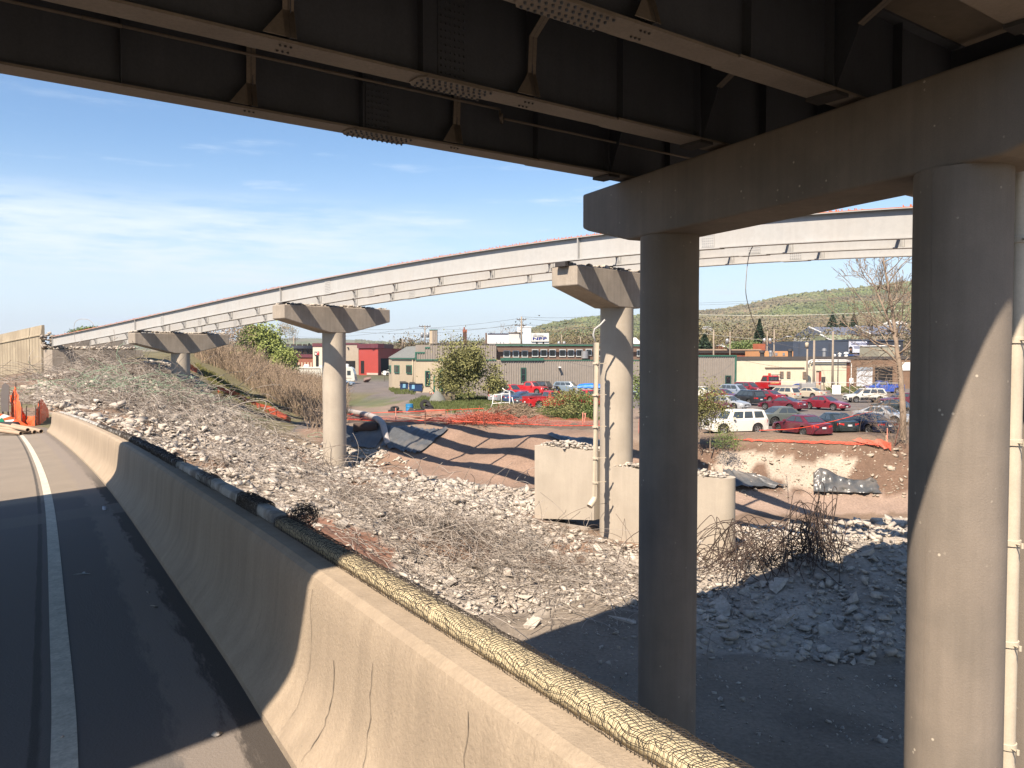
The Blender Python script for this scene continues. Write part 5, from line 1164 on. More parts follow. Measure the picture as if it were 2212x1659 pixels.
# ---- brick garage beside it
fg = Fac(1829, 134.6, 1985, 137); bg_ = broot('brick_garage', None, 'brown brick garage with a white roll door behind the bare tree')
m = MB(); fg.block(m, 0, fg.L, wz, fg.z(1880, 776), 0, -18); m.build('wall', M('tan_brown_brick', (.20, .125, .08), .9, .15, .8, .2, 8), bg_)
m = MB(); fg.block(m, 0, .5, wz, fg.z(1880, 776), .06, .01); m.build('corner', flat('red_brick', (.25, .09, .055), .9), bg_)
m = MB(); fg.block(m, 0, fg.L + .1, fg.z(1880, 776) + .003, fg.z(1880, 770), .12, -18); m.build('roof', flat('dark_roofing', (.075, .065, .06), .9), bg_)
fg.panel(cz(1610), cw(750), cz(1748), cw(922), flat('white_roll_door', (.62, .64, .66), .6), 'garage_door', bg_, .01, .05); fg.panel(cz(1610), cw(750), cz(1748), cw(778), flat('blue_grey_lintel', (.30, .34, .38), .6), 'lintel', bg_, .052, .12)
fg.panel(cz(1772), cw(745), cz(1925), cw(935), dark_in, 'doorway', bg_, .01, .05)
fg.panel(cz(2008), cw(706), cz(2080), cw(778), white_p, 'sign_board', bg_, .01, .1)
m = MB(); q = fg.pt(fg.x(cz(1558)), 0, .15); m.cyl(Vector((q.x, q.y, fg.z(1838, 822))), Vector((q.x, q.y, fg.z(1838, 785))), .06, 6); m.T = Matrix.Translation(Vector((q.x, q.y, fg.z(1838, 822)))); m.box(-.35, -.15, -.5, .35, .1, .4); m.T = None; m.build('meter_box', white_p, bg_)

# ---- the town behind
def boxb(name, u0, Y0, u1, Y1, vt, mat, lab, depth=14, cat='building', trim=None, vb=None):
    ff = Fac(u0, Y0, u1, Y1); r_ = broot(name, None, lab, cat); um = (u0 + u1) / 2; m = MB(); ff.block(m, 0, ff.L, LOT - .5 if vb is None else ff.z(um, vb), ff.z(um, vt), 0, -depth); m.build('wall', mat, r_)
    if trim: m = MB(); ff.block(m, -.1, ff.L + .1, ff.z(um, vt) + .01, ff.z(um, vt) + trim[1], .15, -depth); m.build('roof', trim[0], r_)
    return ff, r_
redb = M('orange_brick', (.27, .085, .045), .9, .15, .7, .2, 7)
ff, r_ = boxb('brick_building', 1500, 158, 1652, 160, 757, redb, 'low red brick building with a pale coping behind the grey warehouse', trim=(M('coping', (.35, .25, .18), .9), .25))
ff.panel(1500, 757.6, 1651, 763, flat('dark_band', (.035, .028, .025), .8), 'roof_band', r_, .0, .3)
m = MB(); m.T = Matrix.Translation(ff.pt(ff.L - 1.2, ff.z(1640, 757), 0)); m.box(-1.2, -.1, 0, 1.2, .3, 1.3); m.T = None; m.build('parapet_end', redb, r_)
orng = M('orange_render', (.55, .27, .12), .9, .06); ff, r_ = boxb('orange_building', 1652.5, 150, 1713, 151, 758.5, orng, 'small orange rendered building between the brick and dark blue ones', 8)
for u in (1664, 1674, 1690): ff.panel(u, 762, u + 5, 768, grey_p, 'window', r_)
navy = M('dark_blue_panels', (.055, .068, .095), .6, .12, .6, .05); ff, r_ = boxb('blue_building', 1713, 170, 1831, 172, 737.5, navy, 'dark slate blue building with faint panel seams beyond the cream one')
for u in (1725, 1742, 1756, 1790): ff.panel(u, 741, u + .7, 768, bolt_m, 'seam', r_, .0, .04)
ff, r_ = boxb('dark_building', 1831.5, 172, 1950, 175, 736.5, M('black_siding', (.035, .037, .045), .7, .12), 'nearly black building carrying the vaccination billboard', trim=(navy, .3))
ff.panel(1831.5, 765, 1900, 768.5, flat('blue_band', (.05, .09, .22), .6), 'blue_band', r_, .0, .1)
ff2, r2 = boxb('beige_building', 1898, 160, 1942, 161, 748, M('beige_block', (.30, .28, .21), .9, .06), 'beige windowless block seen through the bare tree', 6, trim=(white_p, .2))
def text(body, loc, size, mat, parent, facd, ext=.02, sx=1.0, align='LEFT', name='lettering'):
    c = bpy.data.curves.new(name, 'FONT'); c.body = body; c.size = size; c.extrude = ext; c.align_x = align; o = bpy.data.objects.new(name, c); COL.objects.link(o); c.materials.append(mat); o.parent = parent
    o.rotation_euler = (math.pi / 2, 0, math.atan2(facd.y, facd.x)); o.scale = (sx, 1, 1); o.location = loc
    return o
def to_mesh(o):                                 # letters as real meshes
    bpy.context.view_layer.update(); me = bpy.data.meshes.new_from_object(o.evaluated_get(bpy.context.evaluated_depsgraph_get())); n = bpy.data.objects.new('lettering', me); COL.objects.link(n)
    n.parent = o.parent; n.location = o.location.copy(); n.rotation_euler = o.rotation_euler.copy(); n.scale = o.scale.copy(); bpy.data.objects.remove(o, do_unlink=True); return n
bb = empty('billboard', (0, 0, 0), 0, 'white billboard reading Get vaccinated on the nearly black building', 'billboard')
m = MB(); ff.uvb(m, 1832, 737.6, 1870, 762, .06, .3); m.build('board', flat('billboard_white', (.56, .58, .66), .6), bb)
navyt = flat('navy_letters', (.02, .03, .12), .6)
text('Get vaccinated', ff.pt(ff.x(1835), ff.z(1835, 745), .32), .98, navyt, bb, ff.d, sx=.72)
for k in range(3): ff.panel(1841 + k, 748 + k * 2.0, 1861 - k * 2, 748.8 + k * 2.0, navyt, 'small_print', bb, .3, .33)
for cx in (1835, 1866):
    m = MB(); q = lambda u, v: ff.pt(ff.x(u), ff.z(u, v), .33); ff.block(m, ff.x(cx - 3.0), ff.x(cx + 3.6), ff.z(cx, 761.6), ff.z(cx, 757.5), .31, .35); m.build('figure_clothes', dark_in, bb)
    m = MB(); m.T = Matrix.Translation(ff.pt(ff.x(cx), ff.z(cx, 753.5), .33)); m.lathe([(.02, -.48), (.26, -.3), (.33, 0), (.28, .3), (.02, .45)], 12, (0, 0, 0)); m.T = None; m.build('figure_face', flat('skin_print', (.36, .22, .16), .7), bb)
    m = MB(); m.T = Matrix.Translation(ff.pt(ff.x(cx), ff.z(cx, 751), .30)); m.lathe([(.02, -.22), (.38, -.2), (.36, .1), (.02, .3)], 12, (0, 0, 0)); m.T = None; m.build('figure_hair', dark_in, bb)
# sign building behind the warehouse
wb = M('white_cladding', (.66, .66, .66), .6, .05)
ff, r_ = boxb('white_building', 1052, 215, 1099, 215, 723.5, wb, 'white low building whose dark brick end stands behind the chimney', 12)
ff.panel(1048.5, 719, 1052, 745, brick_b, 'brick_end', r_, .0, .2); ff.panel(1054, 720, 1098, 723, flat('dark_roof', (.05, .055, .09), .7), 'roof', r_, -3, .05)
for u in (1072, 1080, 1087): ff.panel(u, 737.5, u + 2, 741, grey_p, 'window', r_)
ff, r_ = boxb('grey_building', 1099.3, 213, 1124, 213, 720, M('pale_grey_panels', (.50, .49, .47), .7, .06), 'pale grey panelled building left of the tall utility pole', 12, trim=(brick_b, .2))
ff, r_ = boxb('print_works', 1124.3, 212, 1147, 212, 707.5, M('ice_blue_cladding', (.56, .64, .70), .6, .04), 'tall pale blue tower block behind the main utility pole', 12, trim=(wb, .25))
ff.panel(1118, 707, 1126.5, 717.5, white_p, 'sign_board', r_, .0, .5); text('NBP', ff.pt(ff.x(1119.2), ff.z(1119, 715.6), .52), .62, navyt, r_, ff.d)
ff, r_ = boxb('sign_building', 1147.3, 212, 1186, 212, 738.5, wb, 'white building front carrying the big NBP sign', 10)
sg = MB(); ff.uvb(sg, 1147.6, 719.3, 1185.6, 737.8, .02, .3); sgo = sg.build('sign_board', flat('sign_grey', (.53, .52, .50), .6), r_)
t_ = text('NBP', ff.pt(ff.x(1150.2), ff.z(1150, 734.2), .32), 1.0, flat('navy_sign', (.012, .018, .16), .5), r_, ff.d, .03, 1.0)
t_.data.offset = .035; bpy.context.view_layer.update(); t_.scale = (3.6 / max(t_.dimensions.x, .1), .7 / max(t_.dimensions.y, .1), 1); t_.scale[0] *= 30.5 / 1760 * 212 / 3.6 * 1.0
text('Northern', ff.pt(ff.x(1161.5), ff.z(1161, 726.2), .32), .42, bolt_m, r_, ff.d, .02, .95, name='small_lettering'); text('Business Products', ff.pt(ff.x(1161.5), ff.z(1161, 728.8), .32), .42, bolt_m, r_, ff.d, .02, .72, name='small_lettering')
m = MB()
for k, h in enumerate((.55, .8, 1.0, .8, .55)):
    xx = ff.x(1151.5 + k * 1.9); z0 = ff.z(1151, 727.9)
    for dx in (0, .16): m.prism([ff.pt(xx + dx, z0, .31), ff.pt(xx + dx + .05, z0, .31), ff.pt(xx + .10, z0 + h, .31)], ff.n * .03)
m.build('emblem', bolt_m, r_)
for u in (1158, 1172): ff.panel(u, 738.8, u + 3.4, 744.5, dark_in, 'window', r_, 0, .08)
# left distance
cvx = lambda x: 541.8 + .14289 * x; cvy = lambda y: 677.3 + .14289 * y
redp = M('red_ribbed_metal', (.36, .06, .05), .6, .06); pur = flat('plum_metal', (.12, .035, .045), .5); tn2 = M('beige_panels', (.38, .32, .25), .8, .06)
fr_ = Fac(775, 237, 817, 232); rbd = broot('red_building', None, 'bright red metal building with a plum cornice beyond the boulder')
fq = Fac(817, 232, 848, 250)
a, b = fr_.pt(0, 0), fr_.pt(fr_.L, 0); c_ = fq.pt(fq.L, 0); d_ = fr_.pt(0, 0, -24); zt2 = fr_.z(800, 752)
m = MB(); m.rings([[Vector((p_.x, p_.y, z)) for p_ in (a, b, c_, d_ + (c_ - b))] for z in (LOT - .1, zt2)]); m.build('wall', redp, rbd)
m = MB(); fr_.block(m, -.3, fr_.L + .3, zt2 - .02, fr_.z(800, 742.5), .35, -2); fq.block(m, .35, fq.L, zt2 - .02, fr_.z(800, 742.5), .35, -2); m.build('cornice', pur, rbd)
fr_.panel(cvx(1665), cvy(715), cvx(1715), cvy(905), dark_in, 'doorway', rbd, .0, .06); fq.panel(822.6, 774, 841, 807.5, dark_in, 'doorway', rbd, .0, .06)
fr_.panel(793, 805.5, 817, 810, flat('pale_block', (.45, .38, .33), .9), 'base', rbd, .0, .15)
ff, r_ = boxb('beige_building', 745, 241, 774.6, 241, 744.5, tn2, 'beige building with a dark roll door left of the red one', 20, trim=(pur, .5))
ff.panel(745, cvy(715), cvx(1580), cvy(830), dark_in, 'garage_door', r_, .0, .06); ff.panel(751, 750, 753.5, 752, dark_in, 'wall_lamp', r_, .0, .5)
ff, r_ = boxb('shop_front', cvx(940), 214, cvx(1100), 214, cvy(500), M('cream_panels', (.60, .52, .40), .8, .05), 'tall cream shop tower with a small red and black sign', 20, trim=(pur, .9))
ff.panel(cvx(985), cvy(640), cvx(1028), cvy(800), dark_in, 'window', r_, .0, .05); sgn = ff.panel(cvx(965), cvy(572), cvx(1033), cvy(628), flat('black_sign', (.02, .02, .02), .6), 'sign', r_, .0, .2)
ff.panel(cvx(1003), cvy(574), cvx(1032), cvy(626), flat('red_sign', (.5, .03, .03), .6), 'sign_red', r_, .2, .23); ff.panel(cvx(972), cvy(602), cvx(1000), cvy(620), white_p, 'sign_white', r_, .2, .23); text('ICG', ff.pt(ff.x(cvx(968)), ff.z(cvx(970), cvy(598)), .22), .6, white_p, r_, ff.d); text('H&R', ff.pt(ff.x(cvx(1006)), ff.z(cvx(1006), cvy(620)), .24), .5, white_p, r_, ff.d, name='lettering') if False else None
ff, r_ = boxb('brick_building', cvx(700), 228, cvx(944), 226, cvy(665), M('rust_brick', (.23, .085, .055), .9, .1), 'low rust brick building with a plum roof behind the motorhome', 14)
ff.panel(cvx(700), cvy(617), cvx(944), cvy(664), pur, 'roof', r_, -4, .3)
for k in range(5): ff.panel(cvx(722 + k * 46), cvy(738), cvx(738 + k * 46), cvy(805), flat('cream_post', (.5, .42, .3), .8), 'pilaster', r_, .0, .08)
m = MB(); rt = Vector(P(cvx(590), 770, 262)); rt.z = 0
m.lathe([(9.5, LOT), (9.5, P(0, cvy(530), 255).z), (10.0, P(0, cvy(530), 255).z), (10.0, P(0, cvy(487), 255).z), (9.6, P(0, cvy(485), 255).z)], 40, (rt.x, rt.y, 0)); o = m.build('round_building', flat('slate_cladding', (.075, .08, .095), .6)); autosmooth(o, 30); tag(o, 'dark round-fronted building behind the green trees', 'building')
for a_ in range(-5, 7):
    th = math.radians(-90 + a_ * 11); c_ = Vector((rt.x + 9.52 * math.cos(th), rt.y + 9.52 * math.sin(th), P(0, cvy(590), 255).z)); m = MB(); m.T = Matrix.Translation(c_) @ Matrix.Rotation(th, 4, 'Z'); m.box(-.05, -.75, -2.6, .1, .75, 2.6); m.T = None; m.build('window', flat('bronze_glass', (.07, .05, .04), .2), o)
ff, r_ = boxb('green_building', cvx(735), 300, cvx(850), 300, cvy(487), flat('olive_brown', (.16, .10, .055), .9), 'olive and green building between the round one and the cream tower', 14); ff.panel(cvx(735), cvy(560), cvx(850), cvy(640), flat('mint', (.20, .32, .24), .8), 'wall_band', r_, .0, .2)
ff, r_ = boxb('teal_building', cvx(865), 300, cvx(940), 300, cvy(530), flat('teal_cladding', (.16, .27, .30), .7), 'small teal roofed building beside the cream shop tower', 14)
# houses up the slope
def house(u0, u1, ve, vr, Y, wm, rm_, lab, name='house', depth=10, trim=True):
    ff = Fac(u0, Y, u1, Y * 1.01); r_ = broot(name, None, lab, 'house'); um = (u0 + u1) / 2; ze, zr = ff.z(um, ve), ff.z(um, vr); m = MB(); ff.block(m, 0, ff.L, LOT - 1, ze, 0, -depth); m.build('wall', wm, r_)
    m = MB(); m.prism([ff.pt(-.4, ze, .5), ff.pt(-.4, zr, -depth / 2), ff.pt(-.4, ze, -depth - .5)], ff.d * (ff.L + .8)); m.build('roof', rm_, r_)
    if trim: m = MB(); m.prism([ff.pt(-.45, ze - .25, .55), ff.pt(-.45, ze + .1, .55), ff.pt(-.45, zr + .3, -depth / 2), ff.pt(-.45, zr - .1, -depth / 2)], ff.d * .3); m.build('trim', white_p, r_)
    return ff, r_
slate = flat('blue_slate_roof', (.12, .13, .165), .6); wsid = flat('white_siding', (.6, .58, .54), .7)
house(1784, 1880, 723, 704, 330, wsid, slate, 'long building with a blue grey roof below the three spruces', depth=26)
house(1880, 1975, 722, 702, 320, M('olive_siding', (.26, .24, .19), .8), slate, 'wide house with white gable trim behind the bare tree top', depth=20)
house(1800, 1870, 738, 722, 270, wsid, flat('sage_roof', (.20, .22, .14), .8), 'house with a dull green roof above the billboard', depth=14)
house(1565, 1610, 751, 744, 260, M('brick_a', (.30, .10, .06), .9), slate, 'brick house with a dark roof left of the dark spruce', depth=14)
house(1582, 1630, 753, 746, 235, M('brick_b', (.33, .11, .065), .9), M('brick_c', (.26, .085, .055), .9), 'flat red brick hall behind the low brick building', depth=12)
house(1595, 1625, 744, 736, 300, wsid, flat('grey_green_roof', (.20, .23, .21), .7), 'small white house with a grey green roof uphill', depth=10)
house(1686, 1702, 736, 731, 340, flat('pink_siding', (.5, .36, .30), .8), M('orange_tiles', (.5, .26, .12), .8), 'little house with an orange roof among the trees uphill', depth=8)
house(1370, 1400, 760, 728, 175, flat('orange_siding', (.42, .16, .09), .8), flat('white_roof', (.6, .58, .55), .7), 'orange gabled house between the pier and the near column', depth=10)
for u, v, c_ in ((1518, 706, white_p), (1660, 733, wsid), (1938, 690, wsid)):
    pass
house(1936, 1958, 700, 692, 420, wsid, wsid, 'white gabled house high up behind the bare tree', depth=8)
house(1504, 1538, 706.5, 705, 900, wsid, wsid, 'long pale building far up the hillside', 'hall', depth=12, trim=False)

for o in [o for o in SC.objects if o.type == 'FONT']: to_mesh(o)
# ------------------------------------------------------------------ vehicles
def paintm(n, c, coat=.5, rough=.35): 
    k = 'paint_' + n
    if k not in MAT: MAT[k] = M(k, c, rough, .08, 1.2, .04, 30, coat=coat, spec=.5, tint=tuple(min(1, a * .7 + .05) for a in c), tvar=.25, tscale=1.2)
    return MAT[k]
tyre_m = flat('tyre_rubber', (.022, .021, .02), .85); rim_m = flat('alloy_rim', (.42, .41, .40), .35, .8); rimd_m = flat('dull_rim', (.12, .12, .12), .6, .5); trim_m = flat('black_trim', (.025, .025, .027), .6); red_l = flat('red_lamp', (.55, .02, .015), .15, coat=1); clear_l = flat('clear_lamp', (.62, .63, .62), .12, coat=1); plate_m = flat('number_plate', (.62, .64, .66), .5)
car_glass = M('car_glass', (.045, .055, .06), .06, .1, .5, 0, spec=1.0)
KIND = {
 'sedan': dict(L=4.75, W=1.80, wb=2.75, fo=.95, deck=[(0, .52), (.07, .66), (.45, .78), (1.3, .92), (1.5, .95), (3.8, .99), (4.6, .94), (4.72, .82), (4.75, .6)], gh=(1.35, 2.15, 3.2, 4.1, 1.42), r=.33),
 'coupe': dict(L=4.85, W=1.82, wb=2.80, fo=.98, deck=[(0, .50), (.07, .64), (.5, .75), (1.4, .88), (1.6, .92), (3.9, .97), (4.7, .93), (4.82, .80), (4.85, .6)], gh=(1.5, 2.35, 3.05, 4.05, 1.36), r=.33),
 'saloon': dict(L=5.25, W=1.95, wb=2.92, fo=1.05, deck=[(0, .55), (.06, .72), (.5, .84), (1.5, .95), (1.7, .97), (3.9, 1.0), (5.1, .95), (5.22, .8), (5.25, .6)], gh=(1.6, 2.25, 3.35, 4.05, 1.46), r=.34),
 'suv': dict(L=4.45, W=1.80, wb=2.63, fo=.85, deck=[(0, .62), (.04, .95), (.2, 1.02), (1.15, 1.07), (1.3, 1.08), (4.3, 1.12), (4.42, .95), (4.45, .6)], gh=(1.2, 1.6, 4.1, 4.38, 1.70), r=.36),
 'wagon': dict(L=4.80, W=1.86, wb=2.8, fo=.95, deck=[(0, .55), (.06, .78), (.4, .9), (1.2, 1.0), (1.4, 1.02), (4.6, 1.06), (4.76, .9), (4.8, .6)], gh=(1.2, 1.95, 4.3, 4.72, 1.66), r=.34),
 'pickup': dict(L=5.6, W=1.98, wb=3.5, fo=.95, deck=[(0, .72), (.05, 1.0), (.3, 1.08), (1.3, 1.13), (1.5, 1.15), (5.5, 1.17), (5.58, 1.1), (5.6, .7)], gh=(1.4, 2.0, 3.1, 3.3, 1.80), r=.38)}
def lerp(a, b, t): return a + (b - a) * t
_meshc = {}
def car(kind, loc, ang, color, label, bump=None, rim=rim_m, lower=None, cat='car', group='parked cars', name='parked_car', tilt=0, plate=True, glass=None, cap=None):
    k = KIND[kind]; L, W = k['L'], k['W']; hw = W / 2; root = empty(name, loc, ang, label, cat, group)
    X = lambda x: L / 2 - x
    def put(key, make, mat, nm, parent=root, smooth=None):
        kk = (kind, key)
        if kk not in _meshc: _meshc[kk] = make()
        m = _meshc[kk]; o = m.build(nm, mat, parent)
        if smooth: autosmooth(o, smooth)
        return o
    dx, dz = zip(*k['deck']); w1 = k['fo']; w2 = w1 + k['wb']; ra = k['r'] + .09
    def hwx(x): t = abs(x - L / 2) / (L / 2); return hw * (1 - .20 * t ** 7 - .03 * t ** 2)
    def body():
        m = MB(); xs = sorted(set([0, .02, .06, .14, .28] + list(np.arange(.45, L - .3, .16)) + [L - .28, L - .14, L - .06, L - .02, L] + [w_ + s_ * a for w_ in (w1, w2) for s_ in (-1, 1) for a in (ra, ra * .97, ra * .85, ra * .6)] + [w1, w2])); rg = []
        for x in xs:
            d = float(np.interp(x, dx, dz)); h = hwx(x); b = .24; 
            e = min(x, L - x); b0 = b + .10 * max(0, 1 - e / .15)
            bb = b0
            for w_ in (w1, w2):
                if abs(x - w_) < ra: bb = max(bb, k['r'] + math.sqrt(ra * ra - (x - w_) ** 2))
            bb = min(bb, d - .10); mid = max(bb + .02, lerp(b0, d, .55)); 
            half = [(h * .74, b0), (h * .74, bb), (h, bb + .015), (h * 1.005, mid), (h * .985, d - .07), (h * .93, d - .015), (h * .6, d + .01)]
            half = [(a, max(z, b0)) for a, z in half]
            rg.append([(X(x), -a, z) for a, z in half] + [(X(x), a, z) for a, z in half[::-1]])
        m.rings(rg); xa, xb, xc, xd, zr = k['gh']; bz = lambda x: float(np.interp(x, dx, dz)) - .02
        hb, ht = hw * .90, hw * .70
        r0 = [(X(xa), hb * .93, bz(xa)), (X(xa + .25), hb, bz(xa + .25)), (X(xd - .2), hb * .98, bz(xd - .2)), (X(xd), hb * .92, bz(xd))]
        r1 = [(X(xb), ht * .95, zr - .05), (X(xb + .15), ht, zr - .035), (X(xc - .1), ht, zr - .035), (X(xc), ht * .95, zr - .06)]
        r2 = [(X(xb + .10), ht * .82, zr - .012), (X(xb + .2), ht * .84, zr), (X(xc - .2), ht * .84, zr - .005), (X(xc - .08), ht * .82, zr - .02)]
        ring = lambda r: r + [(a, -b, c) for a, b, c in r[::-1]]
        m.rings([ring(r0), ring(r1), ring(r2)])
        return m
    put('body', body, color, 'body', smooth=32)
    xa, xb, xc, xd, zr = k['gh']; bz = lambda x: float(np.interp(x, dx, dz)) - .02; hb, ht = hw * .90, hw * .70
    def pane(m, c, s0, s1, t0, t1, s0b=None, s1b=None):          # c: corners BL BR TR TL
        c = [Vector(p_) for p_ in c]; s0b = s0 if s0b is None else s0b; s1b = s1 if s1b is None else s1b
        f_ = lambda s, t: (c[0] * (1 - s) + c[1] * s) * (1 - t) + (c[3] * (1 - s) + c[2] * s) * t
        q = [f_(s0, t0), f_(s1, t0), f_(s1b, t1), f_(s0b, t1)]; n = (q[1] - q[0]).cross(q[3] - q[0]).normalized(); ctr = sum(q, Vector()) / 4
        if n.dot(ctr - Vector((0, 0, .8))) < 0: n = -n
        m.add([p_ + n * .012 for p_ in q], [(0, 1, 2, 3)]); m.add([p_ - n * .02 for p_ in q], [(0, 1, 2, 3)])
    sideC = lambda sg: [(X(xa + .25), sg * hb, bz(xa + .25)), (X(xd - .2), sg * hb * .98, bz(xd - .2)), (X(xc - .1), sg * ht, zr - .035), (X(xb + .15), sg * ht, zr - .035)]
    Lw = xd - .2 - xa - .25
    splits = {'pickup': [(.05, .93)], 'coupe': [(.04, .60), (.64, .93)], 'suv': [(.03, .33), (.37, .62), (.68, .95)], 'wagon': [(.03, .34), (.37, .64), (.67, .96)]}.get(kind, [(.03, .47), (.51, .90)])
    def sides():
        m = MB()
        for sg in (-1, 1):
            for a, b in splits: pane(m, sideC(sg), a, b, .10, .86)
        return m
    g_ = glass or car_glass
    put('sides', sides, g_, 'side_windows')
    def ws(): m = MB(); pane(m, [(X(xa), -hb * .93, bz(xa)), (X(xa), hb * .93, bz(xa)), (X(xb), ht * .95, zr - .05), (X(xb), -ht * .95, zr - .05)], .05, .95, .06, .90); return m
    def rw(): m = MB(); pane(m, [(X(xd), -hb * .92, bz(xd)), (X(xd), hb * .92, bz(xd)), (X(xc), ht * .95, zr - .06), (X(xc), -ht * .95, zr - .06)], .07, .93, .12, .88); return m
    put('ws', ws, g_, 'windscreen'); put('rw', rw, g_, 'rear_window')
    for wi, wx in enumerate((w1, w2)):
        for sg in (-1, 1):
            def ty(): return MB(True).lathe([(k['r'] * .60, -.045), (k['r'] * .66, -.09), (k['r'] * .93, -.10), (k['r'], -.07), (k['r'], .07), (k['r'] * .93, .10), (k['r'] * .66, .09), (k['r'] * .60, .045)], 22, (0, 0, 0), 'Y')
            w_ = empty_wheel = put('tyre', ty, tyre_m, 'wheel', smooth=35); w_.location = (X(wx), sg * (hw - .11), k['r'])
            def ri():
                m = MB(); m.lathe([(.02, -.062), (k['r'] * .20, -.07), (k['r'] * .22, -.03), (k['r'] * .60, -.05), (k['r'] * .68, -.098), (k['r'] * .70, -.085), (k['r'] * .70, .085), (k['r'] * .68, .098), (k['r'] * .60, .05), (k['r'] * .22, .03), (k['r'] * .20, .07), (.02, .062)], 20, (0, 0, 0), 'Y')
                for s_ in range(5):
                    for y in (-.072, .072):
                        m.T = Matrix.Rotation(s_ * 2 * math.pi / 5, 4, 'Y'); m.box(.03, min(y, y * .4), -.035, k['r'] * .62, max(y, y * .4), .035); m.T = None
                return m
            put('rim', ri, rim, 'rim', w_)
    def lamps(front):
        m = MB()
        x = .03 if front else L - .03; d = float(np.interp(.2 if front else L - .15, dx, dz))
        for sg in (-1, 1):
            h = hwx(x) ; z0, z1 = d - (.26 if kind not in ('pickup', 'suv') else .34), d - .12
            y0, y1 = sg * h * .55, sg * (h * 1.0); e = .02 if front else -.02
            xs2 = .26 if front else L - .20; hy = hwx(xs2) + .012
            m.rings([[(X(x) + e * 1.2, y0, z), (X(x + e) + e, sg * h * .96, z), (X(xs2), sg * hy, z), (X(xs2), sg * hy * .9, z), (X(x + (.1 if front else -.1)), y0, z)] for z in (z0, z1)])
        return m
    put('hl', lambda: lamps(True), clear_l, 'headlights'); put('tl', lambda: lamps(False), red_l, 'tail_lights')
    def bp():
        m = MB(); big = kind in ('pickup', 'suv')
        for x, s_ in ((0, 1), (L, -1)):
            h = hwx(x + .04 * s_); m.rings([[(X(x) + s_ * .045, -h * .80, z), (X(x) + s_ * .045, h * .80, z), (X(x + s_ * .16), h * 1.13, z), (X(x + s_ * .3), h * 1.13, z), (X(x + s_ * .3), -h * 1.13, z), (X(x + s_ * .16), -h * 1.13, z)] for z in ((.34, .56) if big else (.30, .47))])
        return m
    put('bp', bp, bump or color, 'bumpers')
    def gr(): d = float(np.interp(.1, dx, dz)); m = MB(); m.box(X(-.012), -hw * .42, d - (.20 if kind not in ('pickup', 'suv') else .36), X(.05), hw * .42, d - .08); return m
    put('grille', gr, trim_m, 'grille')
    def mi():
        m = MB()
        for sg in (-1, 1): m.cbox(X(xa + .50), min(sg * hw * .95, sg * (hw + .16)), bz(xa) + .02, X(xa + .36), max(sg * hw * .95, sg * (hw + .16)), bz(xa) + .17, .03)
        return m
    put('mirror', mi, color, 'mirrors')
    if plate:
        put('plate', lambda: MB().box(X(L) - .055, -.15, .62, X(L) - .03, .15, .74).box(X(0) + .03, -.15, .36, X(0) + .055, .15, .48), plate_m, 'number_plates')
    if lower is not None:
        def lo():
            m = MB()
            for sg in (-1, 1):
                for a, b in ((.12, w1 - ra - .02), (w1 + ra + .02, w2 - ra - .02), (w2 + ra + .02, L - .12)):
                    m.rings([[(X(x), sg * (hwx(x) + .012), .26), (X(x), sg * (hwx(x) + .02), .62), (X(x), sg * (hwx(x) - .05), .62), (X(x), sg * (hwx(x) - .05), .26)] for x in (a, b)])
            return m
        put('lower', lo, lower, 'cladding')
    if kind == 'pickup' and cap is None:
        m = MB(); m.box(X(5.48), -hw * .86, 1.155, X(3.42), hw * .86, 1.185); m.build('bed_liner', trim_m, root)
        m = MB()
        for sg in (-1, 1): m.box(X(5.52), sg * hw * .9 - .05, 1.15, X(3.36), sg * hw * .9 + .05, 1.24)
        m.box(X(5.56), -hw * .9, 1.15, X(5.48), hw * .9, 1.24); m.build('bed_rail', color, root)
    if cap is not None:
        m = MB(); m.rings([[(X(5.5), -hw * .9, 1.14), (X(3.35), -hw * .9, 1.14), (X(3.35), hw * .9, 1.14), (X(5.5), hw * .9, 1.14)], [(X(5.35), -hw * .76, 1.72), (X(3.4), -hw * .76, 1.72), (X(3.4), hw * .76, 1.72), (X(5.35), hw * .76, 1.72)], [(X(5.2), -hw * .6, 1.78), (X(3.5), -hw * .6, 1.78), (X(3.5), hw * .6, 1.78), (X(5.2), hw * .6, 1.78)]]); m.build('bed_cap', cap, root)
        m = MB()
        for sg in (-1, 1): m.rings([[(X(5.3), sg * hw * .868, 1.25), (X(3.6), sg * hw * .868, 1.25), (X(3.6), sg * hw * .84, 1.25), (X(5.3), sg * hw * .84, 1.25)], [(X(5.2), sg * hw * .795, 1.60), (X(3.7), sg * hw * .795, 1.60), (X(3.7), sg * hw * .77, 1.60), (X(5.2), sg * hw * .77, 1.60)]])
        m.rings([[(X(5.49), -hw * .75, 1.24), (X(5.49), hw * .75, 1.24), (X(5.44), hw * .75, 1.24), (X(5.44), -hw * .75, 1.24)], [(X(5.40), -hw * .66, 1.62), (X(5.40), hw * .66, 1.62), (X(5.35), hw * .66, 1.62), (X(5.35), -hw * .66, 1.62)]]); m.build('cap_windows', g_, root)
    return root
def heading(u, d, th):
    al = math.atan((u - CU) / F); t = math.radians(th)
    return {'RA': -al + t, 'LA': math.pi - al - t, 'RT': -al - t, 'LT': math.pi - al + t}[d]
def park(kind, u, v, d, th, col, label, dz=0.0, **k):
    g = onz(u, v, LOT + dz if not dz else LOT); g.z = LOT + .01 + dz
    return car(kind, g, heading(u, d, th), col, label, **k)
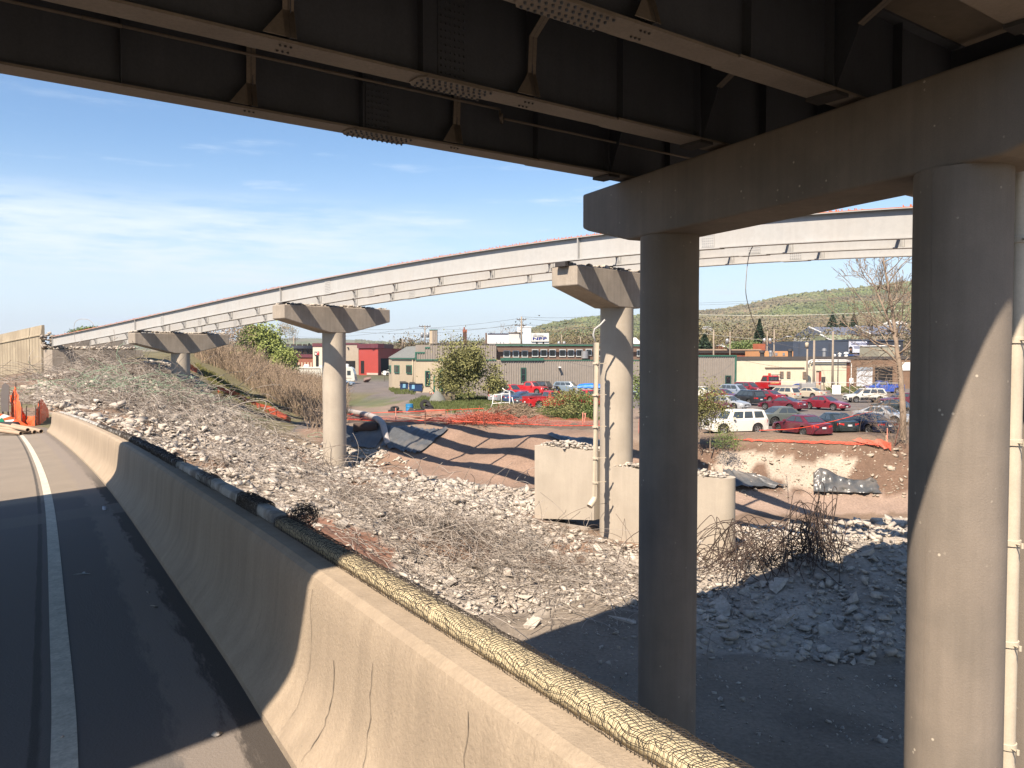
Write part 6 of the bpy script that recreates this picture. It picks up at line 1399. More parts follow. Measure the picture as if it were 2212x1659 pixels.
maroon = paintm('maroon', (.105, .010, .020)); red = paintm('red', (.17, .009, .018)); bright = paintm('bright_red', (.40, .012, .016)); white = paintm('white', (.66, .63, .57)); silver = paintm('silver', (.30, .31, .32), rough=.3); greyg = paintm('grey_green', (.085, .095, .085)); black = paintm('black', (.012, .014, .016)); navyp = paintm('navy', (.010, .014, .034)); dkg = paintm('dark_green', (.015, .022, .022)); tanp = paintm('champagne', (.42, .36, .27)); cream = paintm('cream', (.56, .55, .48)); bluep = paintm('steel_blue', (.035, .065, .14)); lblue = paintm('bright_blue', (.03, .07, .32)); greyb = paintm('grey_blue', (.15, .20, .25)); silb = paintm('silver_blue', (.20, .24, .30))
park('sedan', 1731, 940, 'LA', 54, maroon, 'dusty dark red sedan with its tail to us, nearest of the car park front row', rim=rimd_m)
park('suv', 1588, 937, 'LT', 30, white, 'white boxy off-roader at the left of the car park front row', rim=rim_m)
park('saloon', 1693, 918, 'RA', 32, greyg, 'big grey green saloon right behind the white off-roader', rim=rimd_m)
park('sedan', 1800, 934, 'LA', 64, dkg, 'blackish green sedan tucked between the dark red and the navy one')
park('sedan', 1869, 935, 'LA', 50, navyp, 'navy sedan with bright alloy wheels by the pink stake')
park('sedan', 1908, 915, 'RT', 30, silver, 'silver sedan half hidden by twigs behind the navy one')
park('sedan', 1572, 884, 'RT', 38, silver, 'silver grey sedan facing us behind the white off-roader')
park('coupe', 1531, 884, 'RT', 40, maroon, 'dark red car nose poking out of the leaves at the left of the lot')
park('wagon', 1614, 874, 'LA', 52, black, 'black sport utility with its rear window and red lamp towards us')
park('coupe', 1690, 886, 'LA', 33, maroon, 'maroon coupe parked across the middle of the car park, tail to the right', bump=maroon)
park('sedan', 1783, 885, 'RT', 34, red, 'shiny cherry red sedan facing right in the middle of the car park')
park('sedan', 1655, 868, 'LA', 42, red, 'red sedan mostly hidden behind the maroon coupe')
park('wagon', 1688, 864, 'LA', 38, tanp, 'champagne sport utility with a dark rear window behind the maroon coupe')
park('sedan', 1745, 860, 'LA', 36, tanp, 'pale gold sedan beside the fence behind the cherry red sedan')
park('wagon', 1617, 850, 'RT', 38, red, 'red estate car just left of the red tow truck')
park('wagon', 1590, 857, 'RT', 36, silb, 'silver blue estate car in front of the red estate')
park('sedan', 1563, 866, 'RT', 34, maroon, 'dark red sedan roof showing above the silver grey sedan')
park('suv', 1608, 841, 'RT', 34, greyg, 'grey sport utility roof furthest back against the cream wall')
park('sedan', 1517, 858, 'RT', 30, white, 'white car glinting behind the leaves beside the near column')
park('suv', 1526, 842, 'RT', 30, dkg, 'dark green boxy car at the warehouse corner')
park('wagon', 1869, 869, 'LT', 24, cream, 'cream sport utility with black lower panels facing left', lower=trim_m, bump=trim_m)
park('pickup', 1908, 849, 'LT', 22, lblue, 'blue pickup behind the bare tree by the garage', cat='pickup truck', name='pickup_truck')
park('sedan', 1948, 876, 'LT', 34, maroon, 'maroon car behind the bare trunk at the right of the lot')
park('sedan', 1940, 897, 'RT', 30, dkg, 'dark car under the twigs right of the bare trunk')
# beside the warehouse
park('pickup', 1143, 851, 'RT', 32, bright, 'bright red pickup facing right under the tall warehouse window', bump=bright, cat='pickup truck', name='pickup_truck')
park('pickup', 1098, 860, 'RT', 40, bright, 'red pickup half hidden behind the big green bush', cat='pickup truck', name='pickup_truck')
park('suv', 1175, 848, 'RT', 30, paintm('brown_black', (.03, .018, .016)), 'dark brown sport utility right of the bright red pickup', rim=rimd_m)
park('wagon', 1228, 848, 'RT', 16, greyb, 'faded grey blue van against the ribbed warehouse wall', rim=rimd_m)
o = park('sedan', 1279, 852, 'RT', 12, silver, 'silver car under a bright blue tarpaulin beside the drainpipe')
m = MB(True); rg = []
for i in range(15):
    a = i / 14; x = -1.9 + 3.6 * a; rg.append([(x + .05 * math.sin(i * 2.3 + j), math.cos(math.pi * j / 12) * (1.0 + .05 * math.sin(i * 1.7 + j * 2.1)), .95 + .62 * math.sin(math.pi * j / 12) ** .6 * math.sin(math.pi * (.18 + .64 * a)) ** .5 + .03 * math.sin(i * 1.9 + j * 1.3)) for j in range(13)])
m.rings(rg, closed=False, caps=False); tp2 = m.build('blue_tarpaulin', flat('blue_plastic', (.02, .16, .62), .45)); tp2.location = o.location; tp2.rotation_euler = o.rotation_euler; tag(tp2, 'bright blue tarpaulin spread over the silver car', 'tarpaulin')
park('coupe', 1132, 871, 'RA', 32, bluep, 'steel blue coupe with its tail to us behind the white gate frame')
park('sedan', 1156, 878, 'RA', 38, paintm('charcoal', (.05, .05, .052)), 'charcoal sedan between the blue coupe and the red pickup')
park('pickup', 1186, 881, 'RA', 28, bright, 'red pickup with its tailgate to us by the brown bush', bump=trim_m, cat='pickup truck', name='pickup_truck')
park('sedan', 1096, 868, 'RA', 38, silver, 'silver car behind the white gate frame, left of the blue coupe')
park('pickup', 1266, 878, 'RA', 25, bright, 'red pickup behind the brown bush, left of the drainpipe', cat='pickup truck', name='pickup_truck')
park('sedan', 1392, 848, 'RT', 20, silver, 'silver car seen between the pier and the near column, further back')
park('sedan', 1395, 862, 'RT', 20, greyb, 'grey blue car seen between the pier and the near column')
# left lot
park('pickup', 677, 835, 'RA', 20, white, 'white pickup with a topper beside the motorhome', cap=white, cat='pickup truck', name='pickup_truck')
park('sedan', 691, 847, 'RA', 18, silb, 'silver blue sedan with its tail to us left of the mid pier')
park('coupe', 738, 834, 'RT', 22, greyb, 'grey car with its nose showing right of the mid pier')
park('pickup', 569, 812, 'RA', 20, black, 'black pickup under the green trees at left', cat='pickup truck', name='pickup_truck')
park('pickup', 776, 807, 'LT', 20, black, 'black pickup parked by the beige roll door', cat='pickup truck', name='pickup_truck')
park('pickup', 846, 811, 'LT', 30, white, 'white truck nose at the dark doorway of the red building', cat='pickup truck', name='pickup_truck')
# tow truck: cab, deck, car aboard
g = onz(1680, 851); ha = heading(1680, 'LA', 50)
tt = empty('tow_truck', (g.x, g.y, LOT + .01), ha, 'bright red flatbed tow truck in front of the cream wall', 'tow truck')
m = MB(); m.rings([[(x, s_ * w_, z) for s_, w_, z in ((-1, 1.0, .75), (1, 1.0, .75), (1, 1.0, zt_), (-1, 1.0, zt_))] for x, zt_ in ((3.9, 1.4), (3.75, 1.65), (2.5, 1.75), (2.45, 1.75))])
m.rings([[(x0, -1.02, z), (x1, -1.02, z), (x1, 1.02, z), (x0, 1.02, z)] for z, x0, x1 in ((.75, .9, 2.6), (1.8, .9, 2.6), (2.55, 1.0, 2.1), (2.62, 1.1, 2.0))]); o = m.build('cab', bright, tt); bev(o, .05)
m = MB(); m.rings([[(x0, -.88, z), (x0 - .03, .88, z), (x0 + .02, .88, z), (x0 + .02, -.88, z)] for z, x0 in ((1.75, .88), (2.45, .93))]); 
for sg in (-1, 1): m.rings([[(1.15, sg * 1.03, 1.8), (2.45, sg * 1.03, 1.8), (2.0, sg * 1.035, 2.45), (1.15, sg * 1.035, 2.45)], [(1.15, sg * .99, 1.8), (2.45, sg * .99, 1.8), (2.0, sg * .99, 2.45), (1.15, sg * .99, 2.45)]])
m.build('windows', car_glass, tt)
m = MB(); m.box(-4.2, -1.2, 1.05, .55, 1.2, 1.2); m.box(-4.2, -1.22, 1.2, .55, -1.15, 1.3); m.box(-4.2, 1.15, 1.2, .55, 1.22, 1.3); m.build('flat_bed', flat('bed_steel', (.34, .31, .28), .6), tt)
m = MB(True)
for y in (-1.05, -.4, .4, 1.05): m.cyl((.62, y, 1.2), (.62, y, 2.75), .04, 6)
for z in (1.9, 2.4, 2.75): m.cyl((.62, -1.05, z), (.62, 1.05, z), .04, 6)
m.build('headboard', trim_m, tt); m = MB(); m.box(.56, -1.0, 1.22, .60, 1.0, 1.85); hb_ = m.build('headboard_panel', bright, tt)
m = MB(); rr = random.Random(4)
for k_ in range(9): y = .75 - k_ * .17; h = rr.uniform(.10, .22); m.box(.54, y - .06, 1.5, .558, y + .06, 1.5 + h)
m.build('lettering', flat('gold_letters', (.6, .42, .14), .6), hb_)
m = MB(); m.box(1.7, -.15, 2.62, 1.95, .15, 2.95); m.build('beacon', flat('amber_red', (.6, .08, .02), .4), tt)
m = MB(); m.box(-3.9, -.5, .6, 3.6, .5, .9); m.build('chassis', trim_m, tt)
for x in (3.0, -1.6, -2.7):
    for sg in (-1, 1):
        w_ = MB(True).lathe([(.28, -.14), (.47, -.15), (.5, -.1), (.5, .1), (.47, .15), (.28, .14)], 20, (0, 0, 0), 'Y').build('wheel', tyre_m, tt); w_.location = (x, sg * .98, .5); autosmooth(w_, 35)
        MB().lathe([(.02, -.1), (.28, -.12), (.3, .12), (.02, .1)], 16, (0, 0, 0), 'Y').build('rim', rim_m, w_)
m = MB()
for sg in (-1, 1): m.box(3.86, sg * .8 - .12, 1.05, 3.93, sg * .8 + .12, 1.25)
m.build('headlights', clear_l, tt)
g2_ = onz(1722, 848); car('coupe', (g2_.x, g2_.y, LOT + .01), heading(1722, 'LA', 20), lblue, 'bright blue car with a crumpled nose right of the tow truck', rim=rimd_m)
# motorhome
g = onz(701, 829); hd = heading(701, 'RT', 12); rv = empty('motorhome', (g.x, g.y, LOT + .01), hd, 'long cream motorhome with roof units behind the mid pier', 'motorhome')
m = MB(); m.rings([[(x, s_ * 1.25, z) for s_, z in ((-1, .55), (1, .55), (1, zt_), (-1, zt_))] for x, zt_ in ((-6, 3.25), (-5.9, 3.35), (5.2, 3.35), (5.75, 3.0), (6.1, 1.9), (6.2, .9))]); o = m.build('body', cream, rv); bev(o, .12, 3)
m = MB(); m.box(5.3, -1.1, 1.75, 6.16, 1.1, 1.76) if False else m.rings([[(6.12, -1.12, 1.75), (6.12, 1.12, 1.75), (5.95, 1.12, 1.75), (5.95, -1.12, 1.75)], [(5.84, -1.1, 2.75), (5.84, 1.1, 2.75), (5.7, 1.1, 2.75), (5.7, -1.1, 2.75)]]); m.build('windscreen', car_glass, rv)
m = MB(); m.box(4.7, -1.27, 1.7, 5.4, -1.22, 2.6); m.box(-5.6, -1.27, 1.9, -5.1, -1.22, 2.5); m.build('side_windows', car_glass, rv)
m = MB(); m.box(-4.9, -1.36, 1.0, -.6, -1.2, 2.95); m.box(-.2, -1.36, 1.0, 3.6, -1.2, 2.95); m.build('slide_out', cream, rv)
m = MB(); m.box(-4.9, -1.42, 2.96, -.6, -1.2, 3.06); m.box(-.2, -1.42, 2.96, 3.6, -1.2, 3.06); m.box(-5.9, -1.262, 1.08, 5.6, -1.255, 1.18); m.build('awning', flat('brown_trim', (.22, .18, .14), .7), rv)
for x0, x1, h in ((-4.0, -3.0, .45), (-1.0, -.4, .25), (3.8, 4.8, .55)): m = MB(); m.cbox(x0, -.5, 3.352, x1, .5, 3.35 + h, .12); m.build('roof_unit', white_p, rv)
for x in (-3.4, 3.9):
    for sg in (-1, 1): w_ = MB(True).lathe([(.02, -.1), (.4, -.15), (.46, -.1), (.46, .1), (.4, .15), (.02, .1)], 18, (0, 0, 0), 'Y').build('wheel', tyre_m, rv); w_.location = (x, sg * 1.13, .46)
m = MB(); m.box(6.15, -1.2, .6, 6.3, 1.2, .95); m.box(6.16, -.9, 1.05, 6.24, -.5, 1.3); m.box(6.16, .5, 1.05, 6.24, .9, 1.3); m.build('bumper', grey_p, rv)
g = onz(592, 835); tr = empty('cargo_trailer', (g.x, g.y, LOT + .01), heading(592, 'LT', 14), 'white box trailer behind the flowering shrub at left', 'trailer')
m = MB(); m.box(-2.2, -1.0, .45, 2.2, 1.0, 2.35); o = m.build('body', white, tr); bev(o, .08); m = MB(); m.box(-2.23, -.9, .55, -2.2, .9, 2.2); m.box(-1.6, .998, .5, -.8, 1.02, 2.2); m.build('door', white_p, tr)
m = MB(); 
for sg in (-1, 1): m.lathe([(.02, -.1), (.33, -.1), (.33, .1), (.02, .1)], 16, (.1, sg * 1.02, .33), 'Y')
m.build('wheels', tyre_m, tr)
# ------------------------------------------------------------------ vegetation
def leafmat(n, c, v=.35): return M(n, c, .8, v, .9, .25, 6, spec=.25)
lf_spring = leafmat('spring_leaves', (.235, .27, .08)); lf_olive = leafmat('olive_leaves', (.185, .18, .07)); lf_green = leafmat('green_leaves', (.135, .175, .058)); lf_brown = leafmat('brown_twigs', (.29, .215, .15)); lf_dark = leafmat('spruce_needles', (.035, .055, .03)); lf_blossom = leafmat('white_blossom', (.55, .52, .45)); lf_grass = leafmat('grass_blades', (.115, .135, .045))
bark = M('pale_bark', (.25, .19, .14), .95, .25, 2, .2, 20); bark_d = M('dark_bark', (.09, .068, .052), .95, .25, 2, .2, 20)
def leaves(name, pts, size, mat, parent=None, up=0.3, rs=NR, kind=None):
    pts = np.asarray(pts); n = len(pts); d = rs.normal(size=(n, 3)); d[:, 2] *= .7; d /= np.linalg.norm(d, axis=1, keepdims=True); e = np.cross(d, rs.normal(size=(n, 3))); e /= np.linalg.norm(e, axis=1, keepdims=True) + 1e-9
    s = (size * rs.uniform(.55, 1.35, n))[:, None]; V = np.stack([pts - d * s * .5, pts + e * s * .38, pts + d * s * .55, pts - e * s * .38], 1).reshape(-1, 3)
    return npmesh(name, V, np.arange(4 * n).reshape(n, 4), mat, parent)
def clumpy(c, rad, n, k=40, tight=.28, rs=NR, low=0.0, shell=.55):
    d = rs.normal(size=(k, 3)); d /= np.linalg.norm(d, axis=1, keepdims=True); d[:, 2] = np.where(d[:, 2] < -.55 + low, -d[:, 2], d[:, 2]); r = rs.uniform(shell, 1.0, (k, 1)); cc = d * r
    w_ = rs.integers(0, k, n); sz = rs.uniform(.6, 1.3, k)[w_][:, None]; q = cc[w_] + rs.normal(size=(n, 3)) * tight * sz
    return np.asarray(c) + q * np.asarray(rad)
def branch(PT, RD, p, d, L, r, depth, rs, bend=.35, tips=None, ratio=.72, spread=.65, upb=.12):
    S = 6; pts = [p.copy()]; rr_ = []
    for s in range(S):
        d = d + rs.normal(0, bend / S, 3) + np.array([0, 0, upb / S]); d /= np.linalg.norm(d); pts.append(pts[-1] + d * L / S)
    PT.append(np.array(pts)); RD.append(np.linspace(r, r * .62, S + 1))
    if depth == 0:
        if tips is not None: tips.append(pts[-1])
        return
    kids = 2 + (rs.random() < .55)
    for k in range(kids):
        t = S if k == 0 else rs.integers(3, S); dd = d + rs.normal(0, spread, 3) * (0.5 if k == 0 else 1); dd /= np.linalg.norm(dd)
        branch(PT, RD, pts[t], dd, L * ratio * rs.uniform(.8, 1.15), r * (.66 if k == 0 else .5), depth - 1, rs, bend, tips, ratio, spread, upb)
def tree(u, v, Y, h, wdt, lab, leaf=None, nleaf=3000, lsize=.28, depth=5, seed=1, trunk_r=None, bk=None, name='tree', loc=None, crown_lo=.25, lean=(0, 0), cat='tree', tight=.25, L0=.30, group=None, shell=.5, spread=.65, ups=.12):
    rs = np.random.default_rng(seed); g = loc if loc is not None else ((ground(u, v, 20, 140)) if Y is None else P(u, v, Y)); root = empty(name, tuple(g), 0, lab, cat, group)
    PT, RD, tips = [], [], []; r = trunk_r or h * .018
    branch(PT, RD, np.zeros(3), np.array([lean[0], lean[1], 1.0]), h * L0, r, depth, rs, .25, tips, spread=spread, upb=ups)
    A = np.array(PT); zm = A[..., 2].max(); k = h / zm * (.97 if leaf is None else .90); A *= [1, 1, k]; xw = np.abs(A[..., :2]).max(); A[..., :2] *= (wdt / 2) / max(xw, .1)
    A += np.array([0, 0, -.15]); tubes('trunk', A, np.array(RD), bk or bark, 5, root)
    if leaf is not None:
        cpts = clumpy((0, 0, h * (crown_lo + (1 - crown_lo) * .5)), (wdt / 2, wdt / 2, h * (1 - crown_lo) * .52), nleaf, 46, tight, rs, shell=shell)
        cpts = cpts[(cpts[:, 2] > h * .04)]; leaves('crown', cpts, lsize, leaf, root, rs=rs)
    return root
def spruce(u, vt, vb, Y, wdt, lab, seed=1, n=2600, group='dark spruces'):
    rs = np.random.default_rng(seed); g = P(u, vb, Y); h = P(u, vt, Y).z - g.z; root = empty('spruce', tuple(g), 0, lab, 'spruce', group)
    t = rs.random(n) ** .75; tier = np.floor(t * 11) / 11; rr = (1 - t) * wdt / 2 * (1.15 - .5 * (t * 11 - np.floor(t * 11))) * rs.uniform(.55, 1.1, n); a = rs.uniform(0, 6.28, n)
    leaves('crown', np.stack([rr * np.cos(a), rr * np.sin(a), h * (.05 + .95 * t) - rr * .18], 1), wdt * .13, lf_dark, root, rs=rs); m = MB(); m.cyl((0, 0, -1), (0, 0, h * .95), wdt * .03, 6, .02); m.build('trunk', bark_d, root)
# big bush by the office, brown bush by the pickups
tree(1012, 862, 99, 6.6, 7.6, 'large olive leafy bush in front of the tan office', lf_olive, 16000, .24, 5, 11, .10, bark_d, crown_lo=-.12, tight=.20, L0=.2, cat='bush', name='bush', shell=.3, spread=.8)
tree(1070, 866, 97, 2.9, 2.8, 'low leafy shoots right of the large olive bush', lf_olive, 3000, .22, 4, 12, .06, bark_d, crown_lo=.0, tight=.22, L0=.2, cat='bush', name='bush', shell=.2)
tree(1228, 908, 71, 2.7, 4.2, 'scruffy brown and green bush before the red pickup', lf_olive, 3600, .13, 5, 13, .05, bark_d, crown_lo=.0, tight=.22, L0=.2, cat='bush', name='bush', shell=.3)
tree(1262, 905, 70, 2.2, 2.8, 'dark tangled shrub beside the drainpipe', lf_green, 1500, .14, 5, 14, .05, bark_d, crown_lo=.0, tight=.25, L0=.2, cat='bush', name='bush')
tree(1388, 900, 70, 3.6, 2.5, 'white flowering shrub between the pier and the near column', lf_green, 1800, .16, 4, 15, .05, bark_d, crown_lo=.0, tight=.25, cat='bush', name='bush')
tree(1534, 968, 50.3, 4.0, 2.5, 'yellow green shrub climbing beside the near column', lf_olive, 3000, .10, 5, 16, .04, bark, crown_lo=.05, tight=.22, cat='bush', name='bush', shell=.2)
tree(1510, 950, 50.3, 3.4, 1.8, 'leafy twigs against the edge of the near column', lf_olive, 1600, .10, 4, 17, .04, bark, crown_lo=.05, tight=.22, cat='bush', name='bush', shell=.2)
tree(1567, 976, 49.5, 1.15, 1.6, 'small green shrub on the brink of the bank', lf_green, 1500, .07, 4, 18, .03, bark, crown_lo=.0, tight=.3, cat='bush', name='bush')
# green trees at left
tree(568, 812, 150, 8.6, 6.0, 'tall bright green tree behind the bridge at left', lf_spring, 9000, .42, 5, 21, .22, bark_d, crown_lo=.1, tight=.2)
tree(543, 806, 150, 8.2, 5.0, 'leafy tree left of the tall bright green one', lf_green, 6000, .42, 5, 22, .2, bark_d, crown_lo=.1, tight=.2)
tree(613, 822, 146, 5.4, 4.6, 'small bright green tree above the cargo trailer', lf_spring, 5000, .32, 5, 23, .15, bark_d, crown_lo=.08, tight=.2)
tree(602, 846, 122, 2.9, 4.4, 'white flowering shrub in front of the cargo trailer', lf_blossom, 2200, .17, 4, 24, .05, bark, crown_lo=.0, tight=.22, cat='bush', name='bush')
tree(200, 733, 190, 2.6, 9.0, 'round green treetop showing over the silver girder at far left', lf_green, 3500, .4, 4, 25, .2, bark_d, crown_lo=.0, tight=.2)
tree(505, 800, 132, 8.5, 7.5, 'bare brown thicket tree beside the farthest pier', lf_brown, 1800, .20, 6, 26, .14, bark_d, crown_lo=.05, tight=.22)
tree(470, 800, 120, 6.5, 7.0, 'bare brown thicket tree right above the pier cap end', lf_brown, 1600, .20, 6, 27, .12, bark_d, crown_lo=.05, tight=.22)
# the bare tree at the right and its undergrowth
def baretree(pts, r0, r1, lab, seed, name='bare_tree', n_side=16, Lside=2.6, depth=3, cat='tree', up=.25):
    rs = np.random.default_rng(seed); q = catmull([P(*p_) for p_ in pts], 8); c0 = np.array(q[0]); root = empty(name, tuple(q[0]), 0, lab, cat); PT = []; RD = []
    A = np.array([np.array(a) - c0 for a in q]); tubes('trunk', A[None], np.linspace(r0, r1, len(A))[None], bark, 8, root)
    for k in range(n_side):
        i = int(len(A) * (.28 + .72 * (k + rs.random()) / n_side)); i = min(i, len(A) - 1); a = rs.uniform(0, 6.28); e = rs.uniform(.2, .9); d = np.array([math.cos(a) * math.cos(e), math.sin(a) * math.cos(e) * .8, math.sin(e)])
        f_ = 1 - .55 * i / len(A); branch(PT, RD, A[i], d, Lside * f_ * rs.uniform(.6, 1), r1 * 1.3 * f_ + .012, depth, rs, .4, None, .68, .55, up)
    B = np.array(PT); tubes('branch', B, np.maximum(np.array(RD), .010), bark, 4, root); B2 = None
    return root
baretree([(1951, 950, 51.8), (1950, 880, 51.8), (1944, 800, 51.9), (1938, 760, 52), (1934, 720, 52.1), (1926, 660, 52.3), (1915, 600, 52.5), (1908, 560, 52.6)], .22, .045, 'tall bare tree with a peeling pale trunk at the right of the car park', 31, n_side=22, Lside=3.1, depth=4)
baretree([(1936, 742, 52), (1918, 690, 52.4), (1898, 640, 52.8), (1880, 600, 53)], .09, .03, 'second bare stem forking left from the tall bare tree', 32, n_side=9, Lside=2.4, depth=4)
rs = np.random.default_rng(33); PT, RD = [], []
for k in range(16):
    g = P(1938 + rs.uniform(-25, 30), 950, 51.2 + rs.uniform(-.6, .8)); branch(PT, RD, np.array([g.x, g.y, LOT - .1]), np.array([rs.normal(0, .4), rs.normal(0, .3), 1.0]), rs.uniform(.6, 1.5), .016, 3, rs, .5, None, .75, .6, .05)
o = tubes('thicket', np.array(PT), np.maximum(np.array(RD), .007), bark, 3); tag(o, 'dense bare thicket round the foot of the tall bare tree', 'thicket')
# drooping twigs across the garage
PT, RD = [], []
for k in range(17):
    i = rs.uniform(0, 1); g = P(1946 - 6 * i, 905 - 120 * i, 51.8); branch(PT, RD, np.array(g), np.array([-1.0 + rs.normal(0, .2), rs.normal(0, .3), rs.uniform(.1, .7)]), rs.uniform(.9, 1.7), .02, 3, rs, .5, None, .72, .5, -.25)
o = tubes('drooping_branches', np.array(PT), np.maximum(np.array(RD), .008), bark, 3); tag(o, 'drooping bare branches spreading left from the pale trunk over the brick garage', 'branches')
# embankment brush, grass, roadside scrub (uncountable)
def brush(poly, n, xr, yr, hgt_, mat, name, seed, size=.1, leafy=True, twig=.012):
    rs = np.random.default_rng(seed); p = scatter(n, xr, yr, poly); PT = []; RD = []
    K = len(p); S = 5; a = rs.uniform(0, 6.28, K); h = hgt_ * rs.uniform(.4, 1.15, K) * (.6 + .8 * vnoise(p[:, 0] * .4, p[:, 1] * .4, seed)); t = np.linspace(0, 1, S)[None]
    b = rs.normal(.35, .2, K)[:, None] * h[:, None]; A = np.stack([p[:, 0:1] + np.cos(a)[:, None] * b * t ** 1.5, p[:, 1:2] + np.sin(a)[:, None] * b * t ** 1.5, p[:, 2:3] + h[:, None] * t], 2)
    tag(tubes(name, A, twig * np.ones((K, S)), mat, 3), kind='stuff')
    return A
EMB = [(415, 745), (600, 745), (640, 800), (700, 850), (745, 880), (745, 905), (700, 925), (640, 900), (560, 855), (480, 800), (420, 775)]
A1 = brush(EMB, 17000, (-50, -10), (72, 125), 2.3, lf_brown, 'embankment_brush', 41, twig=.016)
q = A1[:, 2:].reshape(-1, 3); q = q[NR.integers(0, len(q), 22000)] + NR.normal(0, .16, (22000, 3)); tag(leaves('embankment_twigs', q, .11, lf_brown), kind='stuff')
q = A1[:, 1:4].reshape(-1, 3); q = q[NR.integers(0, len(q), 5000)] + NR.normal(0, .2, (5000, 3)); tag(leaves('embankment_leaves', q, .12, lf_olive), kind='stuff')
A3 = brush([(660, 890), (745, 890), (745, 945), (690, 940), (650, 920)], 700, (-22, -8), (60, 84), 1.3, bark, 'thicket_by_pier', 43, twig=.018)
q = A3[:, 2:].reshape(-1, 3); q = q[NR.integers(0, len(q), 1500)] + NR.normal(0, .15, (1500, 3)); tag(leaves('thicket_twigs', q, .09, lf_brown), kind='stuff')
for nm, poly, n, xr, yr, h, mt, sd, sz_ in (('grass', [(880, 862), (1010, 856), (1110, 868), (1160, 892), (1000, 888), (890, 886)], 9000, (-12, 4), (66, 125), .28, lf_grass, 44, .02), ('grass', [(1150, 884), (1280, 878), (1290, 908), (1175, 905)], 5000, (1, 12), (62, 90), .35, lf_grass, 45, .02),
    ('grass', [(425, 790), (520, 845), (600, 890), (560, 890), (470, 850)], 5000, (-45, -14), (60, 100), .35, leafmat('dry_grass', (.20, .19, .07)), 46, .02), ('grass', [(1790, 836), (1830, 832), (1890, 836), (1890, 846), (1790, 846)], 4000, (45, 70), (112, 133), .5, lf_grass, 47, .03), ('grass', [(840, 842), (870, 842), (895, 850), (850, 850)], 800, (-26, -12), (115, 136), .4, lf_grass, 48, .03)):
    pp = scatter(n, xr, yr, poly); K = len(pp); t = np.linspace(0, 1, 3)[None]; a = NR.uniform(0, 6.28, K); hh = h * NR.uniform(.4, 1.2, K)
    tag(tubes(nm, np.stack([pp[:, :1] + np.cos(a)[:, None] * hh[:, None] * .5 * t, pp[:, 1:2] + np.sin(a)[:, None] * hh[:, None] * .5 * t, pp[:, 2:] + hh[:, None] * t], 2), sz_, mt, 3), kind='stuff')
# mid-distance leafless woodland behind the warehouse and town
def woods(us, Ys, hs, n, name, cols, seed, per=560, size=.55):
    rs = np.random.default_rng(seed); Q = []; 
    for k in range(n):
        u = rs.uniform(*us); Y = rs.uniform(*Ys); h = rs.uniform(*hs); x = (u - CU) / F * Y; w_ = h * .55
        Q.append(clumpy((x, Y, LOT + h * .55), (w_, w_, h * .45), per, 14, .3, rs, shell=.2))
    Q = np.concatenate(Q); parts = np.array_split(Q, len(cols))
    for i, c in enumerate(cols): tag(leaves(name, parts[i], size, leafmat(name + '_leaf', c), rs=rs), kind='stuff')
woods((860, 1160), (260, 420), (7, 12), 90, 'far_woodland', ((.155, .12, .08), (.14, .115, .07), (.13, .125, .06)), 51)
woods((1140, 1560), (230, 420), (9, 15), 90, 'far_woodland', ((.15, .115, .075), (.165, .14, .07), (.135, .13, .06)), 52)
woods((1490, 2300), (235, 480), (10, 19), 190, 'far_woodland', ((.155, .12, .08), (.165, .14, .075), (.14, .13, .065), (.14, .105, .075)), 53, 520, .6)
woods((560, 880), (420, 700), (7, 12), 50, 'far_woodland', ((.16, .14, .08), (.13, .13, .07)), 54, 300, 1.1)
woods((-100, 330), (130, 200), (2, 5), 14, 'far_woodland', ((.14, .14, .06),), 55, 200, .4)
tree(1076, 742, 250, 7.0, 8, 'bare grey tree standing behind the white cladding building', None, seed=61, depth=6, bk=bark, group='bare trees behind the sign building')
tree(1103, 742, 255, 6.6, 6, 'smaller bare tree left of the pale blue tower block', None, seed=62, depth=6, bk=bark, group='bare trees behind the sign building')
tree(972, 745, 300, 5.2, 6, 'bare tree between the vent tower and the chimney', None, seed=63, depth=6, bk=bark)
tree(622, 745, 300, 8, 7, 'thin yellowish tree on the skyline at left', leafmat('pale_leaves', (.26, .20, .10)), 1400, .3, 4, 64, .1, bark)
tree(1610, 770, 205, 3.6, 8, 'round green tree behind the low brick building', lf_green, 3500, .4, 4, 65, .15, bark_d, crown_lo=.0)
for i, (u, vt, vb, Y, wd_i, lab) in enumerate(((1640, 690, 760, 210, 4.6, 'big dark spruce rising behind the low brick building'), (1522, 722, 766, 190, 5, 'dark spruce beside the near column edge'), (1512, 698, 740, 330, 4.5, 'slim spruce high beside the near column'), (1798, 677, 712, 360, 6, 'left of three dark spruces above the blue grey roof'), (1821, 680, 712, 360, 5, 'middle of three dark spruces above the blue grey roof'), (1844, 676, 712, 360, 4.6, 'right of three dark spruces above the blue grey roof'),
        (865, 731, 750, 330, 4, 'dark spruce left of the double crossarm pole'), (888, 734, 750, 330, 3.5, 'small dark spruce beside the skyline pole'), (668, 742, 762, 260, 3, 'dark fir by the teal roof'))):
    spruce(u, vt, vb, Y, wd_i, lab, 70 + i)

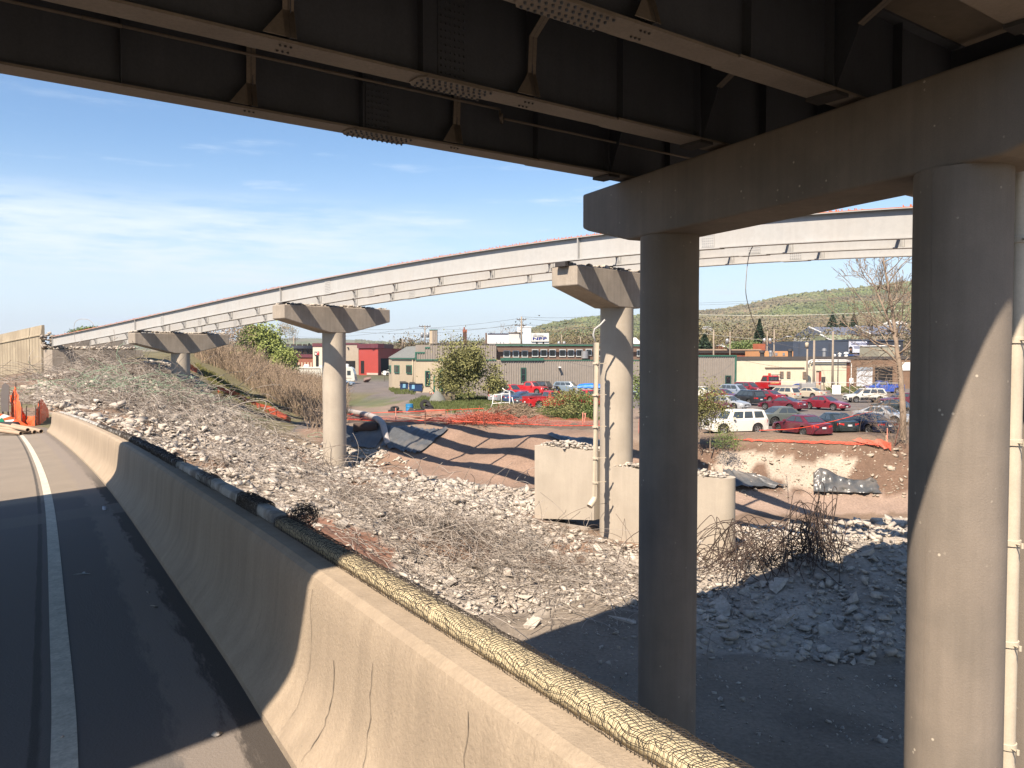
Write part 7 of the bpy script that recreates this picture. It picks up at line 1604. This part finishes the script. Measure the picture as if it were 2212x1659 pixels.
# ------------------------------------------------------------------ poles, wires and fences
pole_m = M('grey_pole_wood', (.27, .22, .17), .95, .15, 1.5, .15, 20, streak=.2)
def pole(u, vb, vt, Y, lab, r=.15, arms=(), tr=0, seed=1, mat=None, cap=False, zb=None):
    b = P(u, vb, Y); t = P(u, vt, Y); root = empty('utility_pole', tuple(b), 0, lab, 'utility pole', 'utility poles'); m = MB(True); m.cyl((0, 0, -1 if zb is None else zb - b.z), (0, 0, t.z - b.z), r, 10, r * .7); m.build('pole', mat or pole_m, root)
    for va, wd in arms:
        z = P(u, va, Y).z - b.z; a = MB(); a.box(-wd / 2, -.06, z - .07, wd / 2, .06, z + .07)
        for s_ in (-1, 1): a.cyl((s_ * wd * .28, 0, z - .05), (0, 0, z - .75), .035, 5)
        for x in (-.46, -.22, .22, .46): a.cyl((x * wd, 0, z + .07), (x * wd, 0, z + .32), .05, 6)
        a.build('crossarm', bark_d if mat is None else mat, root)
    for k in range(tr):
        a = MB(True); s_ = -1 if k % 2 == 0 else 1; z = P(u, vt, Y).z - b.z - 1.9; a.lathe([(.05, -.5), (.3, -.48), (.32, .35), (.2, .5), (.05, .55)], 12, (s_ * .55, 0, z)); a.build('transformer', grey_p, root)
    return root
pole(1126.5, 748, 684, 150, 'tall main utility pole with two crossarms in front of the sign building', .19, ((690.5, 1.75 * 1.0), (702.6, 1.75)))
pole(918, 745, 703, 160, 'utility pole with crossarm and transformers beside the vent tower', .15, ((705.5, 2.2),), 2)
pole(635, 800, 726, 280, 'distant utility pole with crossarms at far left', .22, ((730, 3), (734, 3)))
pole(638.5, 745, 712, 300, 'very thin tall mast behind the distant pole', .10, mat=grey_p)
pole(869, 745, 732, 170, 'short yellowish pole on the skyline left of the vent tower', .14)
pole(1103, 746, 739, 150, 'thin stub pole behind the white building', .08)
pole(1213, 746, 723, 170, 'leaning service pole right of the big sign', .14, (), 2)
pole(1254, 748, 727, 160, 'short pole with a white lamp right of the service pole', .10)
pole(1540.7, 846, 712, 150, 'wooden pole behind the grey warehouse end, its top capped', .17)
pole(1576, 850, 716, 158, 'wooden pole in front of the red brick hall', .13, (), 1)
pole(1656, 850, 715, 156, 'wooden pole with twin white transformers above the orange building', .13, (), 2)
pole(1671, 850, 712, 146, 'plain wooden pole right of the twin transformer pole', .16)
pole(1743, 838, 741, 129, 'grey pole with a small tank on top before the cream wall', .17)
pole(1757.5, 848, 735, 122, 'thick grey pole standing left of the red door', .20)
pole(1798, 843, 716, 126, 'pale wooden pole beside the white sign board', .19)
pole(1809.6, 841, 758, 130, 'dark narrow pole with a cable drop before the cream wall', .09, mat=bolt_m)
q = P(1743, 745, 129); m = MB(True); m.lathe([(.05, -.45), (.28, -.42), (.28, .3), (.2, .36), (.05, .4)], 14, q); tag(m.build('tank', tan_w), 'small tan tank fixed on the grey pole above the cream building', 'tank')
wire_m = flat('wire', (.10, .10, .10), .6)
def wire(a, b, sag, lab, r=.022, n=16, mat=None):
    a, b = Vector(a), Vector(b); m = MB(); m.tube([a.lerp(b, k / n) - Vector((0, 0, sag * 4 * (k / n) * (1 - k / n))) for k in range(n + 1)], r, 4); tag(m.build('wire', mat or wire_m), lab, 'wire', 'overhead wires')
W = lambda u, v, Y: P(u, v, Y)
wire(W(1117, 688.5, 150), W(720, 710, 170), .9, 'upper wire running left from the main pole'); wire(W(1136, 688.5, 150), W(1520, 684, 190), 1.2, 'upper wire running right from the main pole'); wire(W(1126, 684, 150), W(1330, 677, 165), .5, 'topmost wire right of the main pole')
wire(W(1117, 701, 150), W(930, 709, 158), .5, 'lower wire left of the main pole'); wire(W(1136, 701, 150), W(1500, 700, 190), .8, 'lower wire right of the main pole'); wire(W(918, 704, 160), W(640, 727, 280), 1.0, 'wire from the transformer pole to the distant left'); wire(W(1117, 700, 150), W(760, 716, 175), 1.0, 'second lower wire running left from the main pole')
wire(W(1500, 659, 190), W(1960, 634, 170), .3, 'thin high wire crossing the right hill'); wire(W(1500, 655, 190), W(1960, 627, 170), .3, 'thinner high wire just above the hill crest'); wire(W(1500, 679.5, 185), W(1960, 670, 170), .6, 'pale wire across the green hillside', .05, mat=flat('pale_wire', (.5, .5, .42), .6))
wire(W(1500, 718, 150), W(1656, 735, 156), .1, 'slack pale wire left of the twin transformer pole', .03, mat=flat('pale_wire', (.5, .5, .42), .6)); wire(W(1656, 735, 156), W(1840, 760, 135), .6, 'wire crossing in front of the dark blue building', .025)
wire(W(1671, 733, 146), W(1798, 722, 126), .4, 'wire between the plain pole and the pale pole', .025); wire(W(1590, 775, 125), W(1828, 800, 130), .6, 'wire sagging across the cream wall', .02); wire(W(1220, 780, 121), W(1380, 801, 100), .3, 'thin cable across the ribbed wall', .018)
wire(W(1587, 779, 126), W(1500, 815, 110), .9, 'cable drooping over the right end of the warehouse', .018)
q = P(1690, 727, 146); m = MB(True); m.tube([P(1671, 742, 146), P(1683, 733, 144), P(1700, 727, 142)], .05, 6); m.cbox(*(P(1700, 728, 142)), *(P(1700, 728, 142) + Vector((.9, .4, .18))), .04); tag(m.build('street_lamp', grey_p), 'street lamp arm reaching right from the plain wooden pole', 'street lamp')
q = P(1541, 727, 149); m = MB(True); 
# hanging cables from the far bridge
def hang(pts, lab, r=.018, mat=None):
    m = MB(); m.tube(catmull([P(*p_) for p_ in pts], 8), r, 5); tag(m.build('hanging_cable', mat or rust_m), lab, 'cable')
hang([(1655, 488, 31), (1640, 515, 31), (1620, 545, 31), (1612, 600, 31), (1614, 650, 31.5), (1640, 725, 34), (1668, 757, 40), (1673, 772, 44)], 'long loose cable hanging from the silver girder down to the buildings', .016)
hang([(1670, 462, 30.3), (1670, 485, 30.2), (1664, 505, 30.1), (1655, 527, 30)], 'short loose wire dangling across the silver web', .012)
# chain-link fence along the car park
fence = empty('chain_fence', (0, 0, 0), 0, 'low wire fence with leaning braces in front of the cream and brick buildings', 'fence'); Yf = 112
def FP(u, z): return P(u, 800, 116 - (u - 1700) * .02) * 1.0
m = MB()
for u in (1762, 1773, 1803, 1836, 1892, 1943): q = FP(u, 0); q.z = LOT; m.cyl(q, q + Vector((0, 0, 1.9)), .05, 6)
m.build('fence_posts', grey_p, fence)
m = MB(); a = FP(1590, 0); b = FP(1950, 0); a.z = b.z = LOT + 1.75; m.tube([a.lerp(b, k / 20) for k in range(21)], .035, 5); m.build('top_rail', grey_p, fence)
m = MB()
for u0, u1 in ((1780, 1801), (1812, 1832), (1836, 1850)): a = FP(u0, 0); b = FP(u1, 0) - Vector((0, 4, 0)); a.z = LOT + 1.6; b.z = LOT; m.cyl(a, b, .045, 6)
m.build('brace', flat('pale_rail', (.45, .38, .28), .8), fence)
f3 = Fac(1790, 111, 1825, 110); tag(f3.uvb(MB(), 1798.6, 832, 1817, 851.5, 0, .06).build('sign_board', white_p), 'blank white board leaning on the wire fence', 'board')
q = P(1782, 856, 106); q.z = LOT; m = MB(); m.cyl(q, q + Vector((-.25, 0, 2.6)), .05, 6); o = m.build('sign_post', bark_d); tag(o, 'dark back of a small sign on a leaning post before the cream wall', 'sign'); m = MB(); m.box(q.x - .5, q.y - .03, LOT + 2.0, q.x + .02, q.y - .055 + .03, LOT + 2.75); m.build('sign_plate', bolt_m, o)
q = P(1746, 855, 112); q.z = LOT; m = MB(); m.cbox(q.x - .9, q.y, LOT, q.x + 1.0, q.y + 1, LOT + 1.7, .05); tag(m.build('cabinet', flat('grey_cabinet', (.27, .26, .25), .7)), 'grey utility cabinet left of the thick grey pole', 'cabinet')
m = MB(); a = onz(1772, 856); b = onz(1900, 845); m.prism([a, b, b + Vector((0, .3, 0)), a + Vector((0, .3, 0))], (0, 0, .15)); tag(m.build('kerb', conc_pale), kind='structure')
# ------------------------------------------------------------------ yard clutter
def stake(u, vb, vt, lab, mat, r=.03, lean=0, Y0=48, top=None):
    g = ground(u, vb, Y0, 100); t = P(u + lean, vt, g.y); m = MB(); m.cyl((0, 0, -.1), t - g, r, 5); o = m.build('stake', mat); o.location = g; tag(o, lab, 'stake'); return o
pink = flat('pink_lath', (.62, .27, .20), .8); rusty = flat('rusty_stake', (.16, .07, .05), .9)
stake(855, 909, 881, 'pink survey stake left of the blue barrel', pink, .045); stake(918.5, 919, 886, 'rusty fence stake in front of the tyre heap', rusty, .03); stake(1045, 924, 887, 'rusty fence stake above the orange tangle', rusty, .035); stake(1164.5, 919, 900, 'thin rusty stake below the red pickup', rusty, .025)
stake(1259, 919, 891, 'upright pink lath of the pair by the drainpipe', pink, .045); stake(1262, 912, 892, 'leaning pink lath of the pair by the drainpipe', pink, .045, 3); stake(1268, 906, 892, 'short tilted pink lath beside the pair', pink, .04, -6)
stake(1916.7, 955, 925, 'pink stake at the right end of the orange net', pink, .035); stake(1914.3, 955, 940, 'shorter pale stake beside the pink one', flat('pale_lath', (.5, .36, .24), .8), .03); stake(1930, 968, 915, 'dark iron rod leaning right by the thicket', rusty, .03, 14)
def lathe_thing(name, u, v, prof, mat, lab, cat, axis='Z', Y=None, rot=0, group=None, lift=0, n=24, tilt=0):
    g = ground(u, v, 48, 160) if Y is None else P(u, v, Y); m = MB(True); m.lathe(prof, n, (0, 0, 0), axis); o = m.build(name, mat); autosmooth(o, 40); o.location = g + Vector((0, 0, lift)); o.rotation_euler = (tilt, 0, rot); tag(o, lab, cat, group); return o
br = lathe_thing('barrel', 884.5, 892.5, [(.34, 0), (.36, .03), (.35, .28), (.37, .30), (.35, .33), (.35, .58), (.37, .60), (.35, .63), (.36, .86), (.34, .88), (.31, .86)], flat('blue_plastic_drum', (.02, .17, .36), .5), 'bright blue barrel by the heap of tyres', 'barrel')
m = MB(); m.T = br.matrix_world; g = ground(888, 893, 48, 120); m.T = None; m.prism([(0, 0, 0), (.75, 0, 0), (.62, 0, .45), (.35, 0, .62), (.12, 0, .35)], (0, .06, 0)); o = m.build('scrap_panel', flat('scrap_grey', (.07, .065, .06), .8)); o.location = g + Vector((-.35, -.4, 0)); tag(o, 'grey scrap panel leaning against the blue barrel', 'scrap')
tprof = [(.20, -.10), (.28, -.12), (.40, -.11), (.43, -.06), (.43, .06), (.40, .11), (.28, .12), (.20, .10), (.19, 0), (.20, -.10)]
def ty(u, v, lab, tilt=0, rot=0, lift=.12, s=1.15):
    g = ground(u, v, 48, 120); m = MB(True); n = 26; rg = []
    for r_, h in tprof[:-1]: rg.append([(r_ * s * math.cos(2 * math.pi * k / n), r_ * s * math.sin(2 * math.pi * k / n), h * s) for k in range(n)])
    rg.append(rg[0]); m.rings(rg, caps=False); o = m.build('tyre', tyre_m); autosmooth(o, 40); o.location = g + Vector((0, 0, lift)); o.rotation_euler = (tilt, 0, rot); tag(o, lab, 'tyre', 'old tyres')
ty(900, 892, 'tyre lying flat just right of the blue barrel'); ty(908, 890, 'tyre lying flat behind the scrap panel', lift=.15); ty(919, 888, 'upright leaning tyre, highest of the heap', 1.15, .4, .60, 1.3); ty(924, 891, 'tyre lying under the leaning one', .25, 1, .32, 1.25); ty(937, 891, 'tyre lying flat at the right end of the heap'); ty(916, 892, 'tyre lying flat at the front of the heap', lift=.14); ty(928, 888, 'second leaning tyre of the heap', .8, 2.2, .4, 1.2)
ty(853, 889, 'tyre beside the pink survey stake, upper of two', .3, 0, .3, 1); ty(860, 892, 'tyre beside the pink survey stake, lower of two', 0, 0, .12, 1); ty(847, 891, 'small tyre left of the pink survey stake', .1, 0, .14, .9)
plank_m = M('reddish_planks', (.33, .17, .12), .9, .25, 2, .15, 20)
for i in range(16):
    u = R.uniform(885, 955); v = 898 + R.uniform(0, 13); g = ground(u, v, 50, 110); m = MB(); L = R.uniform(1.0, 2.6); m.box(-L / 2, -.09, -.03, L / 2, .09, .03); o = m.build('plank', plank_m if i % 3 else wood_m); o.location = g + Vector((0, 0, .12 + R.uniform(0, .3))); o.rotation_euler = (R.uniform(-.3, .3), R.uniform(-.15, .15), R.uniform(-.9, .9)); tag(o, 'weathered reddish plank in the lumber heap behind the fallen net', 'plank', 'planks in the lumber heap')
g = ground(940, 897, 50, 110); m = MB(); m.box(-.95, -.2, 0, .95, .2, .55); o = m.build('timber_baulk', plank_m); o.location = g; tag(o, 'thick reddish timber baulk behind the lumber heap', 'timber')
def pile(u, v, rad, h, n, r, mat, lab, seed, L=(1, 2.4)):
    g = ground(u, v, 50, 120); rs = np.random.default_rng(seed); x = rs.normal(0, rad[0] * .45, n); y = rs.normal(0, rad[1] * .45, n); z = h * np.exp(-(x / rad[0]) ** 2 - (y / rad[1]) ** 2) * rs.random(n); a = rs.uniform(0, 6.28, n); e = rs.normal(0, .3, n); Ln = rs.uniform(*L, n); t = np.linspace(-.5, .5, 6)[None]
    X_ = x[:, None] + np.cos(a)[:, None] * Ln[:, None] * t + rs.normal(0, .06, (n, 6)); Y_ = y[:, None] + np.sin(a)[:, None] * Ln[:, None] * t; Z_ = np.maximum(z[:, None] + np.sin(e)[:, None] * Ln[:, None] * t + rs.normal(0, .05, (n, 6)), .02)
    o = tubes('brush_pile', np.stack([X_, Y_, Z_], 2), r, mat, 3); o.location = g; tag(o, lab, 'brush pile')
pile(1105, 903, (2.8, 2.2), 1.3, 420, .018, lf_brown, 'heap of dead branches below the white gate frame', 91); pile(1040, 915, (4, 2), .9, 260, .02, flat('orange_stain', (.40, .10, .06), .8), 'sticks tangled in orange net right of the lumber', 92)
g = ground(1113, 901, 50, 110); m = MB(True); m.cyl((-.6, 0, .4), (.7, .2, .25), .14, 10); o = m.build('log', bark); o.location = g; tag(o, 'short cut log in the heap of dead branches', 'log')
# wire tote with its lid, dumpsters, barricade heap, gate, boulder, sign
g = onz(969, 868); m = MB(); tote = empty('wire_crate', (g.x, g.y, LOT), .2, 'tan wire crate with a dark lid beside the big olive bush', 'crate')
m.rings([[(a * (.62 + .1 * z), b * (.55 + .08 * z), .08 + z * 1.0) for a, b in ((-1, -1), (1, -1), (1, 1), (-1, 1))] for z in (0, 1)]); m.build('crate_body', M('tan_mesh', (.34, .27, .18), .8, .3, 9, .3, 14), tote)
m = MB(); m.box(-.78, -.68, 1.1, .78, .68, 1.2); m.build('lid', bolt_m, tote)
m = MB()
for k in range(9): x = -.64 + k * .16; m.cyl((x * .95, -.575, .08), (x * 1.1, -.66, 1.08), .014, 4)
for k in range(6): z = .15 + k * .18; m.cyl((-.70, -.57 - .08 * z, z), (.70, -.57 - .08 * z, z), .014, 4)
m.build('wire_grid', flat('dark_wire', (.10, .085, .065), .7), tote)
o = lathe_thing('tarp_heap', 945, 869, [(1.1, 0), (.9, .5), (.45, 1.1), (.05, 1.35)], flat('grey_net', (.16, .16, .14), .8), 'grey netting heap leaning on the wire crate', 'netting', Y=96, n=9); o.location.z = LOT
def dumpster(u, v, rz, lab):
    g = onz(u, v); r_ = empty('dumpster', (g.x, g.y, LOT), rz, lab, 'dumpster', 'blue dumpsters'); m = MB(); m.rings([[(-.95, -.62, .2), (.95, -.62, .2), (.95, .62, .2), (-.95, .62, .2)], [(-1.0, -.85, 1.25), (1.0, -.85, 1.25), (1.0, .7, 1.45), (-1.0, .7, 1.45)]]); m.build('bin', flat('dumpster_blue', (.025, .055, .14), .5), r_)
    m = MB(); m.rings([[(-1.03, -.9, 1.255), (1.03, -.9, 1.255), (1.03, .74, 1.46), (-1.03, .74, 1.46)], [(-1.03, -.9, 1.33), (1.03, -.9, 1.33), (1.03, .74, 1.53), (-1.03, .74, 1.53)]]); m.build('lid', trim_m, r_)
    m = MB(); m.box(-1.08, -.4, .85, -1.0, .3, 1.0); m.box(1.0, -.4, .85, 1.08, .3, 1.0)
    m.build('lift_pocket', flat('dumpster_blue', (.025, .055, .14), .5), r_)
    for x in (-.8, .8):
        for y in (-.5, .5): m = MB(True); m.lathe([(.02, -.05), (.1, -.05), (.1, .05), (.02, .05)], 10, (x, y, .1), 'X'); m.build('caster', black_m, r_)
    m = MB(); m.rings([[(-.6, -.712, .55), (-.15, -.712, .55), (-.15, -.70, .55), (-.6, -.70, .55)], [(-.55, -.845, 1.15), (-.15, -.845, 1.15), (-.15, -.83, 1.15), (-.55, -.83, 1.15)]]); m.build('sticker', flat('pale_blue_sticker', (.25, .5, .68), .6), r_)
dumpster(878, 845, .15, 'left blue dumpster against the tan office'); dumpster(899, 847.5, .02, 'right blue dumpster against the tan office')
g = onz(946, 860)
for k in range(9):
    m = MB(); L = R.uniform(.5, 1.1); m.box(-L / 2, -.08, -.1, L / 2, .08, .1); o = m.build('barricade_board', flat('orange_board', (.6, .09, .035), .6) if k % 2 else flat('white_board', (.6, .56, .5), .6)); o.location = (g.x + R.uniform(-.8, .8), g.y + R.uniform(-.4, .4), LOT + .15 + R.uniform(0, .55)); o.rotation_euler = (R.uniform(-.5, .5), R.uniform(-.4, .4), R.uniform(0, 3)); tag(o, ('orange' if k % 2 else 'white') + ' board in the barricade heap by the green door', 'barricade board', 'barricade boards by the green door')
gate = empty('gate_frame', (0, 0, 0), 0, 'white tubular gate frame propped behind the dead branches', 'gate'); Yg = 82
def gq(x, y): return P(812.8 + .1531 * x, 711.2 + .1531 * y, Yg)
for pts, rr_, nm in ((((1880, 880), (1885, 1140)), .06, 'post'), (((1655, 925), (1640, 1048), (1615, 1110)), .045, 'post'), (((1640, 1048), (1875, 1032)), .04, 'rail'), (((1660, 925), (1880, 905)), .04, 'rail'), (((1770, 915), (1762, 1040)), .035, 'rail'), (((1778, 830), (1815, 862), (1878, 888)), .04, 'rail'), (((1915, 960), (1950, 1105)), .04, 'post')):
    m = MB(True); m.tube([gq(*p_) for p_ in pts], rr_, 7); m.build(nm, white_p, gate)
o = rubble_mesh('boulder', [(0, 0, .4)], [1.9], M('red_brown_rock', (.20, .13, .11), .95, .3, 2, .2, 12, .6, 10), None, .1); g = onz(795.5, 826); o.location = (g.x, g.y, LOT + .1); tag(o, 'red brown boulder on the tarmac before the red building', 'boulder'); bev(o, .1)
g = onz(831, 824); m = MB(); m.cyl((0, 0, 0), (0, 0, 1.9), .06, 6); o = m.build('sign_post', bark_d); o.location = (g.x, g.y, LOT); tag(o, 'small white sign on a post by the office corner', 'sign'); m = MB(); m.box(-.25, -.08, 1.4, .25, -.061, 2.3); s_ = m.build('sign_plate', white_p, o)
# ------------------------------------------------------------------ clutter at the end of the ramp
pvc = M('dusty_pipe', (.36, .26, .18), .8, .12, 2, .1, 20)
def rpipe(u, v, L, ang, r, lab, lift=0):
    g = ramp_point(u, v); a = g + Vector((0, 0, r + lift)); d = Vector((math.cos(ang), math.sin(ang), .012)); m = MB(True)
    n = 18; rg = []
    for c_, rr_ in ((a, r * .86), (a, r), (a + d * L, r), (a + d * L, r * .86)):
        x = d.cross(Vector((0, 0, 1))).normalized(); y = x.cross(d); rg.append([c_ + x * math.cos(2 * math.pi * k / n) * rr_ + y * math.sin(2 * math.pi * k / n) * rr_ for k in range(n)])
    rg.insert(0, [p_ + d * .6 for p_ in rg[0]]); m.rings(rg, caps=True); o = m.build('pipe', pvc); autosmooth(o, 50); tag(o, lab, 'pipe', 'pipes stacked at the ramp end')
def ramp_point(u, v):
    best = None
    for i in range(len(toe)):
        for q in np.arange(-14, 0, .25):
            p_ = road_pt(i, q); a, b = proj(p_.x, max(p_.y, .5), p_.z); e = (a - u) ** 2 + (b - v) ** 2
            if p_.y > 1 and (best is None or e < best[0]): best = (e, p_)
    return best[1]
rpipe(48, 937, 4.2, 2.55, .085, 'left tan pipe lying at the end of the ramp'); rpipe(57, 936.5, 3.6, 2.5, .085, 'second tan pipe, its dark mouth towards us'); rpipe(63, 935, 4.4, 2.45, .085, 'middle tan pipe resting on the others', .12); rpipe(73, 938, 3.0, 2.6, .085, 'front tan pipe with a darker mouth'); rpipe(88, 935.5, 3.8, 2.4, .085, 'right tan pipe beside the barrier end')
g = ramp_point(20, 931); bs_ = empty('sign_bundle', (g.x, g.y, g.z), .1, 'folded orange, white and green road signs on a black base at the ramp end', 'road sign')
m = MB(); m.cbox(-1.6, -.35, 0, .45, .35, .42, .08); m.build('base', black_m, bs_)
og = flat('sign_orange', (.75, .11, .03), .5); wg = flat('sign_white', (.7, .68, .64), .5)
m = MB()
for k in range(9):
    a0, a1 = math.pi * k / 9, math.pi * (k + .98) / 9; c_ = lambda a, r_: (-.9 + 1.1 * -math.cos(a) * r_, .15 , .38 + .45 * math.sin(a) * r_)
    MB().rings([[c_(a0, .55), c_(a0, 1), c_(a1, 1), c_(a1, .55)], [tuple(Vector(c_(a, r_)) + Vector((0, .12, 0))) for a, r_ in ((a0, .55), (a0, 1), (a1, 1), (a1, .55))]]).build('stripe', og if k % 2 else wg, bs_)
m = MB(); m.prism([(-.9 + .62 * -math.cos(math.pi * k / 12), .10, .42 + .30 * math.sin(math.pi * k / 12)) for k in range(13)], (0, .08, 0)); m.build('green_panel', flat('sign_green', (.01, .22, .12), .5), bs_)
m = MB(); m.prism([(-.55, .09, .50), (-.50, .09, .50), (-.38, .09, .64), (-.42, .09, .66)], (0, .009, 0)); m.prism([(-.75, .09, .56), (-.56, .09, .50), (-.54, .09, .54), (-.74, .09, .60)], (0, .009, 0)); m.build('arrow', wg, bs_)
m = MB(); m.prism([(-.1, .1, .30), (.55, .1, .10), (.8, .1, .22), (.3, .1, .55)], (0, .06, 0)); m.build('stripe', og, bs_)
g = P(12, 898, 40); m = MB(); sgn = MB().prism([(-.22, 0, .2), (.16, 0, .2), (.16, 0, .9), (.21, 0, 1.1), (.20, 0, 1.45), (0, 0, 1.62), (-.14, 0, 1.5), (-.22, 0, 1.1)], (0, .03, 0)).build('road_sign', flat('grey_sign_back', (.16, .14, .13), .5, .4)); sgn.location = g; tag(sgn, 'grey back of an upright road sign left of the orange fence', 'road sign')
for x in (-.16, .10): m = MB(); m.box(x - .03, .035, -.35, x + .03, .07, .95); m.build('support', trim_m, sgn)
# litter on the lane
g = ramp_point(228, 1110); o = rubble_mesh('plastic_bag', [(0, 0, .02)], [.10], flat('white_plastic', (.5, .52, .6), .4), None, 1); o.location = g; tag(o, 'crumpled white plastic bag on the shaded lane', 'litter')
g = ramp_point(185, 1243); m = MB(); m.add([(-.10, 0, .012), (-.03, .02, .02), (.06, .025, .015), (.075, .04, .01), (0, .045, .02), (-.09, .018, .012)], [(0, 1, 2, 3, 4, 5)]); m.add([(-.02, .03, .02), (.02, .03, .02), (-.03, .12, .012), (-.05, .13, .01)], [(0, 1, 2, 3)]); o = m.build('paper_scrap', flat('paper', (.5, .5, .48), .8)); o.location = g; tag(o, 'torn strip of white paper on the shaded lane', 'litter')
for u, v, s in ((316, 1285, .035), (545, 1570, .05), (525, 1573, .04), (82, 1592, .03), (327, 1301, .05)):
    g = ramp_point(u, v); o = rubble_mesh('pebble', [(0, 0, .01)], [s], conc_broken, None, 1); o.location = g; tag(o, 'small loose stone lying on the ramp lane', 'stone', 'loose stones on the lane')
# ------------------------------------------------------------------ air
hz_m = bpy.data.materials.new('haze_air'); hz_m.use_nodes = True; nt = hz_m.node_tree; nt.nodes.clear()
o_ = N(nt, 'ShaderNodeOutputMaterial'); pv = N(nt, 'ShaderNodeVolumePrincipled'); pv.inputs['Color'].default_value = (.80, .88, 1.0, 1); pv.inputs['Density'].default_value = 0.00011; pv.inputs['Anisotropy'].default_value = 0.3
nt.links.new(pv.outputs[0], o_.inputs['Volume'])
m = MB(); m.box(-5600, -60, -440, 5600, 5300, 250); hz_o = m.build('haze', hz_m); tag(hz_o, kind='stuff')
